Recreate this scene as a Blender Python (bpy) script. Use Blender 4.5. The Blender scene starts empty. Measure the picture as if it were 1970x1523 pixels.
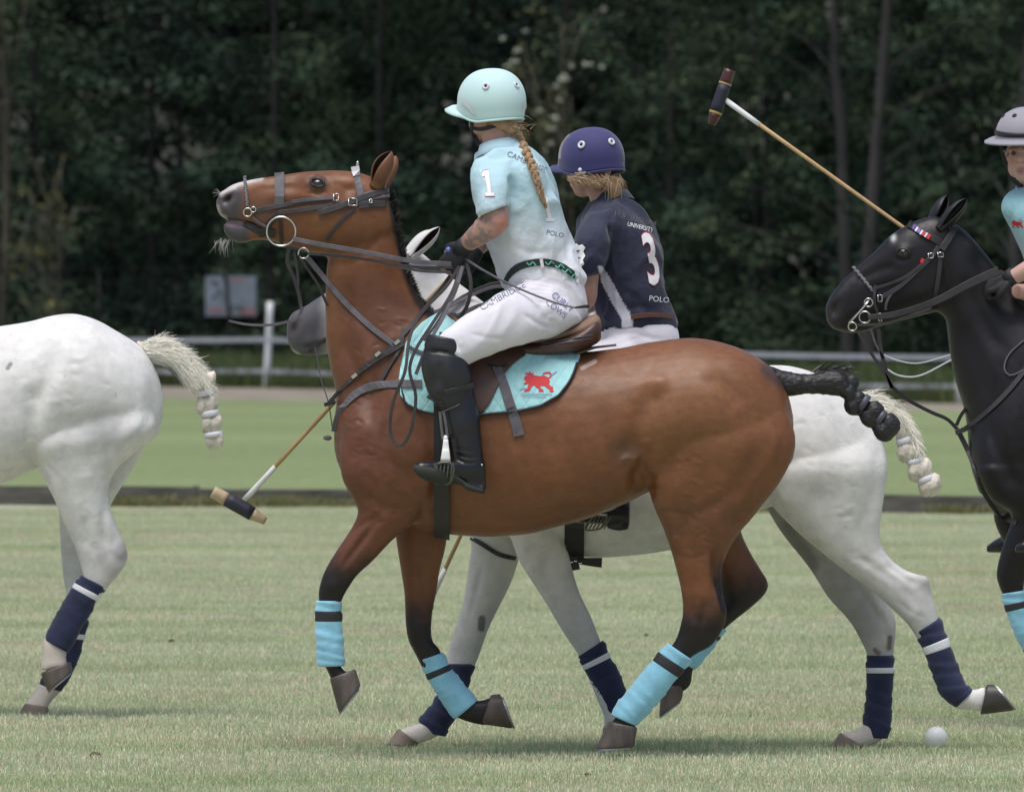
import bpy, bmesh, math, random
import numpy as np
from mathutils import Vector, Matrix
from mathutils.bvhtree import BVHTree

random.seed(7)
RNG = np.random.default_rng(11)
scene = bpy.context.scene
col = scene.collection

# ------------------------------------------------------------------ camera
CAM_H = 1.8
FPX = 23850.0                      # focal length in photo pixels (1970 px wide)
PITCH = math.atan((761.5 - 511.0) / FPX)
cam_d = bpy.data.cameras.new('camera')
cam = bpy.data.objects.new('camera', cam_d)
col.objects.link(cam)
cam.location = (0, 0, CAM_H)
cam.rotation_euler = (math.pi / 2 - PITCH, 0, 0)
cam_d.sensor_width = 36.0
cam_d.lens = 36.0 * FPX / 1970.0
cam_d.clip_start = 1.0
cam_d.clip_end = 5000.0
cam_d.dof.use_dof = True
cam_d.dof.focus_distance = 45.0
cam_d.dof.aperture_fstop = 12.0
scene.camera = cam

# ------------------------------------------------------------------ light
SUN_EL, SUN_AZ = 72.0, 205.0      # azimuth measured from +Y clockwise (towards +X)
world = bpy.data.worlds.new('World')
scene.world = world
world.use_nodes = True
wn = world.node_tree.nodes
bg = wn['Background']
sky = wn.new('ShaderNodeTexSky')
sky.sky_type = 'NISHITA'
sky.sun_disc = False
sky.sun_elevation = math.radians(SUN_EL)
sky.sun_rotation = math.radians(SUN_AZ)
sky.air_density = 1.0
sky.dust_density = 3.0
sky.ozone_density = 1.0
world.node_tree.links.new(sky.outputs[0], bg.inputs[0])
bg.inputs[1].default_value = 0.06
sun_d = bpy.data.lights.new('sun', 'SUN')
sun = bpy.data.objects.new('sun', sun_d)
col.objects.link(sun)
sun_d.energy = 1.5
sun_d.angle = math.radians(40)
sun_d.color = (1.0, 0.97, 0.93)
_sd = Vector((math.sin(math.radians(SUN_AZ)) * math.cos(math.radians(SUN_EL)),
              math.cos(math.radians(SUN_AZ)) * math.cos(math.radians(SUN_EL)),
              math.sin(math.radians(SUN_EL))))
sun.rotation_euler = (-_sd).to_track_quat('-Z', 'Y').to_euler()
sun.location = (0, 40, 30)
scene.view_settings.view_transform = 'Standard'
scene.view_settings.look = 'None'
scene.view_settings.gamma = 1.0
scene.view_settings.use_curve_mapping = False
scene.view_settings.exposure = 1.10

# ------------------------------------------------------------------ photo measurements -> world
_CP, _SP = math.cos(PITCH), math.sin(PITCH)
def W(px, py, Y):
    """world point at depth Y seen at photo pixel (px, py)"""
    dx = px - 985.0
    dy = 761.5 - py
    wy = FPX * _CP + dy * _SP
    wz = -FPX * _SP + dy * _CP
    t = Y / wy
    return Vector((dx * t, Y, CAM_H + wz * t))

def to_px(P):
    """world points (N,3) -> photo pixels"""
    P = np.asarray(P, float)
    x, y, z = P[:, 0], P[:, 1], P[:, 2] - CAM_H
    f = y * _CP - z * _SP
    u = y * _SP + z * _CP
    return np.stack([985.0 + FPX * x / f, 761.5 - FPX * u / f], 1)

def Wn(px, py, Y):
    px = np.asarray(px, float); py = np.asarray(py, float)
    dx = px - 985.0; dy = 761.5 - py
    wy = FPX * _CP + dy * _SP; wz = -FPX * _SP + dy * _CP
    t = Y / wy
    return np.stack([dx * t, np.broadcast_to(Y, dx.shape) * 1.0, CAM_H + wz * t], -1)

def ground_Y(py):
    dy = 761.5 - py
    return CAM_H * (FPX * _CP + dy * _SP) / (FPX * _SP - dy * _CP)

# ------------------------------------------------------------------ noise
def _hash(ix, iy, iz, seed):
    h = (ix * 374761393 + iy * 668265263 + iz * 2147483647 + seed * 1274126177) & 0xffffffff
    h = ((h ^ (h >> 13)) * 1274126177) & 0xffffffff
    h = h ^ (h >> 16)
    return (h & 0xffff) / 65535.0
def vn(P, scale, seed=0):
    """smooth value noise in 0..1 on (N,3) points"""
    Q = np.asarray(P, float) * scale
    i = np.floor(Q).astype(np.int64); f = Q - i
    f = f * f * (3 - 2 * f)
    r = 0
    for a in (0, 1):
        for b in (0, 1):
            for c in (0, 1):
                w = (f[:, 0] if a else 1 - f[:, 0]) * (f[:, 1] if b else 1 - f[:, 1]) * (f[:, 2] if c else 1 - f[:, 2])
                r = r + w * _hash(i[:, 0] + a, i[:, 1] + b, i[:, 2] + c, seed)
    return r
def fbm(P, scale, seed=0, o=3):
    r = 0; a = 1; s = 0
    for k in range(o):
        r = r + a * vn(P, scale * 2 ** k, seed + k); s += a; a *= .5
    return r / s
def sst(x, a, b):
    t = np.clip((x - a) / (b - a), 0, 1)
    return t * t * (3 - 2 * t)

# ------------------------------------------------------------------ materials
def lin(r, g, b):
    f = lambda c: ((c / 255.0) / 12.92 if c / 255.0 <= .04045 else ((c / 255.0 + .055) / 1.055) ** 2.4)
    return (f(r), f(g), f(b), 1.0)
MATS = {}
def mat(name, color=(.5, .5, .5), rough=.6, attr=None, noise=0.0, nscale=8.0, bump=0.0, bscale=80.0, bdist=.002,
        metallic=0.0, sheen=0.0, coat=0.0, spec=.5, stretch=None, bump2=0.0, b2scale=12.0, b2dist=.01, sub=0.0, alpha=None, weave=False):
    if name in MATS: return MATS[name]
    m = bpy.data.materials.new(name); MATS[name] = m
    m.use_nodes = True
    nt = m.node_tree; N = nt.nodes; L = nt.links
    p = N['Principled BSDF']
    p.inputs['Roughness'].default_value = rough
    p.inputs['Metallic'].default_value = metallic
    p.inputs['Sheen Weight'].default_value = sheen
    p.inputs['Coat Weight'].default_value = coat
    p.inputs['Specular IOR Level'].default_value = spec
    if sub:
        p.inputs['Subsurface Weight'].default_value = sub
        p.inputs['Subsurface Radius'].default_value = (.01, .004, .002)
        p.inputs['Subsurface Scale'].default_value = 1.0
    tc = N.new('ShaderNodeTexCoord'); mp = N.new('ShaderNodeMapping')
    L.new(tc.outputs['Object'], mp.inputs[0])
    if stretch: mp.inputs['Scale'].default_value = stretch
    if attr:
        a = N.new('ShaderNodeAttribute'); a.attribute_name = attr; src = a.outputs['Color']
    else:
        rgb = N.new('ShaderNodeRGB'); c = tuple(color); rgb.outputs[0].default_value = c if len(c) == 4 else c + (1.0,)
        src = rgb.outputs[0]
    if noise:
        nz = N.new('ShaderNodeTexNoise'); nz.inputs['Scale'].default_value = nscale; nz.inputs['Detail'].default_value = 5
        L.new(mp.outputs[0], nz.inputs['Vector'])
        mr = N.new('ShaderNodeMapRange'); mr.inputs[1].default_value = .25; mr.inputs[2].default_value = .75
        mr.inputs[3].default_value = 1 - noise; mr.inputs[4].default_value = 1 + noise
        L.new(nz.outputs[0], mr.inputs[0])
        vm = N.new('ShaderNodeVectorMath'); vm.operation = 'SCALE'
        L.new(src, vm.inputs[0]); L.new(mr.outputs[0], vm.inputs['Scale']); src = vm.outputs[0]
    L.new(src, p.inputs['Base Color'])
    prev = None
    for (st, sc, di, typ) in ((bump2, b2scale, b2dist, 'n'), (bump, bscale, bdist, 'w' if weave else 'n')):
        if not st: continue
        if typ == 'n':
            nb = N.new('ShaderNodeTexNoise'); nb.inputs['Scale'].default_value = sc; nb.inputs['Detail'].default_value = 4
        else:
            nb = N.new('ShaderNodeTexVoronoi'); nb.inputs['Scale'].default_value = sc
        L.new(mp.outputs[0], nb.inputs['Vector'])
        b = N.new('ShaderNodeBump'); b.inputs['Strength'].default_value = st; b.inputs['Distance'].default_value = di
        L.new(nb.outputs[0], b.inputs['Height'])
        if prev: L.new(prev.outputs[0], b.inputs['Normal'])
        prev = b
    if prev: L.new(prev.outputs[0], p.inputs['Normal'])
    return m

# ------------------------------------------------------------------ objects
def empty(name, loc, label, cat, group=None):
    o = bpy.data.objects.new(name, None); col.objects.link(o)
    o.location = loc; o.empty_display_size = .2
    o['label'] = label; o['category'] = cat
    if group: o['group'] = group
    return o
def mesh_obj(name, V, F, material, parent=None, smooth=True, colors=None, label=None, cat=None, group=None, kind=None, loc=None, mats=None, fm=None):
    V = np.asarray(V, float).reshape(-1, 3)
    # world offset of the parent chain
    off = Vector((0, 0, 0))
    p = parent
    while p is not None:
        off = off + p.location; p = p.parent
    if loc is not None: off = off + Vector(loc)
    me = bpy.data.meshes.new(name)
    V = V - np.array(off)
    me.from_pydata(V.tolist() if len(V) < 5 else V, [], F)
    me.update()
    if smooth: me.shade_smooth()
    if colors is not None:
        at = me.color_attributes.new('Col', 'FLOAT_COLOR', 'POINT')
        c = np.ones((len(V), 4)); c[:, :3] = colors
        at.data.foreach_set('color', c.ravel())
    if mats:
        for m in mats: me.materials.append(m)
        if fm is not None: me.polygons.foreach_set('material_index', np.asarray(fm, dtype=np.int32))
    else:
        me.materials.append(material)
    o = bpy.data.objects.new(name, me); col.objects.link(o)
    if loc is not None: o.location = loc
    if parent is not None: o.parent = parent
    if label: o['label'] = label
    if cat: o['category'] = cat
    if group: o['group'] = group
    if kind: o['kind'] = kind
    return o

# ------------------------------------------------------------------ geometry pools
class G:
    """collects vertices and faces"""
    def __init__(s): s.V = []; s.F = []; s.n = 0; s.tag = []
    def add(s, V, F):
        V = np.asarray(V, float); s.V.append(V); s.F += [tuple(i + s.n for i in f) for f in F]; s.n += len(V)
        return s
    def arr(s): return (np.concatenate(s.V) if s.V else np.zeros((0, 3))), s.F
    def obj(s, name, m, parent=None, **k):
        V, F = s.arr(); return mesh_obj(name, V, F, m, parent, **k)

def catmull(P, m):
    P = np.asarray(P, float); n = len(P)
    if n < 3: 
        t = np.linspace(0, 1, m + 1)[:, None]; return P[0] * (1 - t) + P[-1] * t
    out = []
    for i in range(n - 1):
        p0 = P[i - 1] if i > 0 else 2 * P[0] - P[1]
        p1, p2 = P[i], P[i + 1]
        p3 = P[i + 2] if i + 2 < n else 2 * P[-1] - P[-2]
        for k in range(m):
            t = k / m
            out.append(.5 * ((2 * p1) + (-p0 + p2) * t + (2 * p0 - 5 * p1 + 4 * p2 - p3) * t * t + (-p0 + 3 * p1 - 3 * p2 + p3) * t ** 3))
    out.append(P[-1]); return np.array(out)

def ring_grid(rings, caps=(True, True), closed=True):
    """rings: (R,n,3) -> verts, faces"""
    R, n, _ = rings.shape
    V = rings.reshape(-1, 3); F = []
    for r in range(R - 1):
        for k in range(n if closed else n - 1):
            k2 = (k + 1) % n
            F.append((r * n + k, r * n + k2, (r + 1) * n + k2, (r + 1) * n + k))
    V = list(V)
    if caps[0]:
        c = rings[0].mean(0); V.append(c); i = len(V) - 1
        F += [(i, (k + 1) % n, k) for k in range(n)]
    if caps[1]:
        c = rings[-1].mean(0); V.append(c); i = len(V) - 1; b = (R - 1) * n
        F += [(i, b + k, b + (k + 1) % n) for k in range(n)]
    return np.array(V), F

def loft(st, Y0, n=28, m=4, egg=0.0, p=2.2, mod=None, caps=(True, True)):
    """st rows: (ax, ay, bx, by, halfwidth, yoffset). a and b are silhouette points in the photo's
    pixels; the section is a rounded ellipse between them, halfwidth metres to either side."""
    S = np.array([list(r) + [0.0] * (6 - len(r)) for r in st], float)
    S = catmull(S, m)
    S[:, 4] = np.maximum(S[:, 4], .001)
    th = np.linspace(0, 2 * math.pi, n, endpoint=False)
    c, s = np.cos(th), np.sin(th)
    e = 2.0 / p
    cc = np.sign(c) * np.abs(c) ** e; ss = np.sign(s) * np.abs(s) ** e
    rings = []
    for i, r in enumerate(S):
        Y = Y0 + r[5]
        A = np.array(W(r[0], r[1], Y)); B = np.array(W(r[2], r[3], Y))
        C = (A + B) / 2; u = (A - B) / 2
        k = 1.0 if mod is None else mod(i / (len(S) - 1.0))
        w = r[4] * (1 - egg * cc)
        rings.append(C + k * cc[:, None] * u + (k * ss * w)[:, None] * np.array([0, 1.0, 0]))
    return ring_grid(np.array(rings), caps)

def tube(P, R, n=14, m=4, flat=None, caps=(True, True)):
    """P world points, R radii (or (ra, rb)); flat = reference direction for ra"""
    P = [list(p) for p in P]
    R = [(r, r) if not hasattr(r, '__len__') else tuple(r) for r in R]
    Q = catmull(np.array([p + list(r) for p, r in zip(P, R)]), m)
    X = Q[:, :3]; T = np.gradient(X, axis=0); T /= np.linalg.norm(T, axis=1)[:, None] + 1e-12
    up = np.array(flat if flat is not None else (0, 1.0, 0.01))
    th = np.linspace(0, 2 * math.pi, n, endpoint=False)
    rings = []
    for x, t, ra, rb in zip(X, T, Q[:, 3], Q[:, 4]):
        a = up - t * np.dot(up, t)
        if np.linalg.norm(a) < 1e-4: a = np.array([1., 0, 0]) - t * t[0]
        a /= np.linalg.norm(a); b = np.cross(t, a)
        rings.append(x + np.cos(th)[:, None] * a * max(ra, 1e-4) + np.sin(th)[:, None] * b * max(rb, 1e-4))
    return ring_grid(np.array(rings), caps)

def ellipsoid(C, r, M=None, nu=20, nv=14):
    u = np.linspace(0, 2 * math.pi, nu, endpoint=False)
    ph = np.linspace(-math.pi / 2, math.pi / 2, nv + 1)[1:-1]
    rings = np.array([[(math.cos(f) * math.cos(a), math.cos(f) * math.sin(a), math.sin(f)) for a in u] for f in ph])
    V, F = ring_grid(rings); V[-2] = (0, 0, -1); V[-1] = (0, 0, 1)
    V = V * np.array(r)
    if M is not None: V = V @ np.array(M.to_3x3()).T
    return V + np.array(C), F

def box(c, s, M=None, bev=0.0):
    x, y, z = [v / 2 for v in s]
    if bev:
        b = bev; V = []
        for sx in (-1, 1):
            for sy in (-1, 1):
                for sz in (-1, 1):
                    V += [(sx * (x - b), sy * y - 0, sz * (z - b))] if False else []
        # rounded by three shifted slabs is avoided: use an 8-gon section along x
    V = np.array([(-x, -y, -z), (x, -y, -z), (x, y, -z), (-x, y, -z), (-x, -y, z), (x, -y, z), (x, y, z), (-x, y, z)], float)
    F = [(0, 3, 2, 1), (4, 5, 6, 7), (0, 1, 5, 4), (1, 2, 6, 5), (2, 3, 7, 6), (3, 0, 4, 7)]
    if M is not None: V = V @ np.array(M.to_3x3()).T
    return V + np.array(c), F

def torus(C, R, r, axis=(0, 1, 0), n=28, k=8, arc=(0, 2 * math.pi)):
    ax = np.array(axis, float); ax /= np.linalg.norm(ax)
    a = np.cross(ax, (0, 0, 1.)); 
    if np.linalg.norm(a) < .1: a = np.cross(ax, (1., 0, 0))
    a /= np.linalg.norm(a); b = np.cross(ax, a)
    full = abs(arc[1] - arc[0] - 2 * math.pi) < 1e-6
    T = np.linspace(arc[0], arc[1], n, endpoint=not full)
    rings = []
    for t in T:
        d = math.cos(t) * a + math.sin(t) * b
        rings.append([np.array(C) + d * R + (math.cos(q) * d + math.sin(q) * ax) * r for q in np.linspace(0, 2 * math.pi, k, endpoint=False)])
    rings = np.array(rings)
    if full:
        V = rings.reshape(-1, 3); F = []
        for i in range(n):
            for j in range(k):
                F.append((i * k + j, i * k + (j + 1) % k, ((i + 1) % n) * k + (j + 1) % k, ((i + 1) % n) * k + j))
        return V, F
    return ring_grid(rings)

# ------------------------------------------------------------------ remesh into one continuous skin
_tmp = bpy.data.scenes.new('work')
def remesh(V, F, voxel):
    me = bpy.data.meshes.new('work'); me.from_pydata(np.asarray(V).tolist(), [], F); me.update()
    o = bpy.data.objects.new('work', me); _tmp.collection.objects.link(o)
    md = o.modifiers.new('r', 'REMESH'); md.mode = 'VOXEL'; md.voxel_size = voxel; md.adaptivity = 0
    vl = _tmp.view_layers[0]; vl.update()
    dg = vl.depsgraph; dg.update()
    m2 = bpy.data.meshes.new_from_object(o.evaluated_get(dg))
    n = len(m2.vertices); X = np.empty(n * 3); m2.vertices.foreach_get('co', X); X = X.reshape(-1, 3)
    nf = len(m2.polygons); cnt = np.empty(nf, dtype=np.int32); m2.polygons.foreach_get('loop_total', cnt)
    li = np.empty(len(m2.loops), dtype=np.int32); m2.loops.foreach_get('vertex_index', li)
    if (cnt == 4).all(): Fq = li.reshape(-1, 4)
    else:
        st = np.concatenate([[0], np.cumsum(cnt)[:-1]]); Fq = [tuple(li[a:a + c]) for a, c in zip(st, cnt)]
    ne = len(m2.edges); E = np.empty(ne * 2, dtype=np.int32); m2.edges.foreach_get('vertices', E); E = E.reshape(-1, 2)
    bpy.data.objects.remove(o); bpy.data.meshes.remove(me); bpy.data.meshes.remove(m2)
    return X, Fq, E
def smooth(V, E, it=6, lam=.55, mask=None):
    n = len(V); deg = np.bincount(E.ravel(), minlength=n).astype(float); deg[deg == 0] = 1
    for _ in range(it):
        acc = np.stack([np.bincount(E[:, 0], V[E[:, 1], k], n) + np.bincount(E[:, 1], V[E[:, 0], k], n) for k in range(3)], 1)
        d = acc / deg[:, None] - V
        V = V + d * (lam if mask is None else (lam * mask)[:, None])
    return V
def normals(V, Fq):
    F = np.asarray(Fq) if not isinstance(Fq, list) else np.array([f[:4] if len(f) >= 4 else (f[0], f[1], f[2], f[2]) for f in Fq])
    a = V[F[:, 2]] - V[F[:, 0]]; b = V[F[:, 3]] - V[F[:, 1]]
    fn = np.cross(a, b)
    n = np.stack([sum(np.bincount(F[:, j], fn[:, k], len(V)) for j in range(4)) for k in range(3)], 1)
    return n / (np.linalg.norm(n, axis=1)[:, None] + 1e-12)
def faces_list(Fq):
    return Fq if isinstance(Fq, list) else Fq.tolist()
def bvh(V, Fq):
    return BVHTree.FromPolygons(np.asarray(V).tolist(), faces_list(Fq))

def seg_dist(PX, a, b):
    a = np.array(a, float); b = np.array(b, float); d = b - a; L = (d * d).sum()
    t = np.clip(((PX - a) @ d) / (L + 1e-9), 0, 1)
    return np.linalg.norm(PX - (a + t[:, None] * d), axis=1), t
def line_dist(PX, pts):
    r = np.full(len(PX), 1e9)
    for a, b in zip(pts[:-1], pts[1:]):
        r = np.minimum(r, seg_dist(PX, a, b)[0])
    return r

class Body:
    """one continuous skinned body built from overlapping lofts"""
    def __init__(s, V, F, voxel, it=6):
        s.V, s.F, s.E = remesh(V, F, voxel)
        s.V = smooth(s.V, s.E, it)
        s.upd()
    def upd(s):
        s.N = normals(s.V, s.F); s.PX = to_px(s.V)
    def near(s): return sst(-s.N[:, 1], -.05, .35)
    def bump(s, px, py, rx, amt, ry=None, ang=0, side='near'):
        ry = ry or rx; ca, sa = math.cos(math.radians(ang)), math.sin(math.radians(ang))
        dx = s.PX[:, 0] - px; dy = s.PX[:, 1] - py
        u = (dx * ca + dy * sa) / rx; v = (-dx * sa + dy * ca) / ry
        g = np.exp(-(u * u + v * v)) * amt
        g = g * (s.near() if side == 'near' else 1.0)
        s.V = s.V + s.N * g[:, None]
    def groove(s, pts, w, amt, side='near', ymax=None, fade=True):
        P = catmull(np.array(pts, float), 4); d = line_dist(s.PX, P)
        g = np.exp(-(d / w) ** 2) * amt
        if fade:
            L = np.linalg.norm(P[-1] - P[0]); e = np.minimum(np.linalg.norm(s.PX - P[0], axis=1), np.linalg.norm(s.PX - P[-1], axis=1))
            g = g * sst(e, 0, .25 * L)
        g = g * (s.near() if side == 'near' else 1.0)
        if ymax is not None: g = g * (s.V[:, 1] < ymax)
        s.V = s.V - s.N * g[:, None]
    def finish(s, it=1):
        s.V = smooth(s.V, s.E, it, .4); s.upd(); s.tree = bvh(s.V, s.F)

def hit(trees, px, py, default=None, off=0.0):
    """world point on the first of the meshes seen through a photo pixel, lifted off by `off` metres"""
    o = Vector((0, 0, CAM_H)); d = (W(px, py, 45.0) - o).normalized(); best = None
    for t in trees:
        h = t.ray_cast(o, d, 400.0)
        if h[0] is not None and (best is None or h[3] < best[3]): best = h
    if best is None:
        return None if default is None else W(px, py, default)
    return best[0] + best[1] * off if best[1].y < 0 else best[0] - best[1] * off

def ribbon(name, pts, width, m, parent, trees=None, Y=None, thick=.004, off=.003, step=9.0, label=None, taper=None, lift=None, ends=0):
    """a strap through photo pixels: lies on `trees` where given, else at depth Y (scalar or per point)"""
    P = np.array([p[:2] for p in pts], float)
    Ys = None
    if Y is not None:
        yy = np.array(Y if hasattr(Y, '__len__') else [Y] * len(pts), float)
        Q = catmull(np.c_[P, yy], 10)
    else:
        Q = catmull(np.c_[P, np.zeros(len(P))], 10)
    # resample by arc length
    L = np.r_[0, np.cumsum(np.linalg.norm(np.diff(Q[:, :2], axis=0), axis=1))]
    k = max(2, int(L[-1] / step) + 1); s = np.linspace(0, L[-1], k)
    Q = np.stack([np.interp(s, L, Q[:, j]) for j in range(3)], 1)
    X = []
    if trees is not None:
        hs = [hit(trees, q[0], q[1], None, off + thick / 2) for q in Q]
        ys = np.array([h.y if h is not None else np.nan for h in hs])
        if np.isnan(ys).all(): ys[:] = Y[0] if Y is not None and hasattr(Y, '__len__') else (Y or 45.0)
        ok = ~np.isnan(ys); ys = np.interp(np.arange(len(ys)), np.where(ok)[0], ys[ok])
        ys2 = ys.copy()
        for _ in range(2):
            ys2[1:-1] = np.minimum(ys[1:-1], (ys2[:-2] + ys2[1:-1] * 2 + ys2[2:]) / 4)
        X = [np.array(W(q[0], q[1], y)) for q, y in zip(Q, ys2)]
    else:
        X = [np.array(W(q[0], q[1], q[2])) for q in Q]
    X = np.array(X); T = np.gradient(X, axis=0); T /= np.linalg.norm(T, axis=1)[:, None] + 1e-9
    rings = []
    for i, (x, t) in enumerate(zip(X, T)):
        f = np.array([0, 1.0, 0]); b = np.cross(f, t); nb = np.linalg.norm(b)
        b = b / nb if nb > .05 else np.array([0, 0, 1.])
        nn = np.cross(t, b); nn /= np.linalg.norm(nn) + 1e-9
        if trees is not None:
            # tilt the strap to lie flat on what carries it
            h1 = hit(trees, *(to_px([x + b * width * .45])[0]), None, 0); h2 = hit(trees, *(to_px([x - b * width * .45])[0]), None, 0)
            if h1 is not None and h2 is not None and abs(h1.y - h2.y) < width * 1.2:
                b = b + np.array([0, (h1.y - h2.y) / (width * .9), 0]); b /= np.linalg.norm(b); nn = np.cross(t, b)
        w = width / 2 * (1 if taper is None else np.interp(i / (len(X) - 1), [0, 1], taper))
        h = thick / 2
        rings.append([x + b * w + nn * h * .5, x + b * w * .85 + nn * h, x - b * w * .85 + nn * h, x - b * w + nn * h * .5,
                      x - b * w - nn * h * .5, x - b * w * .85 - nn * h, x + b * w * .85 - nn * h, x + b * w - nn * h * .5])
    V, F = ring_grid(np.array(rings))
    if name is None: return V, F
    return mesh_obj(name, V, F, m, parent, smooth=False, label=label)

def pring(name, px, py, rpx, r, m, parent, trees=None, Y=None, off=.008, axis=(0.15, 1, 0.1), sx=1.0):
    h = hit(trees, px, py, Y, off) if trees else W(px, py, Y)
    if h is None: h = W(px, py, Y)
    R = rpx / FPX * h.y
    V, F = torus(h, R, r, axis)
    if name is None: return V, F
    return mesh_obj(name, V, F, m, parent)

def refine2d(pts, faces, mx):
    bm = bmesh.new(); vs = [bm.verts.new((x, y, 0)) for x, y in pts]
    for f in faces:
        try: bm.faces.new([vs[i] for i in f])
        except ValueError: pass
    bmesh.ops.triangulate(bm, faces=bm.faces[:])
    for _ in range(4):
        es = [e for e in bm.edges if e.calc_length() > mx]
        if not es: break
        bmesh.ops.subdivide_edges(bm, edges=es, cuts=1); bmesh.ops.triangulate(bm, faces=bm.faces[:])
    bm.verts.index_update(); P = [(v.co.x, v.co.y) for v in bm.verts]; F = [tuple(v.index for v in f.verts) for f in bm.faces]; bm.free()
    return P, F
def lay(pts, trees, off, Y):
    """photo pixels -> points lying just in front of the surfaces"""
    ys = []
    o = Vector((0, 0, CAM_H))
    for x, y in pts:
        h = hit(trees, x, y, None, 0.0); ys.append(np.nan if h is None else h.y)
    ys = np.array(ys); P = np.array(pts)
    bad = np.isnan(ys)
    if bad.all(): ys[:] = Y
    elif bad.any():
        gi = np.where(~bad)[0]
        for i in np.where(bad)[0]: ys[i] = ys[gi[np.argmin(((P[gi] - P[i]) ** 2).sum(1))]]
    return [tuple(W(x, y, v - off)) for (x, y), v in zip(pts, ys)]
def decal(name, polys, m, parent, trees, off=.003, Y=None, thick=0.0012, sub=5.0):
    """flat print: photo-pixel polygons (each a list of points, ear-cut) laid on the meshes"""
    g = G()
    import mathutils.geometry as mg
    for poly in polys:
        # densify the outline
        tri = mg.tessellate_polygon([[Vector((x, y, 0)) for x, y in poly]])
        pts, tri = refine2d([(x, y) for x, y in poly], tri, sub)
        g.add(lay(pts, trees, off, Y or 45), tri)
    return g.obj(name, m, parent, smooth=False)

def ear(parent, base, tip, wpx, Y, dY, opening, m, inner, bend=0.0):
    """cupped ear: a rolled leaf open towards `opening`"""
    A = np.array(W(base[0], base[1], Y)); B = np.array(W(tip[0], tip[1], Y + dY)); ax = (B - A); L = np.linalg.norm(ax); ax /= L
    op = np.array(opening, float); op -= ax * op.dot(ax); op /= np.linalg.norm(op); sd = np.cross(ax, op); w = wpx / FPX * Y
    n = 22; out = []; inn = []
    for t in np.linspace(-.12, 1, 16):
        tt = max(t, 0); r = w * (.62 + .75 * tt - .1 * tt * tt) * max(.02, (1 - tt ** 2.6)) ** .8
        half = math.radians(177 - 42 * tt ** .7) if t > .05 else math.radians(177)
        c = A + ax * L * t + op * (bend * math.sin(tt * math.pi) * L)
        q = np.linspace(-half, half, n)
        def arc(k): return [c - op * math.cos(a) * r * k + sd * math.sin(a) * r * k * .82 for a in q]
        out.append(arc(1.0)); inn.append(arc(.84))
    rings = np.array([o + i[::-1] for o, i in zip(out, inn)])
    V, F = ring_grid(rings); R, N2 = rings.shape[:2]
    fm = [1 if (len(f) == 4 and n - 1 <= (f[0] % N2) < 2 * n - 1) else 0 for f in F]
    return mesh_obj('ear', V, F, m, parent, mats=[m, inner], fm=fm)

def hair(name, roots, m, parent, w=.0022, n=5, droop=.25, jitter=.25, rng=None, colors=None, kind=None, label=None):
    """tapered strands: roots = list of (point, direction, length)"""
    rng = rng or RNG
    g = G(); C = []
    for (p, d, L) in roots:
        p = np.array(p, float); d = np.array(d, float); d /= np.linalg.norm(d) + 1e-9
        d = d + rng.normal(0, jitter, 3); d /= np.linalg.norm(d)
        side = np.cross(d, (0, 1, 0)); side /= np.linalg.norm(side) + 1e-9
        side = side + np.array([0, rng.normal(0, .5), 0])
        pts = []; x = p.copy(); v = d.copy()
        cv = rng.normal(0, .08, 3)
        for k in range(n + 1):
            f = 1 - k / n; ww = w * (.25 + .75 * f) / 2
            pts.append(x - side * ww); pts.append(x + side * ww)
            x = x + v * L / n; v = v + np.array([0, 0, -droop / n]) + cv; v /= np.linalg.norm(v)
        g.add(pts, [(2 * k, 2 * k + 1, 2 * k + 3, 2 * k + 2) for k in range(n)])
    o = g.obj(name, m, parent, smooth=False)
    o['kind'] = 'stuff'
    if label: o['label'] = label
    return o
# ================================================================== SETTING
def node_ground(name, build):
    m = bpy.data.materials.new(name); m.use_nodes = True
    nt = m.node_tree; p = nt.nodes['Principled BSDF']; p.inputs['Roughness'].default_value = .95
    p.inputs['Specular IOR Level'].default_value = .15
    build(nt, p); return m
def _noise(nt, scale, vec, detail=4, rough=.55):
    n = nt.nodes.new('ShaderNodeTexNoise'); n.inputs['Scale'].default_value = scale
    n.inputs['Detail'].default_value = detail; n.inputs['Roughness'].default_value = rough
    nt.links.new(vec, n.inputs['Vector']); return n.outputs[0]
def _map(nt, scale):
    g = nt.nodes.new('ShaderNodeNewGeometry'); m = nt.nodes.new('ShaderNodeMapping'); m.inputs['Scale'].default_value = scale
    nt.links.new(g.outputs['Position'], m.inputs[0]); return m.outputs[0]
def _ramp(nt, fac, stops):
    r = nt.nodes.new('ShaderNodeValToRGB'); cr = r.color_ramp
    while len(cr.elements) > 1: cr.elements.remove(cr.elements[-1])
    cr.elements[0].position = stops[0][0]; cr.elements[0].color = stops[0][1] + (1,)
    for s, c in stops[1:]:
        e = cr.elements.new(s); e.color = c + (1,)
    nt.links.new(fac, r.inputs[0]); return r.outputs[0]
def _mix(nt, fac, a, b, typ='MIX'):
    m = nt.nodes.new('ShaderNodeMix'); m.data_type = 'RGBA'; m.blend_type = typ
    if isinstance(fac, float): m.inputs[0].default_value = fac
    else: nt.links.new(fac, m.inputs[0])
    for i, v in ((6, a), (7, b)):
        if isinstance(v, tuple): m.inputs[i].default_value = v + (1,)
        else: nt.links.new(v, m.inputs[i])
    return m.outputs[2]

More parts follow.
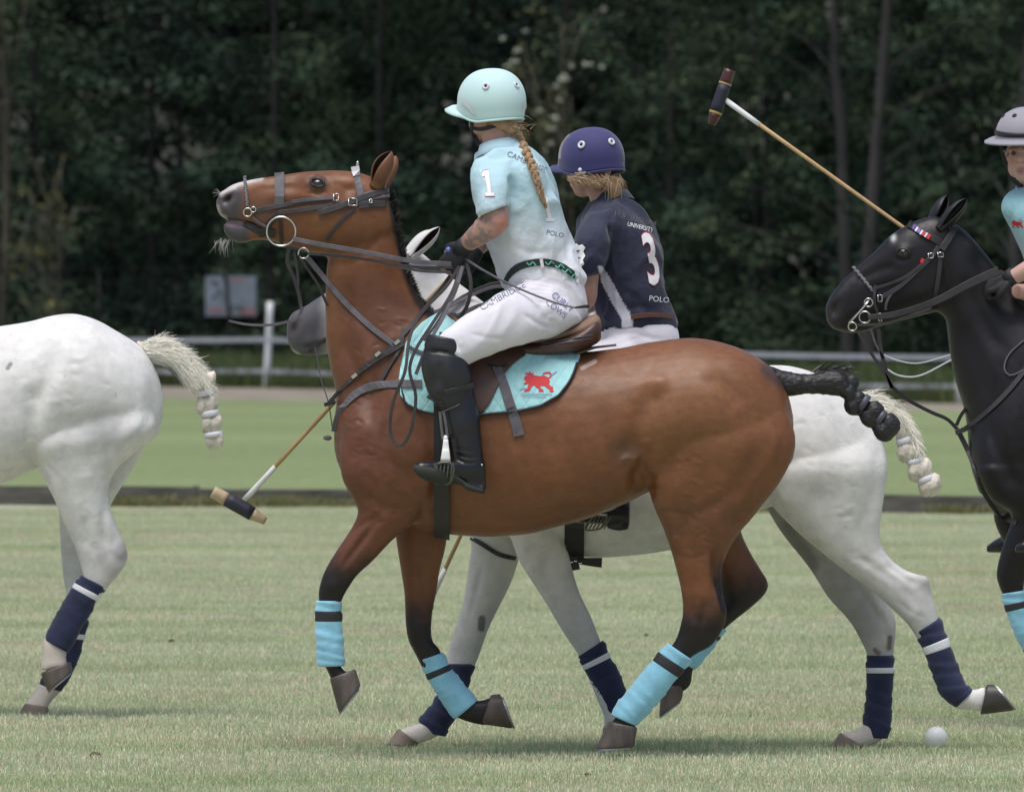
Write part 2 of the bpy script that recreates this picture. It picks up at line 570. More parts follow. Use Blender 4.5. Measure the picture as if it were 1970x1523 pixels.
GR_PALE = (.545, .55, .435); GR_GREEN = (.41, .455, .29); GR_DRY = (.545, .495, .40)
def turf_color(nt):
    """bands of mown turf lying across the view, with dry patches"""
    band = _noise(nt, 1.0, _map(nt, (.10, .55, 1)), 3, .6)
    patch = _noise(nt, 1.0, _map(nt, (.6, .9, 1)), 5, .6)
    c = _ramp(nt, band, [(.30, GR_GREEN), (.50, (.495, .512, .39)), (.68, GR_PALE)])
    d = _ramp(nt, patch, [(.52, (0, 0, 0)), (.72, (1, 1, 1))])
    c = _mix(nt, d, c, GR_DRY)
    return c
def b_turf(nt, p):
    c = turf_color(nt)
    fine = _noise(nt, 60.0, _map(nt, (1, .35, 1)), 3)
    f = _ramp(nt, fine, [(.3, (.55, .55, .5)), (.7, (1.05, 1.05, 1.0))])
    c = _mix(nt, 1.0, c, f, 'MULTIPLY'); nt.links.new(c, p.inputs['Base Color'])
    b = nt.nodes.new('ShaderNodeBump'); b.inputs['Distance'].default_value = .02; b.inputs['Strength'].default_value = .6
    nt.links.new(fine, b.inputs['Height']); nt.links.new(b.outputs[0], p.inputs['Normal'])
def b_far(nt, p):
    band = _noise(nt, 1.0, _map(nt, (.05, .12, 1)), 3)
    c = _ramp(nt, band, [(.3, (.155, .20, .092)), (.7, (.20, .243, .115))])
    fine = _noise(nt, 9.0, _map(nt, (1, .2, 1)), 4)
    f = _ramp(nt, fine, [(.3, (.86, .86, .84)), (.7, (1.08, 1.08, 1.08))])
    c = _mix(nt, 1.0, c, f, 'MULTIPLY'); nt.links.new(c, p.inputs['Base Color'])
def b_track(nt, p):
    n = _noise(nt, 1.0, _map(nt, (1.2, .3, 1)), 4)
    c = _ramp(nt, n, [(.3, (.16, .15, .11)), (.55, (.24, .205, .175)), (.75, (.17, .20, .10))]); nt.links.new(c, p.inputs['Base Color'])
def b_wood(nt, p):
    n = _noise(nt, 1.0, _map(nt, (.8, .8, 1)), 4)
    c = _ramp(nt, n, [(.3, (.03, .042, .018)), (.7, (.07, .09, .035))]); nt.links.new(c, p.inputs['Base Color'])
M_TURF = node_ground('turf', b_turf); M_FAR = node_ground('far_turf', b_far)
M_TRACK = node_ground('track_earth', b_track); M_WOODFLOOR = node_ground('wood_floor', b_wood)

def sheet(name, pts, z, m):
    return mesh_obj(name, [(x, y, z) for x, y in pts], [tuple(range(len(pts)))], m, smooth=False, kind='structure')
sheet('ground', [(-1500, -300), (1500, -300), (1500, 3000), (-1500, 3000)], -.012, M_WOODFLOOR)
def lineY(x, pL, pR):      # depth line through two photo pixels given as (px, Y)
    (x0, Y0), (x1, Y1) = pL, pR
    X0 = (x0 - 985) / FPX * Y0; X1 = (x1 - 985) / FPX * Y1
    return Y0 + (Y1 - Y0) * (x - X0) / (X1 - X0)
B0, B1 = (345, ground_Y(975)), (1800, ground_Y(991))
bY = lambda x: lineY(x, B0, B1)
T0, T1 = (300, ground_Y(766)), (1780, ground_Y(790))
tY = lambda x: lineY(x, T0, T1)
F0, F1 = (513, ground_Y(746)), (1848, ground_Y(776))
_xf0 = (F0[0] - 985) / FPX * F0[1]; _xf1 = (F1[0] - 985) / FPX * F1[1]
fY = lambda x: tY(x) + float(np.interp(x, [_xf0, _xf1], [F0[1] - tY(_xf0), F1[1] - tY(_xf1)]))
sheet('playing_field', [(-80, -60), (80, -60), (80, bY(80)), (-80, bY(-80))], 0.0, M_TURF)
sheet('far_field', [(-60, bY(-60) - .5), (45, bY(45) - .5), (45, tY(45)), (-60, tY(-60))], -.004, M_FAR)
sheet('track', [(-60, tY(-60) - .5), (45, tY(45) - .5), (45, fY(45) + 1.5), (_xf1, fY(_xf1) + 1.5), (_xf0, fY(_xf0) + 1.5), (-60, fY(-60) + 1.5)], -.008, M_TRACK)

# ---- blades of the mown turf: one stuff object, clumps placed on points
def blade_mat(name, field):
    m = bpy.data.materials.new(name); m.use_nodes = True; nt = m.node_tree; p = nt.nodes['Principled BSDF']
    p.inputs['Roughness'].default_value = .6; p.inputs['Specular IOR Level'].default_value = .3
    a = nt.nodes.new('ShaderNodeAttribute'); a.attribute_name = 'Col'
    c = turf_color(nt) if field else None
    col_ = _mix(nt, 1.0, c, a.outputs['Color'], 'MULTIPLY') if field else a.outputs['Color']
    nt.links.new(col_, p.inputs['Base Color'])
    tr = nt.nodes.new('ShaderNodeBsdfTranslucent'); nt.links.new(col_, tr.inputs[0])
    ms = nt.nodes.new('ShaderNodeMixShader'); ms.inputs[0].default_value = .3
    nt.links.new(p.outputs[0], ms.inputs[1]); nt.links.new(tr.outputs[0], ms.inputs[2])
    nt.links.new(ms.outputs[0], nt.nodes['Material Output'].inputs[0]); return m
M_BLADE = blade_mat('grass_blade', True)
def blade_patch(name, n, size, h, w, rng, colf, lean=.5):
    b = rng.uniform(-size / 2, size / 2, (n, 2)); L = h * rng.uniform(.55, 1.25, n)
    az = rng.uniform(0, 2 * math.pi, n); ln = rng.uniform(.05, lean, n)
    dx, dy = np.cos(az), np.sin(az); wx, wy = -dy * w / 2, dx * w / 2
    # width turned mostly across the view
    t = rng.uniform(-.9, .9, n); wx, wy = np.cos(t) * w / 2, np.sin(t) * w / 2
    V = np.zeros((n, 5, 3))
    V[:, 0] = np.c_[b[:, 0] - wx, b[:, 1] - wy, np.zeros(n)]; V[:, 1] = np.c_[b[:, 0] + wx, b[:, 1] + wy, np.zeros(n)]
    m = b + np.c_[dx, dy] * (L * ln * .35)[:, None]; zt = L * (1 - ln * .15) * .6
    V[:, 2] = np.c_[m[:, 0] + wx * .8, m[:, 1] + wy * .8, zt]; V[:, 3] = np.c_[m[:, 0] - wx * .8, m[:, 1] - wy * .8, zt]
    tip = b + np.c_[dx, dy] * (L * ln)[:, None]; V[:, 4] = np.c_[tip, L * (1 - ln * .35)]
    F = []
    for i in range(n): k = i * 5; F += [(k, k + 1, k + 2, k + 3), (k + 3, k + 2, k + 4)]
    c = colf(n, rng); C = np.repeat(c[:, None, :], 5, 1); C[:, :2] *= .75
    me = bpy.data.meshes.new(name); me.from_pydata(V.reshape(-1, 3).tolist(), [], F)
    at = me.color_attributes.new('Col', 'FLOAT_COLOR', 'POINT'); cc = np.ones((n * 5, 4)); cc[:, :3] = C.reshape(-1, 3)
    at.data.foreach_set('color', cc.ravel()); return me
def turf_cols(n, rng):
    u = rng.random(n)[:, None]; v = rng.uniform(.75, 1.3, n)[:, None]
    return np.where(u < .33, np.array([1.3, 1.16, 1.1]), np.where(u < .75, np.array([.85, 1.02, .8]), np.array([1.0, 1.02, .92]))) * v
def scatter(name, meshes, m, pts, seed, smin, smax, label, kind='stuff', cat='grass'):
    c = bpy.data.collections.new(name + '_clumps')
    for i, me in enumerate(meshes):
        me.materials.append(m); c.objects.link(bpy.data.objects.new(name + '_clump', me))
    o = mesh_obj(name, pts, [], m, smooth=False, kind=kind, label=label, cat=cat)
    ng = bpy.data.node_groups.new(name, 'GeometryNodeTree')
    ng.interface.new_socket('Geometry', in_out='INPUT', socket_type='NodeSocketGeometry')
    ng.interface.new_socket('Geometry', in_out='OUTPUT', socket_type='NodeSocketGeometry')
    N, L = ng.nodes, ng.links
    gi = N.new('NodeGroupInput'); go = N.new('NodeGroupOutput')
    ci = N.new('GeometryNodeCollectionInfo'); ci.inputs[0].default_value = c; ci.inputs['Separate Children'].default_value = True
    ci.inputs['Reset Children'].default_value = True
    ip = N.new('GeometryNodeInstanceOnPoints'); ip.inputs['Pick Instance'].default_value = True
    rv = N.new('FunctionNodeRandomValue'); rv.data_type = 'FLOAT_VECTOR'; rv.inputs[0].default_value = (0, 0, 0); rv.inputs[1].default_value = (0, 0, 6.283); rv.inputs['Seed'].default_value = seed
    rs = N.new('FunctionNodeRandomValue'); rs.data_type = 'FLOAT'; rs.inputs[2].default_value = smin; rs.inputs[3].default_value = smax; rs.inputs['Seed'].default_value = seed + 1
    ri = N.new('FunctionNodeRandomValue'); ri.data_type = 'INT'; ri.inputs[4].default_value = 0; ri.inputs[5].default_value = len(meshes) - 1; ri.inputs['Seed'].default_value = seed + 2
    L.new(gi.outputs[0], ip.inputs['Points']); L.new(ci.outputs[0], ip.inputs['Instance'])
    L.new(rv.outputs[0], ip.inputs['Rotation']); L.new(rs.outputs[1], ip.inputs['Scale']); L.new(ri.outputs[2], ip.inputs['Instance Index'])
    L.new(ip.outputs[0], go.inputs[0])
    md = o.modifiers.new('scatter', 'NODES'); md.node_group = ng
    return o
rg = np.random.default_rng(5)
pts = []
y = 41.5
while y < 91.5:
    hw = 985 / FPX * y + 2.6; x = -hw
    while x < hw: 
        if y < bY(x) - .3: pts.append((x + rg.uniform(-.04, .04), y + rg.uniform(-.04, .04), 0))
        x += .34
    y += .34 if y < 62 else .42
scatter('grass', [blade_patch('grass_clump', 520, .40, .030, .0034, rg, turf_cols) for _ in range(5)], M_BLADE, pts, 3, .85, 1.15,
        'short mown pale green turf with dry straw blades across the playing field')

# ---- weeds along the board and rough grass by the fence
M_WEED = blade_mat('weed_blade', False)
def weed_cols(n, rng):
    u = rng.random(n)[:, None]
    return np.where(u < .45, np.array([.20, .23, .09]), np.where(u < .8, np.array([.33, .26, .15]), np.array([.12, .17, .05]))) * rng.uniform(.7, 1.2, n)[:, None]
def rough_cols(n, rng):
    u = rng.random(n)[:, None]
    return np.where(u < .7, np.array([.07, .115, .035]), np.array([.17, .16, .08])) * rng.uniform(.6, 1.2, n)[:, None]
pts = []
for i in range(760):
    x = rg.uniform(-8, 8); pts.append((x, bY(x) - .03 - abs(rg.normal(0, .10)), 0))
pts = [p for p in pts if vn(np.array([p]), 1.1, 4)[0] > .36]
scatter('weeds', [blade_patch('weed_clump', 60, .14, .085, .006, rg, weed_cols, .8) for _ in range(3)], M_WEED, pts, 9, .5, 1.4,
        'rough green and straw coloured weeds growing along the foot of the board')
pts = []
for i in range(4200):
    x = rg.uniform(-26, 28); pts.append((x, fY(x) + .2 + rg.uniform(0, 9) ** 1.0, 0))
scatter('rough_grass', [blade_patch('rough_clump', 90, .8, .42, .012, rg, rough_cols, .7) for _ in range(3)], M_WEED, pts, 19, .6, 1.3,
        'long unmown dark green grass behind the fence at the edge of the wood')

# ---- board of dark planks on edge
M_PLANK = mat('weathered_plank', (.085, .08, .072), .85, noise=.45, nscale=6, bump=.5, bscale=30, bdist=.01, stretch=(.3, 1, 3))
M_STAKE = mat('stake_wood', (.14, .12, .10), .9, noise=.3)
sb = empty('side_board', (0, bY(0), 0), 'long low dark weathered board on edge between the two fields', 'board')
L0 = 2.45; xx = -14.6; k = 0
ang = math.atan2(bY(1) - bY(0), 1)
while xx < 14:
    x0, x1 = xx + .006, xx + L0 - .006; c = (x0 + x1) / 2
    M = Matrix.Rotation(ang, 3, 'Z'); h = .148 + .006 * math.sin(k * 2.3)
    nseg = 10; V = []; F = []
    for i in range(nseg + 1):
        t = i / nseg; x = x0 + (x1 - x0) * t; yb = bY(x); z0 = -.02; z1 = h + .004 * math.sin(x * 3.1 + k) ; wv = .002 * math.sin(x * 5)
        V += [(x, yb - .018 + wv, z0), (x, yb - .018 + wv, z1 - .004), (x, yb - .014, z1), (x, yb + .014, z1), (x, yb + .018, z1 - .004), (x, yb + .018, z0)]
    for i in range(nseg):
        for j in range(5): a = i * 6 + j; F.append((a, a + 6, a + 7, a + 1))
    F += [tuple(range(6)), tuple(nseg * 6 + j for j in (5, 4, 3, 2, 1, 0))]
    mesh_obj('plank', V, F, M_PLANK, sb, smooth=False)
    V, F = box((x1, bY(x1) + .055, .06), (.05, .05, .2)); mesh_obj('stake', V, F, M_STAKE, sb, smooth=False)
    xx += L0; k += 1

# ---- tape fence
M_POST = mat('white_post', (.62, .63, .66), .6, noise=.12, nscale=10)
M_TAPE = mat('fence_tape', (.36, .38, .42), .7, noise=.15, nscale=4)
fe = empty('tape_fence', (0, fY(0), 0), 'white posts joined by two pale horizontal tapes in front of the dark wood', 'fence')
xa = (513 - 985) / FPX * F0[1]; xb = (1848 - 985) / FPX * F1[1]; sp = (xb - xa) / 2
posts = []
for k in range(-4, 7):
    x = xa + sp * k; yb = fY(x); posts.append((x, yb))
    lean = .05 if k == 0 else -.01
    V, F = tube([(x - .012, yb, -.05), (x + lean * .5, yb, .64), (x + lean, yb, 1.27)], [.052, .05, .047], n=10, m=3)
    mesh_obj('post', V, F, M_POST, fe)
for (zl, zr) in ((.715, .60), (.25, .225)):
    for (xa_, ya_), (xb_, yb_) in zip(posts[:-1], posts[1:]):
        V = []; n = 10; F = []
        for i in range(n + 1):
            t = i / n; x = xa_ + (xb_ - xa_) * t; yy = ya_ + (yb_ - ya_) * t - .055
            u = min(1, max(0, (x - xa) / (xb - xa))); z = zl + (zr - zl) * u - .03 * math.sin(math.pi * t); hh = .032
            V += [(x, yy, z - hh), (x, yy + .002, z - hh), (x, yy + .002, z + hh), (x, yy, z + hh)]
        for i in range(n):
            for j in range(4): a = i * 4; F.append((a + j, a + (j + 1) % 4, a + 4 + (j + 1) % 4, a + 4 + j))
        mesh_obj('tape', V, F, M_TAPE, fe, smooth=False)

# ---- wire fence and its sign board at the edge of the wood
WY = 196.0
M_WIRE = mat('dark_wire', (.012, .014, .014), .9)
wf = empty('wire_fence', (-6, WY, 0), 'dark green wire mesh fence under the trees behind the pale sign', 'fence')
g = G()
xs = np.arange(-8.6, -2.4, .2)
for x in xs: g.add(*box((x, WY, .95), (.008, .008, 1.75)))
for z in np.arange(.15, 1.85, .2): g.add(*box((-5.5, WY + .006, z), (6.2, .008, .008)))
g.obj('mesh_panel', M_WIRE, wf, smooth=False)
for x in (-8.6, -6.53, -4.47, -2.4):
    V, F = tube([(x, WY + .04, -.05), (x, WY + .04, 1.7)], [.018, .018], n=8, m=1); mesh_obj('fence_post', V, F, M_WIRE, wf)
SGY = WY - .08
sg = empty('sign', (W(444, 570, SGY).x, SGY, .9), 'blurred pale blue white sign with red marks hung on the wire fence', 'sign')
M_SIGN = mat('sign_face', (.20, .235, .29), .5, noise=.25, nscale=3); M_RED = mat('sign_red', (.30, .15, .16), .5)
c0, c1 = W(395, 608, SGY), W(493, 531, SGY)
V, F = box(((c0.x + c1.x) / 2, SGY, (c0.z + c1.z) / 2), (c1.x - c0.x, .02, c1.z - c0.z)); mesh_obj('panel', V, F, M_SIGN, sg, smooth=False)
for (a, b, c, d) in ((438, 537, 474, 542), (462, 592, 490, 606), (402, 592, 430, 600)):
    q0, q1 = W(a, d, SGY), W(c, b, SGY)
    V, F = box(((q0.x + q1.x) / 2, SGY - .012, (q0.z + q1.z) / 2), (q1.x - q0.x, .004, q1.z - q0.z)); mesh_obj('red_lettering', V, F, M_RED, sg, smooth=False)

# ================================================================== TREES
M_LEAF = bpy.data.materials.new('leaf'); M_LEAF.use_nodes = True
_nt = M_LEAF.node_tree; _p = _nt.nodes['Principled BSDF']; _p.inputs['Roughness'].default_value = .75; _p.inputs['Specular IOR Level'].default_value = .10
_a = _nt.nodes.new('ShaderNodeAttribute'); _a.attribute_name = 'Col'; _nt.links.new(_a.outputs['Color'], _p.inputs['Base Color'])
_tr = _nt.nodes.new('ShaderNodeBsdfTranslucent'); _nt.links.new(_a.outputs['Color'], _tr.inputs[0])
_ms = _nt.nodes.new('ShaderNodeMixShader'); _ms.inputs[0].default_value = .10
_nt.links.new(_p.outputs[0], _ms.inputs[1]); _nt.links.new(_tr.outputs[0], _ms.inputs[2]); _nt.links.new(_ms.outputs[0], _nt.nodes['Material Output'].inputs[0])
M_BARKD = mat('dark_bark', (.022, .021, .020), .95, noise=.4, nscale=3, bump=.8, bscale=9, bdist=.03, stretch=(1, 1, .25))
M_BARK = mat('bark', (.052, .048, .047), .95, noise=.4, nscale=3, bump=.8, bscale=9, bdist=.03, stretch=(1, 1, .25))
M_BARKL = mat('pale_bark', (.085, .075, .055), .9, noise=.35, nscale=4)
M_FLOWER = mat('cream_flower', (.42, .44, .35), .7, noise=.2, nscale=20)

def leaf_cloud(clumps, rng, per, size, base, tint=.5):
    """clumps: (x,y,z,rx,rz) -> many leaf sized quads with their own colours"""
    V = []; C = []
    for (x, y, z, rx, rz) in clumps:
        n = max(8, int(per * (rx * rx * rz) ** .6 / .5))
        d = rng.normal(0, 1, (n, 3)); d /= np.linalg.norm(d, axis=1)[:, None]
        r = rng.random(n) ** .45
        lump = 1 + .28 * np.sin(d[:, 0] * 5 + x * 7) * np.sin(d[:, 2] * 6 + z * 5)
        P = np.array([x, y, z]) + d * (r * lump)[:, None] * np.array([rx, rx, rz])
        nrm = d * .8 + np.array([0, -.1, .9]) + rng.normal(0, .28, (n, 3)); nrm /= np.linalg.norm(nrm, axis=1)[:, None]
        a = np.cross(nrm, rng.normal(0, 1, (n, 3))); a /= np.linalg.norm(a, axis=1)[:, None] + 1e-9; b = np.cross(nrm, a)
        s = size * rng.uniform(.6, 1.35, n)[:, None]
        V.append(np.stack([P + a * s, P + b * s * .5, P - a * s, P - b * s * .5], 1))
        P[:, 2] += .12 * rx * d[:, 2]
        t = 1 + rng.uniform(-tint, tint); hue = rng.uniform(-1, 1)
        t = t * (1.5 if rng.random() < .22 else .85)
        c = np.array(base) * t * np.array([1 + .13 * hue, 1, 1 - .12 * hue])
        C.append(np.repeat((c * rng.uniform(.65, 1.35, n)[:, None])[:, None, :], 4, 1))
    V = np.concatenate(V); C = np.concatenate(C); n = len(V)
    F = np.arange(n * 4).reshape(n, 4)
    return V.reshape(-1, 3), F, C.reshape(-1, 3)
def fast_mesh(name, V, F, C, m):
    me = bpy.data.meshes.new(name); nv, nf = len(V), len(F); k = F.shape[1]
    me.vertices.add(nv); me.vertices.foreach_set('co', V.astype(np.float32).ravel())
    me.loops.add(nf * k); me.loops.foreach_set('vertex_index', F.astype(np.int32).ravel())
    me.polygons.add(nf); me.polygons.foreach_set('loop_start', np.arange(0, nf * k, k, dtype=np.int32))
    me.polygons.foreach_set('loop_total', np.full(nf, k, dtype=np.int32))
    me.update(); me.validate()
    at = me.color_attributes.new('Col', 'FLOAT_COLOR', 'POINT'); cc = np.ones((nv, 4)); cc[:, :3] = C; at.data.foreach_set('color', cc.ravel())
    me.materials.append(m); return me
def trunk_geo(h, r0, r1, rng, bend=.25, lean=(0, 0), n=10):
    P = []; R = []; x = y = 0
    for i in range(9):
        t = i / 8; P.append((lean[0] * t + bend * .25 * math.sin(t * 4 + rng.random() * .4), lean[1] * t + bend * .2 * math.sin(t * 3), h * t - .1)); R.append(r0 + (r1 - r0) * t)
    return P, R
def make_tree(name, label, cat, group, seed, h, rad, zlow, nclump, per, leaf, base, trunk=(.16, .03), crown_r=(.35, .75), lean=(0, 0), trunks=1, bark=None, shape=1.0):
    rng = np.random.default_rng(seed)
    t = empty(name, (0, 0, 0), label, cat, group)
    g = G(); tops = []
    for k in range(trunks):
        ln = (lean[0] + (rng.uniform(-.5, .5) * rad * .5 if trunks > 1 else 0), lean[1] + (rng.uniform(-.3, .3) if trunks > 1 else 0))
        P, R = trunk_geo(h * (.95 if k == 0 else rng.uniform(.6, .9)), trunk[0], trunk[1], rng, lean=ln)
        V, F = tube(P, R, n=10, m=2); g.add(V, F); tops.append((P, R))
    cl = []
    for i in range(nclump):
        u = rng.random(); z = zlow + (h - zlow) * u
        prof = rad * (1 - shape * .75 * (u ** 1.6)) * (.75 + .25 * math.sin(u * 9 + seed))
        a = rng.uniform(0, 2 * math.pi); rr = prof * rng.random() ** .45
        r = rng.uniform(*crown_r) * (1 - .3 * u)
        cl.append((lean[0] * u + rr * math.cos(a), lean[1] * u + rr * math.sin(a), z, r, r * rng.uniform(.38, .62)))
    # limbs run from the trunk to the clumps
    for i in range(0, len(cl), max(1, len(cl) // 22)):
        x, y, z, r, _ = cl[i]; P, R = tops[i % len(tops)]
        zt = max(.3, z - .5 * math.hypot(x, y)); tt = min(1, zt / (h * .95)); q = P[min(8, int(tt * 8))]
        V, F = tube([q, ((q[0] + x) / 2, (q[1] + y) / 2, (q[2] + z) / 2 + .1), (x, y, z)], [trunk[0] * .3, trunk[0] * .18, .01], n=5, m=1); g.add(V, F)
    g.obj('trunk', bark or M_BARKD, t)
    V, F, C = leaf_cloud(cl, rng, per, leaf, base)
    me = fast_mesh('crown', V, F, C, M_LEAF); o = bpy.data.objects.new('crown', me); col.objects.link(o); o.parent = t
    return t
def copy_tree(t, loc, rz, s, label, group=None):
    c = t.copy(); col.objects.link(c); c.location = loc; c.rotation_euler = (0, 0, rz); c.scale = (s, s, s); c['label'] = label
    if group: c['group'] = group
    for ch in list(t.children):
        d = ch.copy(); col.objects.link(d); d.parent = c
    return c
LF = (.034, .056, .034); LF2 = (.047, .066, .034); LFD = (.023, .040, .028)
GW = 'dark trees of the wood behind the field'
def at(px, Y): return ((px - 985) / FPX * Y, Y, 0)
base = [make_tree('broadleaf_tree', '', 'tree', GW, 21, 11.5, 2.5, .2, 92, 260, .058, LF, crown_r=(.5, 1.05), trunk=(.08, .02)),
        make_tree('broadleaf_tree', '', 'tree', GW, 22, 12.5, 2.3, .3, 92, 260, .055, LF, crown_r=(.45, 1.0), shape=.8, trunk=(.08, .02)),
        make_tree('broadleaf_tree', '', 'tree', GW, 23, 10.5, 2.7, .1, 88, 260, .062, LFD, crown_r=(.55, 1.1), trunk=(.08, .02))]
spots = [  # px, Y, variant, scale, label
    (60, 203, 0, 1.0, 'pale edged broadleaf tree at the upper left corner'),
    (300, 205, 2, 1.0, 'dark broadleaf tree between the left corner and the pale sign'),
    (520, 204, 1, 1.0, 'dark broadleaf tree standing behind the brown horse muzzle'),
    (735, 203, 0, .95, 'dark broadleaf tree behind the brown horse ears'),
    (905, 206, 2, 1.05, 'very dark tree behind the mint green helmet'),
    (1290, 202, 1, .95, 'broadleaf tree between the navy helmet and the raised mallet head'),
    (1450, 199, 0, .9, 'broadleaf tree directly behind the raised mallet'),
    (1820, 197, 2, .95, 'broadleaf tree behind the black horse ears'),
    (1990, 195, 1, .95, 'broadleaf tree at the right edge behind the grey helmet'),
]
used = set()
for (px, Y, v, s, lb) in spots:
    if v not in used:
        used.add(v); t = base[v]; t.location = at(px, Y); t['label'] = lb; t.scale = (s, s, s); t.rotation_euler = (0, 0, px * .01)
    else: copy_tree(base[v], at(px, Y), px * .013, s, lb)
# a second and third rank closes the wood; nothing tells these apart
for r, Y in enumerate((209, 214, 219)):
    for k in range(26):
        xw = -42 + k * 3.3 + r * 1.1
        copy_tree(base[(k + r) % 3], (xw, Y - .7 * xw + (k % 3) * .8, 0), k * 1.3 + r, 1.05, 'deep shaded tree within the dark wood behind the front row of trees')
# the far depth of the wood: one mass
rgw = np.random.default_rng(77)
cl = [(rgw.uniform(-50, 50), 226 + rgw.uniform(-2, 3), rgw.uniform(0, 15), rgw.uniform(.8, 1.7), rgw.uniform(.7, 1.3)) for _ in range(2300)]
cl = [(a, b - .7 * a, c, d, e) for a, b, c, d, e in cl]
V, F, C = leaf_cloud(cl, rgw, 45, .22, LFD)
o = bpy.data.objects.new('woodland', fast_mesh('woodland', V, F, C, M_LEAF)); col.objects.link(o)
o['kind'] = 'stuff'; o['label'] = 'far dark mass of woodland filling the gaps between the trees'; o['category'] = 'woodland'

# front things of the wood edge
t = make_tree('sapling', 'thin stemmed olive green sapling at the left edge behind the left grey horse', 'tree', None, 41, 3.6, 1.0, .5, 34, 130, .045, (.075, .082, .034), trunk=(.035, .01), crown_r=(.18, .4), trunks=4, bark=M_BARKL, shape=.5)
t.location = at(95, 197)
t = make_tree('sapling', 'upright bushy sapling with pale upper leaves at the far left edge', 'tree', None, 42, 6.6, 1.1, 1.2, 46, 140, .05, (.06, .075, .036), trunk=(.05, .012), crown_r=(.25, .5), trunks=3, bark=M_BARKL, shape=.4)
t.location = at(-5, 198.5)
t = make_tree('bush', 'leafy dark green bush behind the sign on the wire fence', 'bush', None, 43, 3.4, 1.2, .3, 60, 150, .055, LF, trunk=(.04, .015), crown_r=(.25, .5), trunks=3)
t.location = at(500, 199)
t = make_tree('bush', 'low green bush overhanging the pale sign', 'bush', None, 44, 2.7, .42, 1.0, 22, 120, .045, (.05, .07, .035), trunk=(.02, .01), crown_r=(.12, .25), trunks=2)
t.location = at(436, 195.2)
fs = make_tree('flowering_elder', 'olive green elder with cream flower heads between the two riders helmets', 'bush', None, 45, 6.0, 1.05, .8, 70, 140, .045, (.085, .095, .050), trunk=(.05, .012), crown_r=(.2, .45), trunks=4, bark=M_BARKL, shape=.35, lean=(.15, 0))
fs.location = at(1065, 194)
for (px, py, r) in ((966, 75, 7), (997, 97, 8), (992, 120, 9), (976, 128, 6), (1130, 125, 8), (1157, 130, 6), (1098, 128, 6), (1082, 151, 10), (1072, 167, 6), (1076, 193, 6), (1038, 213, 7), (1067, 226, 9), (1063, 249, 8), (1060, 275, 6), (1052, 290, 5), (1010, 60, 5)):
    p = W(px, py, 192.9); R = r / FPX * 192.9; g = G()
    rr = np.random.default_rng(px)
    for _ in range(14):
        q = Vector((rr.normal(0, R * .5), rr.normal(0, R * .4), rr.normal(0, R * .28)))
        V, F = ellipsoid(p + q, (R * .36, R * .36, R * .2), nu=7, nv=5); g.add(V, F)
    g.obj('flower_head', M_FLOWER, fs)
# tall trees with bare trunks on the right
def trunk_tree(px_pts, Y, r0, label, seed, clumps, base_c=LF2):
    x0 = at(px_pts[0][0], Y)
    t = empty('tall_tree', x0, label, 'tree', 'tall bare trunked trees on the right')
    P = [W(a, b, Y) for a, b in px_pts]; P[0].z = -.1
    top = P[-1] + (P[-1] - P[-2]) * 2.2; P.append(top)
    R = [r0 * (1 - .08 * i) for i in range(len(P))]
    g = G(); g.add(*tube(P, R, n=12, m=4))
    rng = np.random.default_rng(seed); cl = []
    for (cx, cy, r) in clumps:
        yy = Y + rng.uniform(-.9, .9); c = W(cx, cy, yy); rr = r / FPX * Y
        for _ in range(5):
            cl.append((c.x + rng.normal(0, rr * .5), yy + rng.normal(0, rr * .5), c.z + rng.normal(0, rr * .3), rr * rng.uniform(.35, .6), rr * rng.uniform(.22, .4)))
        zq = c.z - .25; q = min(P, key=lambda p: abs(p.z - zq))
        zq -= .45; g.add(*tube([(q.x, q.y, zq), ((q.x + c.x) / 2, (q.y + yy) / 2 + .1, (zq + c.z) / 2 + .12), (c.x, yy, c.z)], [.020, .013, .006], n=6, m=2))
    for _ in range(26):   # the crown above the frame
        a = rng.uniform(0, 6.28); rr = rng.uniform(0, 2.3); cl.append((top.x + rr * math.cos(a), Y + rr * math.sin(a), rng.uniform(6.8, 12), rng.uniform(.6, 1.1), rng.uniform(.4, .8)))
    g.obj('trunk', M_BARK, t)
    V, F, C = leaf_cloud(cl, rng, 170, .050, base_c); V = V - np.array(x0)
    o = bpy.data.objects.new('crown', fast_mesh('crown', V, F, C, M_LEAF)); col.objects.link(o); o.parent = t
trunk_tree([(1632, 740), (1628, 560), (1622, 400), (1618, 250), (1606, 120), (1604, 0)], 191, .105, 'tall tree whose straight grey trunk stands left of the black horse head', 51,
           [(1520, 60, 60), (1440, 170, 55), (1560, 300, 45), (1480, 330, 55), (1400, 350, 60), (1590, 30, 60), (1560, 160, 45), (1350, 420, 60), (1540, 480, 50), (1430, 560, 60), (1480, 100, 50)])
trunk_tree([(1672, 740), (1668, 560), (1676, 420), (1684, 300), (1697, 150), (1708, 0)], 189.5, .115, 'tall tree whose leaning grey trunk rises behind the raised cane of the mallet', 52,
           [(1740, 120, 55), (1800, 70, 60), (1860, 50, 60), (1780, 180, 50), (1840, 160, 50), (1900, 140, 50), (1760, 270, 50), (1700, 215, 40), (1640, 210, 38), (1850, 280, 50), (1690, 400, 42), (1780, 380, 45), (1880, 230, 45), (1650, 400, 40)])
0 and trunk_tree([(1500, 700), (1504, 560), (1512, 400), (1500, 250), (1480, 120), (1470, 0)], 196, .06, 'slim dark trunked tree behind the raised mallet cane', 53,
           [(1380, 100, 60), (1320, 60, 60), (1300, 200, 55), (1420, 260, 50), (1340, 300, 50), (1240, 100, 50), (1450, 420, 50), (1240, 330, 50)])
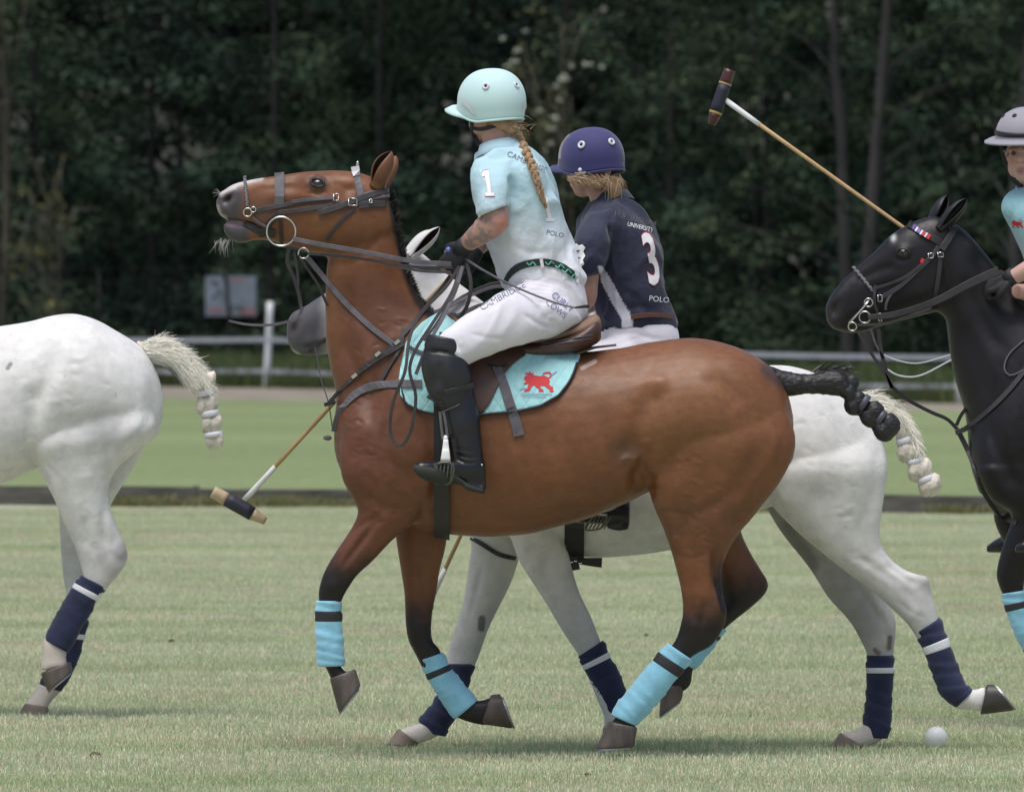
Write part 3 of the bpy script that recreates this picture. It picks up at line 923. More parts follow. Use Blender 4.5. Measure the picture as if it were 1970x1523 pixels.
trunk_tree([(1960, 740), (1955, 560), (1950, 400), (1962, 250), (1975, 120), (1985, 0)], 188, .09, 'tall tree at the right edge behind the grey helmeted rider', 54,
           [(1930, 60, 60), (1880, 320, 50), (1900, 420, 60), (1960, 180, 60), (1830, 420, 45), (1870, 500, 50)])
# ================================================================== HORSES
def coat_mat(name, rough=.5, sheen=.25, bump=.25, fine=260.0, spec=.35, crk=.12):
    m = mat(name, rough=rough, attr='Col', noise=.10, nscale=22, bump=bump, bscale=fine, bdist=.0015, sheen=sheen, spec=spec,
            bump2=.35, b2scale=9, b2dist=.006)
    # fine raised veins and skin creases
    nt = m.node_tree; N = nt.nodes; L = nt.links; p = N['Principled BSDF']
    gr = N.new('ShaderNodeTexCoord'); mr_ = N.new('ShaderNodeMapping'); mr_.inputs['Scale'].default_value = (.8, 1, 1.25); L.new(gr.outputs['Object'], mr_.inputs[0])
    nr = N.new('ShaderNodeTexNoise'); nr.inputs['Scale'].default_value = 38; nr.inputs['Detail'].default_value = 6; nr.inputs['Roughness'].default_value = .7; L.new(mr_.outputs[0], nr.inputs['Vector'])
    rr_ = N.new('ShaderNodeMapRange'); rr_.inputs[1].default_value = .3; rr_.inputs[2].default_value = .7; rr_.inputs[3].default_value = rough - .04; rr_.inputs[4].default_value = rough + .14; L.new(nr.outputs[0], rr_.inputs[0]); L.new(rr_.outputs[0], p.inputs['Roughness'])
    vs_ = N.new('ShaderNodeVectorMath'); vs_.operation = 'SCALE'; ms_ = N.new('ShaderNodeMapRange'); ms_.inputs[1].default_value = .3; ms_.inputs[2].default_value = .7; ms_.inputs[3].default_value = .95 if name == 'grey_coat' else .86; ms_.inputs[4].default_value = 1.04 if name == 'grey_coat' else 1.12; L.new(nr.outputs[0], ms_.inputs[0])
    src_ = p.inputs['Base Color'].links[0].from_socket; L.new(src_, vs_.inputs[0]); L.new(ms_.outputs[0], vs_.inputs['Scale']); L.new(vs_.outputs[0], p.inputs['Base Color'])
    geo = N.new('ShaderNodeTexCoord'); nz = N.new('ShaderNodeTexNoise'); nz.inputs['Scale'].default_value = 6; L.new(geo.outputs['Object'], nz.inputs['Vector'])
    ad = N.new('ShaderNodeVectorMath'); ad.operation = 'MULTIPLY_ADD'; ad.inputs[1].default_value = (.25, .25, .25); L.new(nz.outputs['Color'], ad.inputs[0]); L.new(geo.outputs['Object'], ad.inputs[2])
    v = N.new('ShaderNodeTexVoronoi'); v.feature = 'DISTANCE_TO_EDGE'; v.inputs['Scale'].default_value = 7; L.new(ad.outputs[0], v.inputs['Vector'])
    mr = N.new('ShaderNodeMapRange'); mr.inputs[1].default_value = 0; mr.inputs[2].default_value = .035; mr.inputs[3].default_value = 1; mr.inputs[4].default_value = 0; mr.clamp = True
    L.new(v.outputs['Distance'], mr.inputs[0])
    nm = N.new('ShaderNodeTexNoise'); nm.inputs['Scale'].default_value = 3.5; L.new(geo.outputs['Object'], nm.inputs['Vector'])
    ms = N.new('ShaderNodeMapRange'); ms.inputs[1].default_value = .5; ms.inputs[2].default_value = .68; L.new(nm.outputs[0], ms.inputs[0])
    mu = N.new('ShaderNodeMath'); mu.operation = 'MULTIPLY'; L.new(mr.outputs[0], mu.inputs[0]); L.new(ms.outputs[0], mu.inputs[1])
    b = N.new('ShaderNodeBump'); b.inputs['Strength'].default_value = crk; b.inputs['Distance'].default_value = .012; L.new(mu.outputs[0], b.inputs['Height'])
    prev = p.inputs['Normal'].links[0].from_socket; L.new(prev, b.inputs['Normal']); L.new(b.outputs[0], p.inputs['Normal'])
    return m
M_BAY = coat_mat('bay_coat', rough=.40, sheen=0.0, spec=.33, crk=.07)
M_GREY = coat_mat('grey_coat', rough=.6, sheen=.05, bump=.3, spec=.3, crk=.12)
M_BLACK = coat_mat('black_coat', rough=.38, sheen=0.0, spec=.36, crk=.04)
M_LID = mat('eyelid_skin', (.018, .013, .013), .45, bump=.4, bscale=120, bdist=.001)
M_EYE = mat('eye', (.012, .010, .012), .08, spec=.8)
M_HOOF = mat('hoof', (.080, .064, .055), .5, noise=.6, nscale=22, bump=.3, bscale=50, bdist=.002, stretch=(1, 1, .2))
M_HOOFW = mat('pale_hoof', (.16, .125, .10), .6, noise=.35, nscale=14, bump=.3, bscale=50, bdist=.002, stretch=(1, 1, .2))
M_HOOFB = mat('black_hoof', (.045, .040, .038), .5, noise=.35, nscale=14)
M_SHOE = mat('steel_shoe', (.30, .30, .31), .5, metallic=1)
M_TEALW = mat('pale_blue_fleece', (.23, .50, .65), .9, noise=.14, nscale=18, bump2=.5, b2scale=16, b2dist=.01, bump=.5, bscale=240, bdist=.002, sheen=.3)
M_NAVYW = mat('navy_fleece', (.012, .018, .058), .9, noise=.4, nscale=18, bump2=.5, b2scale=16, b2dist=.01, bump=.5, bscale=240, bdist=.002, sheen=.2)
M_STRAPB = mat('black_strap', (.02, .02, .025), .6)
M_STRAPW = mat('white_strap', (.66, .66, .70), .6)
M_HAIRB = mat('black_hair', (.012, .010, .010), .45, spec=.5)
M_HAIRW = mat('white_hair', (.80, .77, .68), .5)
M_HAIRT = mat('dirty_white_hair', (.47, .42, .34), .7, noise=.35, nscale=25, bump=.6, bscale=90, bdist=.004)
M_WHISK = mat('whisker', (.35, .33, .32), .6)

def bandage(parent, st, Y0, m, strap=None, strap_t=(.18, .28), wraps=6, ms=M_STRAPB, puff=0.0, tilt=.25):
    """wrapped bandage: overlapping turns down the leg, one strap near the top"""
    S = np.array([list(r) + [0.0] * (6 - len(r)) for r in st], float); S = catmull(S, 12)
    n = 36; th = np.linspace(0, 2 * math.pi, n, endpoint=False); rings = []; KK = []
    for i, r in enumerate(S):
        u = i / (len(S) - 1); Y = Y0 + r[5]
        A = np.array(W(r[0], r[1], Y)); B = np.array(W(r[2], r[3], Y)); C = (A + B) / 2; U = (A - B) / 2
        ph = (u * wraps + .35 * math.sin(u * 11) + tilt * np.cos(th)) % 1.0
        k = 1.0 + .085 * (1 - ph) ** 1.6 - .035 + .016 * np.sin(th * 3 + u * 9) + .014 * np.sin(u * 41 + 2 * np.cos(th)) + .012 * np.sin(u * 17 + th * 2)
        if u < .02 or u > .98: k = k * .96
        KK.append(k)
        rings.append(C + (k * np.cos(th))[:, None] * U + (k * np.sin(th) * r[4])[:, None] * np.array([0, 1., 0]))
    V, F = ring_grid(np.array(rings)); b = mesh_obj('leg_bandage', V, F, m, parent)
    if strap:
        i0, i1 = int(strap_t[0] * (len(S) - 1)), int(strap_t[1] * (len(S) - 1))
        R = []
        for i in range(i0, i1 + 1):
            r = S[i]; Y = Y0 + r[5]
            A = np.array(W(r[0], r[1], Y)); B = np.array(W(r[2], r[3], Y)); C = (A + B) / 2; U = (A - B) / 2
            k = KK[i] * (.985 if i in (i0, i1) else 1.0) + (.03 if i not in (i0, i1) else .0)
            R.append(C + (k * np.cos(th))[:, None] * U + (k * np.sin(th) * r[4])[:, None] * np.array([0, 1., 0]))
        R = [C + (np.array(R[0]) - C) * .97] + R + [R[-1].mean(0) + (R[-1] - R[-1].mean(0)) * .97] if False else R
        V, F = ring_grid(np.array(R)); mesh_obj('bandage_strap', V, F, ms, b)
    return b

def hoof(parent, cor, sole, hw, Y, m, shoe=True, hws=None):
    """cor = (front xy, heel xy) at the coronet, sole = (toe xy, heel xy) at the ground surface"""
    (a, b), (c, d) = cor, sole; hws = hws or hw * 1.22
    st = []
    for t in (0, .08, .35, .65, .92, 1.0):
        w = hw + (hws - hw) * t
        k = .93 if t in (0, 1.0) else 1.0
        ax, ay = a[0] + (c[0] - a[0]) * t, a[1] + (c[1] - a[1]) * t; bx, by = b[0] + (d[0] - b[0]) * t, b[1] + (d[1] - b[1]) * t
        mx, my = (ax + bx) / 2, (ay + by) / 2
        st.append((mx + (ax - mx) * k, my + (ay - my) * k, mx + (bx - mx) * k, my + (by - my) * k, w * k, 0))
    V, F = loft(st, Y, n=28, m=2, p=2.3)
    h = mesh_obj('hoof', V, F, m, parent)
    if shoe:
        A = np.array(W(c[0], c[1], Y)); B = np.array(W(d[0], d[1], Y)); C = (A + B) / 2; U = (A - B) / 2
        ax_ = np.array(W(c[0], c[1], Y)) - np.array(W(a[0], a[1], Y)); ax_ = ax_ / np.linalg.norm(ax_) * .008
        rings = []
        for t in np.linspace(-math.pi * .82, math.pi * .82, 26):
            d_ = math.cos(t) * U + math.sin(t) * hws * np.array([0, 1., 0]); o = C + d_ * .98; i_ = C + d_ * .74
            rings.append([o, o + ax_, i_ + ax_, i_])
        V, F = ring_grid(np.array(rings)); mesh_obj('horseshoe', V, F, M_SHOE, h, smooth=False)
    return h
def eye(parent, tree, px, py, r=.019):
    h = hit([tree], px, py, 45.0, -r * .62); V, F = ellipsoid(h, (r * 1.25, r, r * .95), nu=24, nv=16)
    e = mesh_obj('eye', V, F, M_EYE, parent); R_ = []
    for t in np.linspace(0, 2 * math.pi, 25):
        q = hit([tree], px + math.cos(t) * r * 1.15 / FPX * 0 + math.cos(t) * 12.0, py + math.sin(t) * (8.0 if math.sin(t) < 0 else 7.0) + math.cos(t) * 1.5, None, .002)
        R_.append(q if q is not None else h)
    V, F = tube(R_, [.0052 if math.sin(t) < .1 else .0034 for t in np.linspace(0, 2 * math.pi, 25)], n=10, m=2); mesh_obj('eyelid', V, F, M_LID, parent)
    return e

# ------------------------------------------------------------------ 1 the brown (bay) horse
YB = 45.2
g = G()
BT = [(648, 800, 655, 890, .08), (672, 750, 672, 945, .16), (720, 700, 715, 975, .205), (790, 640, 790, 1008, .235), (850, 612, 850, 1026, .25),
      (925, 628, 925, 1031, .268), (1010, 655, 1010, 1027, .285), (1100, 676, 1100, 1008, .29), (1180, 671, 1180, 978, .278), (1255, 658, 1250, 945, .27),
      (1330, 651, 1325, 915, .272), (1400, 661, 1400, 905, .262), (1450, 682, 1455, 905, .235), (1490, 715, 1495, 900, .195), (1515, 760, 1518, 895, .14), (1526, 800, 1528, 875, .07)]
g.add(*loft(BT, YB, n=40, egg=.10, p=2.15))
BN = [(640, 480, 740, 340, .070), (629, 508, 757, 400, .072), (627, 555, 777, 500, .080), (626, 605, 806, 570, .095), (625, 655, 845, 610, .118),
      (635, 712, 885, 640, .145), (645, 765, 895, 720, .168), (641, 822, 890, 810, .185), (643, 870, 885, 900, .195), (665, 925, 875, 965, .18)]
g.add(*loft(BN, YB, n=32))
BH = [(413, 387, 417, 408, .022), (424, 371, 428, 421, .043), (446, 354, 450, 428, .052), (476, 346, 478, 438, .050), (526, 339, 520, 464, .055), (562, 334, 560, 478, .066),
      (600, 330, 600, 488, .086), (640, 327, 645, 496, .098), (682, 330, 692, 494, .094), (715, 340, 737, 478, .084), (742, 358, 765, 445, .066)]
g.add(*loft(BH, YB, n=32, p=2.4))
g.add(*loft([(428, 432, 431, 448, .026), (440, 425, 447, 464, .036), (458, 426, 466, 469, .036), (485, 432, 492, 463, .036), (520, 430, 525, 466, .04)], YB, n=20))
# ears
# near fore
NF = -.135
g.add(*loft([(655, 850, 865, 815, .085, NF * .8), (658, 915, 850, 900, .088, NF), (680, 960, 828, 962, .080, NF), (688, 988, 795, 1006, .066, NF), (664, 1032, 757, 1038, .058, NF),
             (643, 1064, 722, 1074, .052, NF), (626, 1094, 690, 1102, .047, NF), (617, 1118, 674, 1124, .044, NF), (612, 1143, 662, 1146, .038, NF), (615, 1172, 654, 1172, .030, NF),
             (618, 1225, 652, 1227, .027, NF), (618, 1265, 655, 1264, .033, NF), (628, 1288, 657, 1283, .029, NF), (640, 1312, 676, 1297, .032, NF), (650, 1325, 684, 1305, .034, NF)], YB, n=24))
FF = .135
g.add(*loft([(755, 940, 865, 935, .075, FF), (761, 1025, 862, 1025, .068, FF), (768, 1080, 851, 1080, .058, FF), (775, 1128, 843, 1130, .049, FF), (777, 1165, 836, 1165, .045, FF),
             (778, 1198, 832, 1200, .044, FF), (785, 1232, 833, 1232, .042, FF), (803, 1262, 846, 1248, .034, FF), (822, 1298, 856, 1280, .027, FF), (846, 1338, 880, 1314, .027, FF),
             (868, 1372, 904, 1342, .032, FF), (896, 1386, 916, 1348, .028, FF), (925, 1393, 932, 1346, .033, FF), (940, 1394, 945, 1340, .036, FF)], YB, n=24))
# near hind
NH = -.135
g.add(*loft([(1262, 760, 1480, 725, .105, NH * .75), (1245, 850, 1531, 835, .125, NH), (1240, 905, 1512, 912, .118, NH), (1256, 968, 1455, 985, .100, NH), (1277, 1020, 1408, 1045, .080, NH),
             (1296, 1082, 1390, 1098, .062, NH), (1309, 1135, 1394, 1148, .052, NH), (1313, 1182, 1397, 1195, .048, NH), (1303, 1222, 1372, 1240, .042, NH), (1292, 1242, 1336, 1262, .034, NH),
             (1266, 1280, 1296, 1298, .026, NH), (1232, 1324, 1258, 1342, .027, NH), (1202, 1360, 1230, 1374, .031, NH), (1182, 1382, 1222, 1394, .032, NH), (1170, 1396, 1224, 1408, .034, NH)], YB, n=24))
FH = .135
g.add(*loft([(1275, 850, 1480, 840, .11, FH), (1300, 940, 1452, 945, .10, FH), (1330, 1000, 1425, 1005, .078, FH), (1350, 1060, 1435, 1050, .060, FH), (1370, 1110, 1462, 1094, .050, FH),
             (1388, 1150, 1478, 1124, .045, FH), (1385, 1178, 1463, 1152, .040, FH), (1366, 1196, 1402, 1202, .030, FH), (1335, 1230, 1366, 1244, .026, FH), (1300, 1268, 1334, 1284, .027, FH),
             (1290, 1300, 1328, 1315, .033, FH), (1278, 1325, 1312, 1330, .032, FH)], YB, n=24))
BAY = Body(*g.arr(), .0056, it=9)
b = BAY
# ---- modelling of the surface: head
b.bump(655, 430, 60, .010, ry=45)                       # jowl
b.groove([(560, 452), (600, 470), (650, 482), (700, 470)], 7, .003)
b.bump(610, 352, 24, .012, ry=17, ang=8)                # brow over the eye
b.groove([(592, 368), (612, 374), (632, 366)], 6, .006)
b.groove([(500, 395), (560, 388), (600, 388), (640, 392)], 9, .004)   # below the facial crest
b.groove([(480, 368), (540, 358), (590, 350)], 8, .003)
b.bump(560, 380, 46, .004, ry=10, ang=-3)
b.bump(437, 380, 12, -.030, ry=8, ang=-50); b.bump(424, 372, 8, .005); b.bump(450, 390, 9, .004)              # nostril
b.bump(447, 372, 10, .006); b.bump(424, 368, 12, .006, ry=8, ang=-60)
b.groove([(424, 424), (450, 427), (478, 431), (498, 436)], 3.6, .010, side='all')
b.bump(668, 358, 14, -.006)
# neck and shoulder
b.groove([(690, 500), (668, 580), (665, 660), (690, 740), (720, 800)], 16, .012)
b.groove([(740, 500), (775, 570), (800, 640)], 20, .005)
b.groove([(752, 650), (728, 740), (700, 830)], 18, .014)
b.groove([(820, 700), (770, 790), (735, 880)], 22, .006)
b.bump(700, 860, 48, .012, ry=60); b.bump(780, 880, 60, .014, ry=50)
b.groove([(660, 930), (700, 955), (740, 975), (790, 985)], 10, .006)
b.groove([(845, 850), (842, 920), (825, 985)], 14, .016)
b.groove([(735, 990), (700, 1035), (670, 1080)], 7, .006)
b.bump(735, 1005, 30, .006, ry=16, ang=-50)
for k in range(6): b.groove([(950 + k * 34, 830), (968 + k * 36, 900), (965 + k * 38, 960)], 8, .0016)
# loin, flank, stifle, croup
b.bump(1262, 735, 26, .009, ry=20); b.groove([(1275, 735), (1240, 790), (1215, 850), (1205, 890)], 22, .014)
b.bump(1212, 868, 30, -.022, ry=26); b.bump(1228, 922, 15, -.034, ry=28, ang=12); b.groove([(1236, 872), (1243, 915), (1256, 968)], 9, .014); b.groove([(1192, 890), (1210, 882), (1232, 890)], 5, -.008)
b.groove([(1245, 850), (1248, 900), (1262, 960)], 12, .012)
b.groove([(1195, 850), (1150, 800), (1100, 740)], 26, .004)
b.groove([(1360, 700), (1420, 760), (1470, 830), (1450, 900), (1395, 975)], 20, .011)
b.groove([(1510, 800), (1500, 880), (1430, 985), (1385, 1030)], 12, .008)
b.bump(1330, 800, 70, .008, ry=80); b.bump(1300, 940, 35, .012, ry=45); b.bump(1430, 860, 50, .010, ry=70)
b.groove([(1300, 1010), (1340, 990), (1390, 960), (1430, 920)], 12, .006)
b.groove([(1380, 1040), (1374, 1095), (1384, 1150)], 8, .018); b.groove([(1360, 1150), (1350, 1190), (1345, 1230)], 6, .006); b.bump(1340, 1205, 12, .005)
b.groove([(715, 1015), (680, 1060), (655, 1100)], 6, .006); b.groove([(800, 1050), (812, 1110), (818, 1160)], 6, .005); b.bump(642, 1128, 10, .005); b.bump(800, 1210, 12, .005); b.groove([(640, 1140), (662, 1130)], 4, .004)
rk_ = np.random.default_rng(12)
for _ in range(90):      # short creases of loose skin
    zx, zy, sx_, sy_ = ((720, 900, 60, 50), (760, 980, 50, 30), (740, 640, 60, 60), (1330, 960, 60, 60), (1330, 1040, 40, 40), (1290, 880, 70, 40), (690, 820, 30, 60))[rk_.integers(0, 7)]
    x_, y_ = rk_.normal(zx, sx_ * .6), rk_.normal(zy, sy_ * .6); a_ = rk_.normal(.15, .35); l_ = rk_.uniform(8, 24)
    b.groove([(x_, y_), (x_ + l_ * .5 * math.cos(a_), y_ + l_ * .5 * math.sin(a_) + rk_.normal(0, 2)), (x_ + l_ * math.cos(a_), y_ + l_ * math.sin(a_))], 2.8, -.0022 if rk_.random() < .5 else .0024)
b.groove([(1330, 1030), (1338, 1100), (1345, 1150)], 8, .004)
b.bump(1390, 1172, 16, .006); b.bump(1320, 1200, 16, .004)
for yy, xx_ in ((1118, 645), (1205, 805)): b.bump(xx_, yy, 20, .004)
b.groove([(590, 356), (600, 345), (618, 341), (636, 350)], 4, .005); b.groove([(594, 366), (612, 372), (632, 362)], 4, .004); b.bump(612, 343, 16, .006, ry=6, ang=6)
b.groove([(500, 352), (545, 346), (585, 343)], 5, .003); b.groove([(640, 350), (665, 362), (690, 360)], 6, .004); b.bump(672, 348, 12, .005)
b.groove([(620, 500), (680, 505), (745, 440)], 8, .006); b.groove([(560, 470), (600, 485), (650, 495)], 6, .003)
b.groove([(640, 520), (690, 600), (760, 690)], 18, .006); b.groove([(640, 640), (680, 700), (700, 770)], 12, .005)
b.groove([(760, 760), (740, 840), (760, 920)], 12, .007); b.groove([(820, 780), (830, 850), (815, 930)], 12, .007); b.bump(800, 940, 26, .008, ry=20)
b.groove([(700, 900), (720, 940), (700, 980)], 8, .005); b.groove([(660, 1040), (690, 1010), (740, 990)], 7, .005)
b.groove([(1300, 860), (1280, 930), (1300, 1010)], 14, .007); b.groove([(1420, 780), (1450, 850), (1430, 930)], 16, .007); b.groove([(1345, 720), (1400, 740), (1450, 780)], 14, .004)
b.groove([(1180, 700), (1230, 720), (1270, 700)], 12, .004); b.groove([(900, 1000), (1000, 1000), (1120, 975), (1200, 930)], 14, .005)
b.groove([(1255, 990), (1300, 985), (1350, 1000)], 6, .003); b.groove([(1290, 1060), (1330, 1075), (1370, 1060)], 6, .003)
lump = fbm(b.V, 6, 55, 2) - .5; b.V = b.V + b.N * (lump * .013)[:, None]
b.bump(668, 372, 16, -.006, ry=12); b.bump(560, 362, 22, -.004, ry=9); b.bump(520, 420, 20, .004); b.groove([(530, 400), (515, 425), (530, 455)], 6, .004); b.bump(590, 440, 26, -.004)
b.finish(1)
# coat colour
X = b.V; PX = b.PX; n1 = fbm(X, 6, 3); n2 = fbm(X, 22, 9)
C = np.array([.160, .064, .028]) * (0.76 + .48 * n1)[:, None] * (.9 + .2 * n2)[:, None]
red = np.array([.098, .036, .020]); gold = np.array([.210, .094, .039])
def mixc(C, m, c): m = np.clip(m, 0, 1)[:, None]; return C * (1 - m) + np.array(c) * m
neckm = sst(PX[:, 0], 900, 700) * .75 * sst(PX[:, 1], 470, 600)
C = mixc(C, neckm * (.6 + .5 * n2), red)
C = mixc(C, np.exp(-((PX[:, 0] - 1330) / 150) ** 2 - ((PX[:, 1] - 800) / 120) ** 2) * .6, gold)
C = mixc(C, np.exp(-((PX[:, 0] - 632) / 26) ** 2 - ((PX[:, 1] - 600) / 130) ** 2) * .6, gold)
C = mixc(C, np.exp(-((PX[:, 0] - 1180) / 220) ** 2 - ((PX[:, 1] - 1000) / 45) ** 2) * .55, (.12, .055, .03))  # shade under the belly, painted into the coat colour
far = X[:, 1] > YB + .03; nr = ~far
blk = np.array([.014, .011, .012])
def leg(C, pts, r, side, y0, y1, c=blk):
    d = line_dist(PX, pts); m = sst(d, r, r * .75) * side * sst(PX[:, 1] + 24 * (n2 - .5) * 2, y0, y1)
    return mixc(C, m, c)
C = leg(C, [(690, 1040), (650, 1100), (635, 1180), (636, 1300)], 70, nr, 1035, 1125)
C = leg(C, [(812, 1040), (808, 1180), (815, 1240), (870, 1340), (940, 1370)], 75, far | (PX[:, 0] > 745), 1125, 1215)
C = leg(C, [(1350, 1090), (1355, 1190), (1280, 1300), (1190, 1400)], 75, nr, 1120, 1215)
C = leg(C, [(1380, 1075), (1384, 1120), (1398, 1170)], 14, nr, 1050, 1120)
C = leg(C, [(1400, 1060), (1440, 1140), (1340, 1240), (1290, 1340)], 70, far, 1060, 1150)
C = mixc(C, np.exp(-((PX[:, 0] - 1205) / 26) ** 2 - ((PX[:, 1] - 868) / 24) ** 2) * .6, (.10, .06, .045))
# mane line, poll, tail head
crest = np.array([(752, 372), (758, 400), (772, 470), (786, 530), (806, 580), (830, 604)], float)
C = mixc(C, sst(line_dist(PX, crest), 15, 5), (.022, .016, .014))
C = mixc(C, sst(line_dist(PX, [(1480, 712), (1515, 735)]), 26, 8) * .8, (.05, .03, .022))
# muzzle
mz = sst(PX[:, 0] + 20 * (n2 - .5), 480, 452) ; grey = np.array([.075, .068, .076])
C = mixc(C, mz * (PX[:, 1] < 480), grey); C = mixc(C, sst(PX[:, 0] + 16 * (n2 - .5), 490, 472) * (PX[:, 1] > 428) * (PX[:, 1] < 480), (.06, .055, .062))
C = mixc(C, np.exp(-((PX[:, 0] - 500) / 22) ** 2 - ((PX[:, 1] - 405) / 22) ** 2) * .6, (.09, .07, .06))
C = mixc(C, sst(line_dist(PX, [(417, 398), (422, 414), (432, 420)]), 8, 3) * .8, (.36, .31, .31))
C = mixc(C, sst(line_dist(PX, [(428, 372), (455, 352), (485, 344), (500, 341)]), 11, 3), (.50, .46, .46))
C = mixc(C, np.exp(-((PX[:, 0] - 438) / 10) ** 2 - ((PX[:, 1] - 379) / 8) ** 2), (.045, .022, .024))
C = mixc(C, sst(line_dist(PX, [(432, 429), (450, 430), (466, 430)]), 5, 2.5) * .8, (.30, .20, .21))
C = mixc(C, sst(line_dist(PX, [(478, 432), (500, 440)]), 8, 4) * .9, (.03, .02, .02))
C = mixc(C, np.exp(-((PX[:, 0] - 610) / 22) ** 2 - ((PX[:, 1] - 352) / 15) ** 2) * .95, (.022, .016, .018))
C = mixc(C, np.exp(-((PX[:, 0] - 737) / 22) ** 2 - ((PX[:, 1] - 330) / 20) ** 2) * (PX[:, 1] < 352) * .95, (.03, .02, .018))
C = mixc(C, (np.exp(-((PX[:, 0] - 738) / 12) ** 2 - ((PX[:, 1] - 297) / 10) ** 2)), (.03, .022, .02))
C = mixc(C, sst(line_dist(PX, [(1120, 708), (1145, 695)]), 6, 2) * .6, (.5, .42, .40))
BAYT = bvh(*loft(BT, YB, n=40, egg=.10, p=2.15)[:2])
bay = empty('horse', (W(1100, 700, YB).x, YB, 0), 'chestnut brown bay polo pony with black legs and pale blue bandages, head held high', 'horse', 'polo ponies cantering to the left')
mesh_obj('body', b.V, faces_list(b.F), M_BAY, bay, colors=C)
eye(bay, b.tree, 611, 352, .021)
M_EARIN = mat('dark_ear_lining', (.055, .034, .028), .9, noise=.3); M_BAYE = mat('bay_ear', (.17, .07, .032), .6, noise=.3, nscale=18); M_GREYE = mat('grey_ear', (.58, .57, .56), .7, noise=.1); M_BLKE = mat('black_ear', (.010, .009, .010), .5)
ear(bay, (726, 354), (753, 291), 25, YB - .055, -.02, (-.75, -.75, .1), M_BAYE, M_EARIN, bend=.08)
ear(bay, (740, 352), (762, 300), 21, YB + .055, .02, (-.6, .8, .2), M_BAYE, M_EARIN, bend=.06)
# mane: clipped short
R_ = []
rr = np.random.default_rng(4)
for i in range(3200):
    t = rr.random() * (len(crest) - 1); k = int(t); q = crest[k] * (1 - (t - k)) + crest[min(k + 1, 5)] * (t - k)
    p = W(q[0] - 3, q[1], YB + rr.normal(0, .012)); R_.append((p, (.55, rr.normal(0, .2), .6), .014 + .014 * rr.random()))
hair('mane', R_, M_HAIRB, bay, w=.0022, n=3, droop=.1, jitter=.35, rng=rr)
R_ = [(W(432 + rr.normal(0, 9), 462 + rr.normal(0, 4), YB + rr.normal(0, .02)), (-.2, -.1, -1), .025 + .04 * rr.random()) for _ in range(34)]
R_ += [(W(424, 372, YB + rr.normal(0, .02)), (-1, -.1, .4), .03) for _ in range(10)]
hair('whiskers', R_, M_WHISK, bay, w=.0016, n=4, jitter=.35, rng=rr)
# hooves
hoof(bay, ((634, 1304), (684, 1286)), ((652, 1372), (694, 1318)), .045, YB + NF, M_HOOF)
hoof(bay, ((926, 1392), (944, 1336)), ((987, 1401), (962, 1334)), .045, YB + FF, M_HOOF)
hoof(bay, ((1170, 1386), (1226, 1398)), ((1146, 1440), (1220, 1436)), .048, YB + NH, M_HOOF)
hoof(bay, ((1272, 1318), (1316, 1318)), ((1268, 1378), (1312, 1345)), .042, YB + FH, M_HOOF)
bandage(bay, [(608, 1155, 658, 1155, .040), (606, 1200, 658, 1200, .040), (608, 1250, 663, 1250, .043), (610, 1282, 663, 1280, .040)], YB + NF, M_TEALW, True, (.14, .32), wraps=5)
bandage(bay, [(806, 1270, 853, 1254, .040), (826, 1312, 874, 1290, .040), (846, 1345, 896, 1318, .043), (873, 1385, 920, 1346, .042)], YB + FF, M_TEALW, True, (.22, .31), wraps=4)
bandage(bay, [(1284, 1236, 1334, 1270, .041), (1254, 1270, 1304, 1304, .040), (1222, 1308, 1272, 1344, .043), (1192, 1345, 1244, 1378, .045), (1174, 1374, 1224, 1396, .041)], YB + NH, M_TEALW, True, (.13, .26), wraps=6)
bandage(bay, [(1362, 1192, 1398, 1212, .038), (1330, 1226, 1370, 1250, .037), (1290, 1262, 1338, 1288, .040)], YB + FH, M_TEALW, True, (.2, .3), wraps=4)
# tail bound up in knots
def knot_tail(parent, m, Y, dock, knots, bands, mb, seed, segw=None, hairm=None):
    g = G(); g.add(*loft(dock, Y, n=22, m=4))
    rng = np.random.default_rng(seed)
    for (x, y, rx, ry, ang) in knots:
        rx_, ry_ = rx / FPX * Y, ry / FPX * Y
        M = Matrix.Rotation(math.radians(ang), 3, 'Y')
        for s in (-1, 1):
            V, F = ellipsoid((0, 0, 0), (rx_ * .72, ry_ * .8, ry_), nu=18, nv=12)
            V = V + np.array([s * rx_ * .30, 0, s * ry_ * .06]); V = V @ np.array(M).T + np.array(W(x, y, Y)); g.add(V, F)
    V, F, E = remesh(*g.arr(), .0045); V = smooth(V, E, 2, .5)
    N = normals(V, F); V = V + N * ((fbm(V * np.array([1, 1, 1]), 60, seed) - .5) * .008)[:, None]
    t = mesh_obj('tail', V, faces_list(F), m, parent)
    for (x0, y0, x1, y1, hh) in bands:
        A = W(x0, y0, Y); B = W(x1, y1, Y); c = (A + B) / 2; u = (A - B) / 2; ax = u.cross(Vector((0, 1, 0))).normalized() * (hh / FPX * Y)
        R = []
        for s in (-1, -.8, .8, 1):
            k = 1.0 if abs(s) < .9 else .9
            R.append([c + ax * s + u * math.cos(q) * k + Vector((0, 1, 0)) * u.length * math.sin(q) * k for q in np.linspace(0, 2 * math.pi, 24, endpoint=False)])
        V, F = ring_grid(np.array(R)); mesh_obj('tail_band', V, F, mb, t)
    return t
M_BANDB = mat('dark_tail_tape', (.06, .065, .085), .5)
M_TAILB = mat('black_tail', (.011, .010, .012), .5, bump=.8, bscale=70, bdist=.006, stretch=(.5, 1, 1.6))
M_TAILW = mat('white_tail', (.60, .55, .47), .75, noise=.3, nscale=20, bump=.8, bscale=70, bdist=.006, stretch=(1.6, 1, .5))
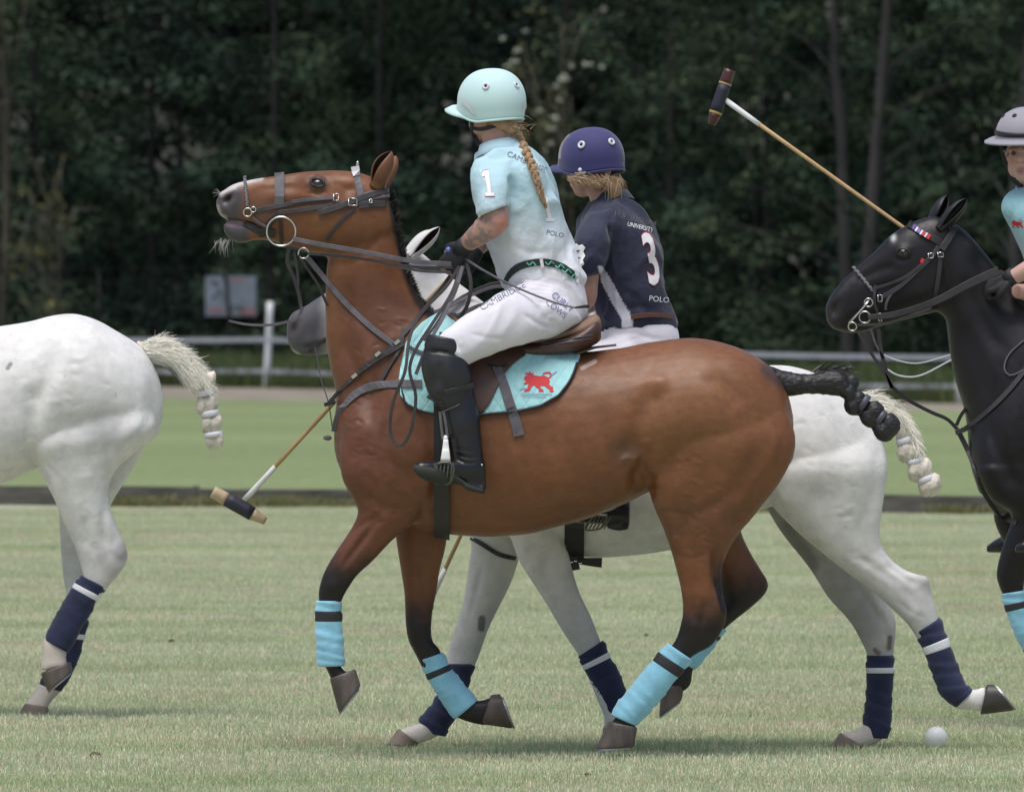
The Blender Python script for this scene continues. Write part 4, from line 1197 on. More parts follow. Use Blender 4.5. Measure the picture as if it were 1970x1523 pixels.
tl = knot_tail(bay, M_TAILB, YB + .0, [(1478, 702, 1500, 762, .05), (1507, 712, 1520, 762, .045), (1555, 720, 1560, 757, .038), (1590, 712, 1595, 760, .04), (1620, 714, 1612, 762, .04), (1634, 730, 1622, 766, .036), (1650, 752, 1630, 778, .034)],
               [(1634, 738, 18, 18, 0), (1646, 775, 24, 21, -40), (1678, 797, 26, 22, -42), (1706, 822, 28, 23, -35)],
               [(1640, 735, 1616, 762, 7), (1672, 760, 1652, 790, 6), (1704, 790, 1684, 818, 6)], M_BANDB, 5)
R_ = [(W(1560 + 70 * t, 716 - 6 * math.sin(t * 3), YB + rr.normal(0, .02)), (1, 0, .35), .05) for t in rr.random(90)]
hair('tail_hair', R_, M_HAIRB, tl, w=.003, n=4, rng=rr)

# ------------------------------------------------------------------ shared grey colouring
def grey_cols(b, seed, tone=.60):
    X, PX = b.V, b.PX; n1 = fbm(X, 4, seed); n2 = fbm(X, 14, seed + 4); n3 = vn(X, 55, seed + 7)
    C = np.array([tone, tone * .985, tone * .97]) * 1.06 * (.93 + .12 * n1)[:, None]
    C = mixc(C, sst(n2, .56, .80) * .12, (.42, .415, .42))
    C = mixc(C, sst(n3, .93, .97) * .35, (.26, .24, .23))
    d_ = fbm(X, 26, seed + 11, 2); C = mixc(C, sst(d_, .52, .66) * .10, (.36, .355, .37)); st_ = fbm(X, 9, seed + 21); C = mixc(C, sst(st_, .58, .75) * sst(PX[:, 1], 850, 1150) * .35, (.36, .32, .27))
    return C, n1, n2
def grey_legs(C, PX, n2, parts, side=None):
    for (pts, r, y0, y1, c, k) in parts:
        m = sst(line_dist(PX, pts), r, r * .5) * sst(PX[:, 1] + 30 * (n2 - .5), y0, y1) * k
        if side is not None: m = m * side
        C = mixc(C, m, c)
    return C

# ------------------------------------------------------------------ 2 the grey horse behind the bay
YG = 45.95
g = G()
GT = [(866, 820, 868, 930, .10), (890, 745, 888, 985, .17), (940, 690, 935, 1015, .215), (1000, 650, 1000, 1040, .235), (1070, 655, 1070, 1062, .255), (1130, 672, 1130, 1072, .268),
      (1200, 685, 1200, 1070, .272), (1280, 692, 1280, 1060, .27), (1350, 700, 1350, 1042, .262), (1410, 704, 1410, 1014, .258), (1460, 703, 1455, 985, .255), (1515, 703, 1510, 970, .25),
      (1570, 718, 1570, 985, .242), (1622, 746, 1620, 990, .22), (1662, 780, 1662, 975, .185), (1692, 830, 1692, 950, .13), (1706, 875, 1706, 925, .06)]
g.add(*loft(GT, YG, n=36, egg=.08, p=2.15))
g.add(*loft([(738, 640, 800, 476, .072), (765, 690, 850, 518, .08), (797, 740, 900, 557, .10), (825, 790, 955, 600, .13), (848, 850, 1005, 640, .16), (868, 900, 1030, 720, .18), (885, 950, 1040, 800, .17)], YG, n=28))
GH = [(552, 620, 552, 652, .026), (563, 601, 566, 679, .047), (586, 589, 598, 685, .052), (626, 563, 634, 681, .055), (668, 536, 690, 673, .068), (714, 508, 740, 656, .087), (754, 487, 783, 630, .088), (786, 478, 822, 590, .072)]
g.add(*loft(GH, YG, n=28, p=2.4))
gN, gF = -.13, .13
g.add(*loft([(880, 850, 1060, 850, .09, gN), (915, 930, 1075, 930, .088, gN), (955, 990, 1080, 985, .078, gN), (980, 1030, 1088, 1035, .062, gN), (998, 1078, 1100, 1088, .055, gN),
             (1024, 1120, 1115, 1138, .049, gN), (1050, 1160, 1135, 1180, .044, gN), (1072, 1198, 1148, 1212, .042, gN), (1092, 1230, 1156, 1234, .040, gN), (1110, 1256, 1160, 1252, .034, gN),
             (1128, 1295, 1168, 1285, .028, gN), (1148, 1345, 1190, 1332, .030, gN), (1162, 1380, 1200, 1370, .034, gN), (1160, 1402, 1198, 1402, .036, gN)], YG, n=24))
g.add(*loft([(880, 960, 1020, 960, .08, gF), (905, 1035, 1005, 1050, .062, gF), (900, 1095, 985, 1118, .054, gF), (890, 1160, 956, 1176, .046, gF), (876, 1205, 938, 1215, .043, gF), (862, 1248, 926, 1250, .041, gF),
             (858, 1278, 912, 1285, .034, gF), (848, 1318, 890, 1330, .028, gF), (828, 1360, 872, 1374, .032, gF), (810, 1388, 862, 1400, .034, gF), (790, 1396, 838, 1418, .032, gF), (772, 1402, 812, 1428, .036, gF), (760, 1412, 798, 1434, .034, gF)], YG, n=24))
g.add(*loft([(1500, 800, 1670, 790, .07, gN * .35), (1450, 890, 1707, 885, .125, gN), (1468, 950, 1700, 965, .112, gN), (1520, 1010, 1692, 1030, .088, gN), (1575, 1058, 1708, 1068, .066, gN), (1630, 1102, 1742, 1096, .054, gN),
             (1675, 1136, 1783, 1112, .048, gN), (1712, 1168, 1795, 1150, .045, gN), (1745, 1200, 1805, 1182, .040, gN), (1768, 1236, 1815, 1222, .031, gN), (1790, 1285, 1832, 1272, .028, gN),
             (1812, 1330, 1855, 1314, .032, gN), (1838, 1362, 1872, 1326, .032, gN), (1872, 1366, 1886, 1322, .034, gN), (1892, 1370, 1898, 1318, .036, gN)], YG, n=24))
g.add(*loft([(1440, 870, 1620, 870, .11, gF), (1462, 950, 1640, 960, .10, gF), (1500, 1020, 1652, 1040, .08, gF), (1555, 1090, 1680, 1108, .062, gF), (1592, 1148, 1705, 1155, .052, gF),
             (1630, 1190, 1723, 1188, .047, gF), (1652, 1225, 1723, 1222, .042, gF), (1668, 1262, 1719, 1262, .034, gF), (1672, 1310, 1715, 1310, .028, gF), (1668, 1360, 1714, 1362, .030, gF),
             (1660, 1395, 1712, 1398, .034, gF), (1640, 1406, 1696, 1424, .034, gF), (1620, 1410, 1668, 1436, .037, gF), (1606, 1420, 1655, 1443, .034, gF)], YG, n=24))
GR = Body(*g.arr(), .0075, it=6); b = GR
b.bump(566, 628, 8, -.014, ry=14, ang=20); b.groove([(556, 668), (590, 668), (625, 655)], 4, .006)
b.groove([(1470, 880), (1475, 930), (1500, 985)], 12, .012)
b.groove([(1690, 830), (1688, 920), (1660, 1010), (1640, 1060)], 14, .008)
b.groove([(1560, 760), (1620, 840), (1600, 930), (1560, 1000)], 24, .006)
b.bump(1560, 880, 60, .010, ry=70); b.bump(1515, 960, 32, .010)
b.groove([(1640, 1060), (1690, 1095), (1740, 1130)], 8, .006); b.groove([(1700, 1080), (1740, 1108), (1768, 1130)], 8, .010)
b.bump(1780, 1114, 12, .010); b.groove([(1640, 1110), (1680, 1170), (1700, 1210)], 8, .012); b.bump(1752, 1145, 12, -.008, ry=20, ang=-40); b.bump(1760, 1180, 10, .005); b.groove([(1720, 1150), (1750, 1175), (1785, 1190)], 5, .004); b.groove([(930, 1080), (915, 1140), (900, 1200)], 6, .005); b.groove([(1690, 1170), (1702, 1200), (1704, 1240)], 5, .007)
b.groove([(1000, 1090), (1050, 1180)], 12, .004); b.groove([(1100, 1058), (1180, 1052), (1270, 1045)], 6, .004)
rk_ = np.random.default_rng(31)
for _ in range(45):
    zx, zy, sx_, sy_ = ((1560, 860, 60, 60), (1640, 1080, 50, 40), (1620, 960, 40, 50), (1010, 1080, 40, 40))[rk_.integers(0, 4)]
    x_, y_ = rk_.normal(zx, sx_ * .6), rk_.normal(zy, sy_ * .6); a_ = rk_.normal(.15, .4); l_ = rk_.uniform(8, 26)
    b.groove([(x_, y_), (x_ + l_ * .5 * math.cos(a_), y_ + l_ * .5 * math.sin(a_) + rk_.normal(0, 2)), (x_ + l_ * math.cos(a_), y_ + l_ * math.sin(a_))], 3.4, -.0022 if rk_.random() < .5 else .0024)
b.finish(1)
C, n1, n2 = grey_cols(b, 31, .60); PX = b.PX
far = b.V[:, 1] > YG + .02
C = mixc(C, sst(PX[:, 0], 675, 600) * (PX[:, 1] < 720) * (.85 + .3 * n2), (.075, .075, .088))
C = mixc(C, np.exp(-((PX[:, 0] - 566) / 9) ** 2 - ((PX[:, 1] - 632) / 12) ** 2), (.03, .018, .02))
C = mixc(C, sst(line_dist(PX, [(556, 676), (570, 683)]), 10, 4) * .8, (.45, .38, .26))
C = mixc(C, np.exp(-((PX[:, 0] - 814) / 22) ** 2 - ((PX[:, 1] - 472) / 22) ** 2) * sst(line_dist(PX, [(792, 492), (840, 444)]), 13, 6) * .9, (.05, .045, .045))
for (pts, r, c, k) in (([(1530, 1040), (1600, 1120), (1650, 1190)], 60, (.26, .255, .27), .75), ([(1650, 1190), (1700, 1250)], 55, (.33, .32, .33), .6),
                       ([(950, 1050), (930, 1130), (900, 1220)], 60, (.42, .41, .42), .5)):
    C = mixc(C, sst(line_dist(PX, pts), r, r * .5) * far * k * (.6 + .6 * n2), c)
C = mixc(C, sst(line_dist(PX, [(927, 1190), (926, 1208)]), 9, 5), (.045, .04, .04))
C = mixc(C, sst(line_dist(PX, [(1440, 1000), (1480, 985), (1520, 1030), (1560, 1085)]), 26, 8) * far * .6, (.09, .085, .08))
C = mixc(C, sst(PX[:, 1], 1375, 1400) * .6, (.50, .43, .38))
C = mixc(C, sst(PX[:, 1] + 60 * (n2 - .5), 1040, 1190) * .38 * (PX[:, 1] < 1290), (.30, .295, .31))
C = mixc(C, sst(line_dist(PX, [(1779, 1112), (1790, 1128)]), 26, 6) * .35, (.2, .19, .19))
C = mixc(C, sst(line_dist(PX, [(1712, 1226), (1710, 1246)]), 7, 3) * .8, (.08, .05, .04)); C = mixc(C, sst(line_dist(PX, [(1683, 1250), (1690, 1256)]), 6, 3) * .8, (.12, .06, .05))
GRT = bvh(*loft(GT, YG, n=36, egg=.08, p=2.15)[:2])
grey = empty('horse', (W(1300, 700, YG).x, YG, 0), 'light grey polo pony with navy bandages, mostly hidden behind the brown horse', 'horse', 'polo ponies cantering to the left')
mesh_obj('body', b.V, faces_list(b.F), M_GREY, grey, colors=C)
ear(grey, (797, 488), (846, 437), 20, YG - .06, -.02, (.45, -1, .5), M_GREYE, M_EARIN, bend=.06)
ear(grey, (786, 486), (830, 442), 18, YG + .06, .02, (-.3, .8, .3), M_GREYE, M_EARIN)
hoof(grey, ((1886, 1374), (1898, 1316)), ((1952, 1366), (1912, 1316)), .045, YG + gN, M_HOOFB)
hoof(grey, ((1160, 1398), (1200, 1398)), ((1158, 1436), (1206, 1436)), .045, YG + gN, M_HOOFW)
hoof(grey, ((766, 1400), (806, 1428)), ((744, 1432), (800, 1436)), .045, YG + gF, M_HOOFW)
hoof(grey, ((1616, 1408), (1664, 1436)), ((1592, 1447), (1656, 1450)), .045, YG + gF, M_HOOFW)
NS = M_STRAPW
bandage(grey, [(1112, 1262, 1162, 1230, .040), (1126, 1292, 1178, 1268, .040), (1148, 1335, 1200, 1312, .040), (1166, 1378, 1210, 1362, .038)], YG + gN, M_NAVYW, True, (.20, .32), wraps=4, ms=NS)
bandage(grey, [(858, 1276, 916, 1276, .040), (850, 1310, 903, 1316, .038), (832, 1350, 888, 1362, .040), (806, 1384, 866, 1398, .043), (826, 1410, 858, 1416, .036)], YG + gF, M_NAVYW, False, wraps=5)
bandage(grey, [(1760, 1218, 1810, 1186, .042), (1774, 1248, 1824, 1228, .042), (1790, 1290, 1842, 1276, .040), (1808, 1334, 1858, 1312, .042), (1838, 1362, 1872, 1326, .040)], YG + gN, M_NAVYW, True, (.24, .34), wraps=5, ms=NS)
bandage(grey, [(1667, 1260, 1721, 1260, .042), (1666, 1295, 1720, 1295, .041), (1665, 1340, 1716, 1342, .040), (1660, 1385, 1716, 1388, .042), (1668, 1418, 1708, 1420, .036)], YG + gF, M_NAVYW, True, (.18, .26), wraps=5, ms=NS)
tl = knot_tail(grey, M_TAILW, YG, [(1640, 756, 1660, 800, .05), (1675, 766, 1682, 802, .045), (1705, 778, 1704, 818, .042), (1730, 800, 1722, 836, .04), (1748, 828, 1728, 850, .036)],
               [(1743, 838, 19, 20, 0), (1750, 866, 24, 25, 15), (1770, 903, 23, 25, 15), (1789, 933, 22, 23, 10)],
               [(1760, 842, 1724, 852, 6), (1778, 882, 1744, 892, 5), (1798, 915, 1764, 928, 6)], M_STRAPW, 15)
def dock_hair(tl, Y, top, bot, n, seed, L, m):
    rr = np.random.default_rng(seed); A = catmull(np.array(top, float), 8); B = catmull(np.array(bot, float), 8); R = []
    for _ in range(n):
        i = rr.integers(0, len(A) - 2); f = rr.random(); q = A[i] * (1 - f) + B[i] * f; t = (A[i + 1] - A[i]) * (1 - f) + (B[i + 1] - B[i]) * f; t = t / (np.linalg.norm(t) + 1e-6)
        half = np.linalg.norm(A[i] - B[i]) / 2 / FPX * Y
        yy = Y - half * math.sqrt(max(0, 1 - (2 * f - 1) ** 2)) * rr.uniform(.9, 1.12)
        R.append((W(q[0], q[1], yy), (t[0], rr.normal(-.05, .05), -t[1]), rr.uniform(*L)))
    hair('tail_hair', R, m, tl, w=.0024, n=4, droop=.15, jitter=.10, rng=rr)
def tail_hairs(tl, Y, crest, n, seed, L=(.03, .08), w=.0020, m=M_HAIRW, up=.35):
    rr = np.random.default_rng(seed); R = []
    P = catmull(np.array(crest, float), 8)
    for _ in range(n):
        i = rr.integers(0, len(P) - 1); q = P[i]; t = P[min(i + 1, len(P) - 1)] - P[max(i - 1, 0)]; t = t / np.linalg.norm(t)
        R.append((W(q[0] + rr.normal(0, 3), q[1] + rr.normal(0, 5), Y + rr.normal(0, .02)), (t[0] + .25 * up, rr.normal(0, .3), -t[1] + up * rr.random()), rr.uniform(*L)))
    return hair('tail_hair', R, m, tl, w=w, n=5, droop=.5, jitter=.22, rng=rr)
tail_hairs(tl, YG, [(1650, 765), (1690, 770), (1725, 792), (1752, 830), (1765, 870)], 2200, 8, L=(.02, .07))

dock_hair(tl, YG, [(1640, 756), (1675, 766), (1705, 778), (1728, 798)], [(1660, 800), (1682, 802), (1704, 818), (1718, 832)], 1200, 61, (.02, .05), M_HAIRW)
# ------------------------------------------------------------------ 3 the grey horse at the left edge
YL = 49.15
def kx(x): return (x - 1330) * .93 + 132
def ky(y): return (y - 652) * .95 + 606
def tr(st, dy=0): return [(kx(r[0]), ky(r[1]) + dy, kx(r[2]), ky(r[3]) + dy) + tuple(r[4:]) for r in st]
g = G()
LT = tr(BT[:8]) + [(-45, 632, -45, 938, .275), (0, 627, 5, 930, .272), (57, 618, 60, 905, .27), (95, 608, 95, 890, .275), (132, 603, 135, 880, .275), (158, 606, 160, 870, .272), (190, 617, 190, 865, .262),
                  (222, 635, 222, 862, .245), (252, 653, 252, 860, .22), (282, 676, 280, 855, .185), (302, 716, 302, 840, .13), (314, 755, 314, 800, .06)]
g.add(*loft(LT, YL, n=36, egg=.08, p=2.15)); g.add(*loft(tr(BN), YL, n=26)); g.add(*loft(tr(BH), YL, n=26, p=2.4))
g.add(*loft(tr([(655, 850, 865, 815, .085, NF * .8), (658, 915, 850, 900, .088, NF), (680, 960, 828, 962, .080, NF), (688, 988, 795, 1006, .066, NF), (664, 1032, 757, 1038, .058, NF),
             (626, 1094, 690, 1102, .047, NF), (617, 1118, 674, 1124, .044, NF), (612, 1143, 662, 1146, .038, NF), (618, 1225, 652, 1227, .027, NF), (618, 1265, 655, 1264, .033, NF), (650, 1325, 684, 1305, .034, NF)]), YL, n=20))
g.add(*loft(tr([(755, 940, 865, 935, .075, FF), (768, 1080, 851, 1080, .058, FF), (778, 1198, 832, 1200, .044, FF), (785, 1232, 833, 1232, .042, FF), (822, 1298, 856, 1280, .027, FF),
             (868, 1372, 904, 1342, .032, FF), (940, 1394, 945, 1340, .036, FF)]), YL, n=20))
g.add(*loft([(90, 740, 275, 725, .08, NH * .5), (58, 845, 300, 815, .128, NH), (70, 890, 262, 868, .115, NH), (88, 930, 222, 905, .098, NH), (106, 965, 208, 950, .082, NH), (122, 1005, 220, 1000, .068, NH),
             (140, 1045, 240, 1043, .055, NH), (152, 1080, 246, 1075, .048, NH), (158, 1104, 230, 1104, .042, NH), (156, 1122, 205, 1134, .034, NH), (128, 1155, 176, 1178, .028, NH), (102, 1196, 148, 1216, .030, NH),
             (84, 1228, 130, 1252, .035, NH), (80, 1262, 128, 1270, .035, NH), (78, 1290, 134, 1282, .038, NH)], YL, n=24))
g.add(*loft([(110, 800, 300, 800, .12, FH), (112, 860, 285, 845, .11, FH), (112, 930, 248, 915, .09, FH), (113, 990, 212, 975, .07, FH), (116, 1050, 195, 1050, .055, FH), (121, 1110, 185, 1115, .047, FH),
             (128, 1150, 183, 1158, .042, FH), (130, 1188, 172, 1192, .034, FH), (112, 1240, 156, 1248, .028, FH), (88, 1290, 136, 1298, .032, FH), (75, 1315, 118, 1328, .034, FH), (62, 1335, 100, 1348, .031, FH), (50, 1350, 92, 1362, .036, FH), (44, 1362, 90, 1372, .034, FH)], YL, n=24))
LG = Body(*g.arr(), .0085, it=5); b = LG
b.bump(185, 850, 45, -.012, ry=35, ang=-40); b.groove([(235, 780), (215, 860), (160, 920)], 26, .008)
b.bump(115, 740, 60, .012, ry=70); b.bump(95, 850, 30, .014, ry=34)
b.groove([(110, 650), (90, 730), (62, 800), (55, 860), (75, 900)], 18, .015); b.groove([(60, 850), (66, 885), (84, 920)], 7, .012)
b.groove([(295, 730), (290, 800), (250, 870), (212, 920)], 12, .008)
b.bump(45, 780, 28, -.015, ry=50); b.bump(65, 760, 16, -.010)
b.groove([(205, 955), (200, 1020), (212, 1060)], 9, .008); b.bump(235, 1062, 12, .006); b.groove([(160, 990), (170, 1060)], 8, .008); b.groove([(195, 1010), (205, 1050), (212, 1085)], 6, .008); b.bump(222, 1040, 10, -.006, ry=20)
rk_ = np.random.default_rng(41)
for _ in range(45):
    zx, zy, sx_, sy_ = ((130, 700, 70, 60), (90, 740, 60, 60), (140, 900, 50, 60), (170, 1010, 40, 50))[rk_.integers(0, 4)]
    x_, y_ = rk_.normal(zx, sx_ * .6), rk_.normal(zy, sy_ * .6); a_ = rk_.normal(.15, .4); l_ = rk_.uniform(8, 26)
    b.groove([(x_, y_), (x_ + l_ * .5 * math.cos(a_), y_ + l_ * .5 * math.sin(a_) + rk_.normal(0, 2)), (x_ + l_ * math.cos(a_), y_ + l_ * math.sin(a_))], 3.4, -.0022 if rk_.random() < .5 else .0024)
b.finish(1)
C, n1, n2 = grey_cols(b, 61, .63); PX = b.PX; far = b.V[:, 1] > YL + .02
C = mixc(C, np.exp(-((PX[:, 0] - 205) / 45) ** 2 - ((PX[:, 1] - 825) / 40) ** 2) * .55 * (.4 + n2), (.30, .30, .31))
C = mixc(C, sst(line_dist(PX, [(232, 1065), (238, 1055)]), 22, 6) * .7, (.22, .20, .20))
C = mixc(C, sst(line_dist(PX, [(200, 1080), (215, 1095)]), 24, 6) * .4, (.30, .27, .25))
C = mixc(C, sst(PX[:, 1], 1215, 1240) * .7, (.50, .42, .36))
C = mixc(C, sst(PX[:, 1] + 60 * (n2 - .5), 960, 1080) * .30 * (PX[:, 1] < 1130), (.32, .315, .33))
C = mixc(C, sst(line_dist(PX, [(15, 708), (20, 700)]), 6, 2) * .8, (.15, .14, .14))
lgrey = empty('horse', (W(0, 700, YL).x, YL, 0), 'white grey polo pony at the left edge showing only its hindquarters and bound tail', 'horse', 'polo ponies cantering to the left')
mesh_obj('body', b.V, faces_list(b.F), M_GREY, lgrey, colors=C)
hoof(lgrey, ((78, 1294), (136, 1272)), ((92, 1330), (140, 1290)), .045, YL + NH, M_HOOF)
hoof(lgrey, ((48, 1352), (92, 1358)), ((32, 1380), (98, 1382)), .045, YL + FH, M_HOOFW)
hoof(lgrey, tuple((kx(x), ky(y)) for x, y in ((640, 1306), (688, 1290))), tuple((kx(x), ky(y)) for x, y in ((650, 1371), (692, 1310))), .045, YL + NF, M_HOOF)
hoof(lgrey, tuple((kx(x), ky(y)) for x, y in ((926, 1392), (944, 1336))), tuple((kx(x), ky(y)) for x, y in ((987, 1401), (962, 1334))), .045, YL + FF, M_HOOF)
bandage(lgrey, [(156, 1106, 206, 1130, .042), (134, 1136, 184, 1164, .042), (108, 1180, 158, 1208, .042), (84, 1228, 132, 1256, .044)], YL + NH, M_NAVYW, True, (.18, .30), wraps=4, ms=NS)
bandage(lgrey, [(130, 1185, 173, 1190, .040), (112, 1235, 160, 1240, .040), (90, 1285, 142, 1290, .042), (74, 1314, 118, 1330, .038)], YL + FH, M_NAVYW, True, (.20, .28), wraps=4, ms=NS)
bandage(lgrey, tr([(608, 1155, 658, 1155, .040), (606, 1200, 658, 1200, .040), (610, 1282, 663, 1280, .040)]), YL + NF, M_NAVYW, True, (.14, .24), wraps=5, ms=NS)
tl = knot_tail(lgrey, M_TAILW, YL, [(262, 656, 286, 694, .045), (292, 661, 306, 697, .040), (328, 665, 328, 710, .040), (362, 682, 350, 735, .04), (388, 712, 366, 752, .038), (402, 745, 374, 760, .034)],
               [(402, 733, 12, 20, 15), (398, 778, 21, 22, 10), (407, 814, 20, 21, 10), (413, 846, 18, 18, 0)],
               [(412, 752, 375, 760, 6), (421, 792, 386, 799, 6), (428, 833, 393, 838, 5)], M_STRAPW, 25)
tail_hairs(tl, YL, [(285, 662), (315, 664), (350, 680), (380, 712), (398, 745)], 3200, 18, L=(.025, .075), up=.5)
M_HAIRG = mat('grey_hair', (.34, .325, .30), .6)
dock_hair(tl, YL, [(270, 656), (306, 658), (340, 668), (372, 690), (394, 722)], [(292, 700), (315, 702), (335, 714), (352, 735), (364, 746)], 2200, 62, (.03, .07), M_HAIRW)
dock_hair(tl, YL, [(285, 690), (306, 690), (330, 700), (350, 722)], [(294, 706), (316, 708), (336, 722), (352, 740)], 500, 63, (.015, .03), M_HAIRG)

# ------------------------------------------------------------------ 4 the black horse
YK = 48.0
def qx(x): return (x - 640) * .94 + 1862
def qy(y): return 1405 - (1464 - y) * .94
def tq(st): return [(qx(r[0]), qy(r[1]), qx(r[2]), qy(r[3])) + tuple(r[4:]) for r in st]
g = G()
KT = [(1868, 815, 1870, 900, .10), (1888, 770, 1890, 950, .16), (1925, 700, 1925, 995, .205)] + tq(BT[3:])
KT = [r if i < 3 else r for i, r in enumerate(KT)]
g.add(*loft(KT, YK, n=36, egg=.1, p=2.15))
KN = [(1796, 597, 1836, 428, .072), (1818, 612, 1866, 452, .080), (1824, 655, 1905, 498, .088), (1831, 705, 1940, 545, .10), (1841, 745, 1985, 590, .125), (1854, 785, 2030, 625, .155), (1861, 830, 2070, 700, .18),
      (1866, 890, 2080, 790, .19), (1884, 950, 2080, 880, .18)]
g.add(*loft(KN, YK, n=28))
KH = [(1588, 590, 1590, 618, .026), (1598, 568, 1606, 634, .048), (1622, 538, 1648, 641, .053), (1652, 511, 1682, 632, .055), (1682, 484, 1708, 624, .065), (1708, 457, 1740, 616, .08), (1738, 436, 1775, 606, .092),
      (1768, 422, 1808, 594, .09), (1798, 415, 1832, 560, .08), (1822, 424, 1850, 520, .065)]
g.add(*loft(KH, YK, n=28, p=2.4))
g.add(*loft([(1880, 900, 2080, 890, .085, NF), (1905, 960, 2060, 960, .08, NF), (1945, 990, 2040, 1030, .066, NF), (1930, 1045, 1990, 1085, .055, NF), (1919, 1085, 1975, 1108, .047, NF), (1917, 1112, 1970, 1128, .044, NF),
             (1926, 1138, 1970, 1140, .038, NF), (1940, 1172, 1972, 1168, .030, NF), (1956, 1220, 1990, 1210, .028, NF), (1972, 1262, 2010, 1248, .032, NF), (1995, 1282, 2022, 1254, .03, NF), (2020, 1290, 2034, 1254, .034, NF)], YK, n=24))
g.add(*loft([(1912, 940, 2040, 930, .08, FF), (1912, 1000, 2030, 1010, .068, FF), (1940, 1060, 2040, 1075, .055, FF), (1985, 1120, 2050, 1125, .045, FF), (2005, 1160, 2060, 1165, .04, FF), (2030, 1230, 2060, 1232, .028, FF), (2028, 1290, 2064, 1292, .032, FF), (2020, 1315, 2060, 1325, .034, FF)], YK, n=22))
g.add(*loft(tq([(1262, 760, 1480, 725, .105, NH * .75), (1245, 850, 1531, 835, .125, NH), (1240, 905, 1512, 912, .118, NH), (1256, 968, 1455, 985, .100, NH), (1277, 1020, 1408, 1045, .080, NH),
             (1309, 1135, 1394, 1148, .052, NH), (1313, 1182, 1397, 1195, .048, NH), (1289, 1242, 1338, 1266, .034, NH), (1262, 1278, 1306, 1305, .028, NH), (1196, 1358, 1240, 1382, .035, NH), (1170, 1396, 1224, 1408, .034, NH)]), YK, n=20))
g.add(*loft(tq([(1275, 850, 1480, 840, .11, FH), (1330, 1000, 1425, 1005, .078, FH), (1370, 1110, 1462, 1094, .050, FH), (1388, 1150, 1478, 1124, .045, FH), (1362, 1196, 1408, 1198, .032, FH), (1300, 1270, 1348, 1290, .030, FH), (1278, 1325, 1312, 1330, .032, FH)]), YK, n=20))
g.add(*loft(tq([(1478, 702, 1500, 762, .05), (1555, 720, 1560, 757, .038), (1620, 735, 1612, 780, .04), (1700, 810, 1680, 840, .04)]), YK, n=16))
BK = Body(*g.arr(), .0078, it=6); b = BK
b.bump(1604, 596, 9, -.018, ry=15, ang=15); b.bump(1737, 483, 15, .009, ry=12); b.groove([(1724, 494), (1740, 498), (1752, 490)], 6, .006)
b.groove([(1640, 545), (1690, 520), (1730, 512)], 9, .006); b.bump(1770, 570, 34, .010); b.groove([(1600, 628), (1620, 624), (1640, 606), (1660, 600)], 4, .006)
b.groove([(1868, 470), (1905, 540), (1945, 610)], 16, .013); b.groove([(1850, 520), (1880, 600), (1930, 690)], 16, .009); b.groove([(1900, 800), (1925, 880), (1960, 950)], 14, .012); b.bump(1900, 900, 30, .012, ry=50); b.groove([(1725, 600), (1770, 600), (1815, 560)], 6, .005); b.groove([(1660, 560), (1700, 552), (1735, 540)], 7, .005); b.groove([(1840, 600), (1880, 700), (1905, 790)], 18, .008)
b.groove([(1815, 480), (1822, 540), (1815, 590)], 9, .006)
b.finish(1)
PX = b.PX; n1 = fbm(b.V, 5, 90)
C = np.array([.0085, .0070, .0085]) * (.8 + .5 * n1)[:, None]
C = mixc(C, np.exp(-((PX[:, 0] - 1600) / 22) ** 2 - ((PX[:, 1] - 610) / 40) ** 2) * .5, (.045, .04, .04))
C = mixc(C, np.exp(-((PX[:, 0] - 1719) / 5) ** 2 - ((PX[:, 1] - 458) / 7) ** 2), (.5, .5, .5))
black = empty('horse', (W(2200, 700, YK).x, YK, 0), 'black polo pony at the right edge with red white and blue beaded browband', 'horse', 'polo ponies cantering to the left')
mesh_obj('body', b.V, faces_list(b.F), M_BLACK, black, colors=C)
eye(black, b.tree, 1738, 487, .020)
ear(black, (1812, 436), (1860, 382), 21, YK - .05, -.01, (.5, -.9, .6), M_BLKE, M_BLKE, bend=.05)
ear(black, (1794, 424), (1822, 376), 19, YK + .05, .01, (.7, -.6, .6), M_BLKE, M_BLKE, bend=.05)
bandage(black, [(1925, 1142, 1974, 1134, .040), (1936, 1178, 1984, 1166, .040), (1952, 1222, 2000, 1206, .042), (1974, 1260, 2016, 1236, .040)], YK + NF, M_TEALW, True, (.22, .34), wraps=4)
hoof(black, ((2014, 1296), (2036, 1250)), ((2064, 1306), (2050, 1246)), .045, YK + NF, M_HOOFB)
hoof(black, ((2016, 1318), (2062, 1322)), ((2001, 1350), (2064, 1352)), .045, YK + FF, M_HOOFB)
hoof(black, tuple((qx(x), qy(y)) for x, y in ((1170, 1386), (1226, 1398))), tuple((qx(x), qy(y)) for x, y in ((1146, 1440), (1220, 1436))), .048, YK + NH, M_HOOFB)
hoof(black, tuple((qx(x), qy(y)) for x, y in ((1272, 1318), (1316, 1318))), tuple((qx(x), qy(y)) for x, y in ((1268, 1378), (1312, 1345))), .042, YK + FH, M_HOOFB)
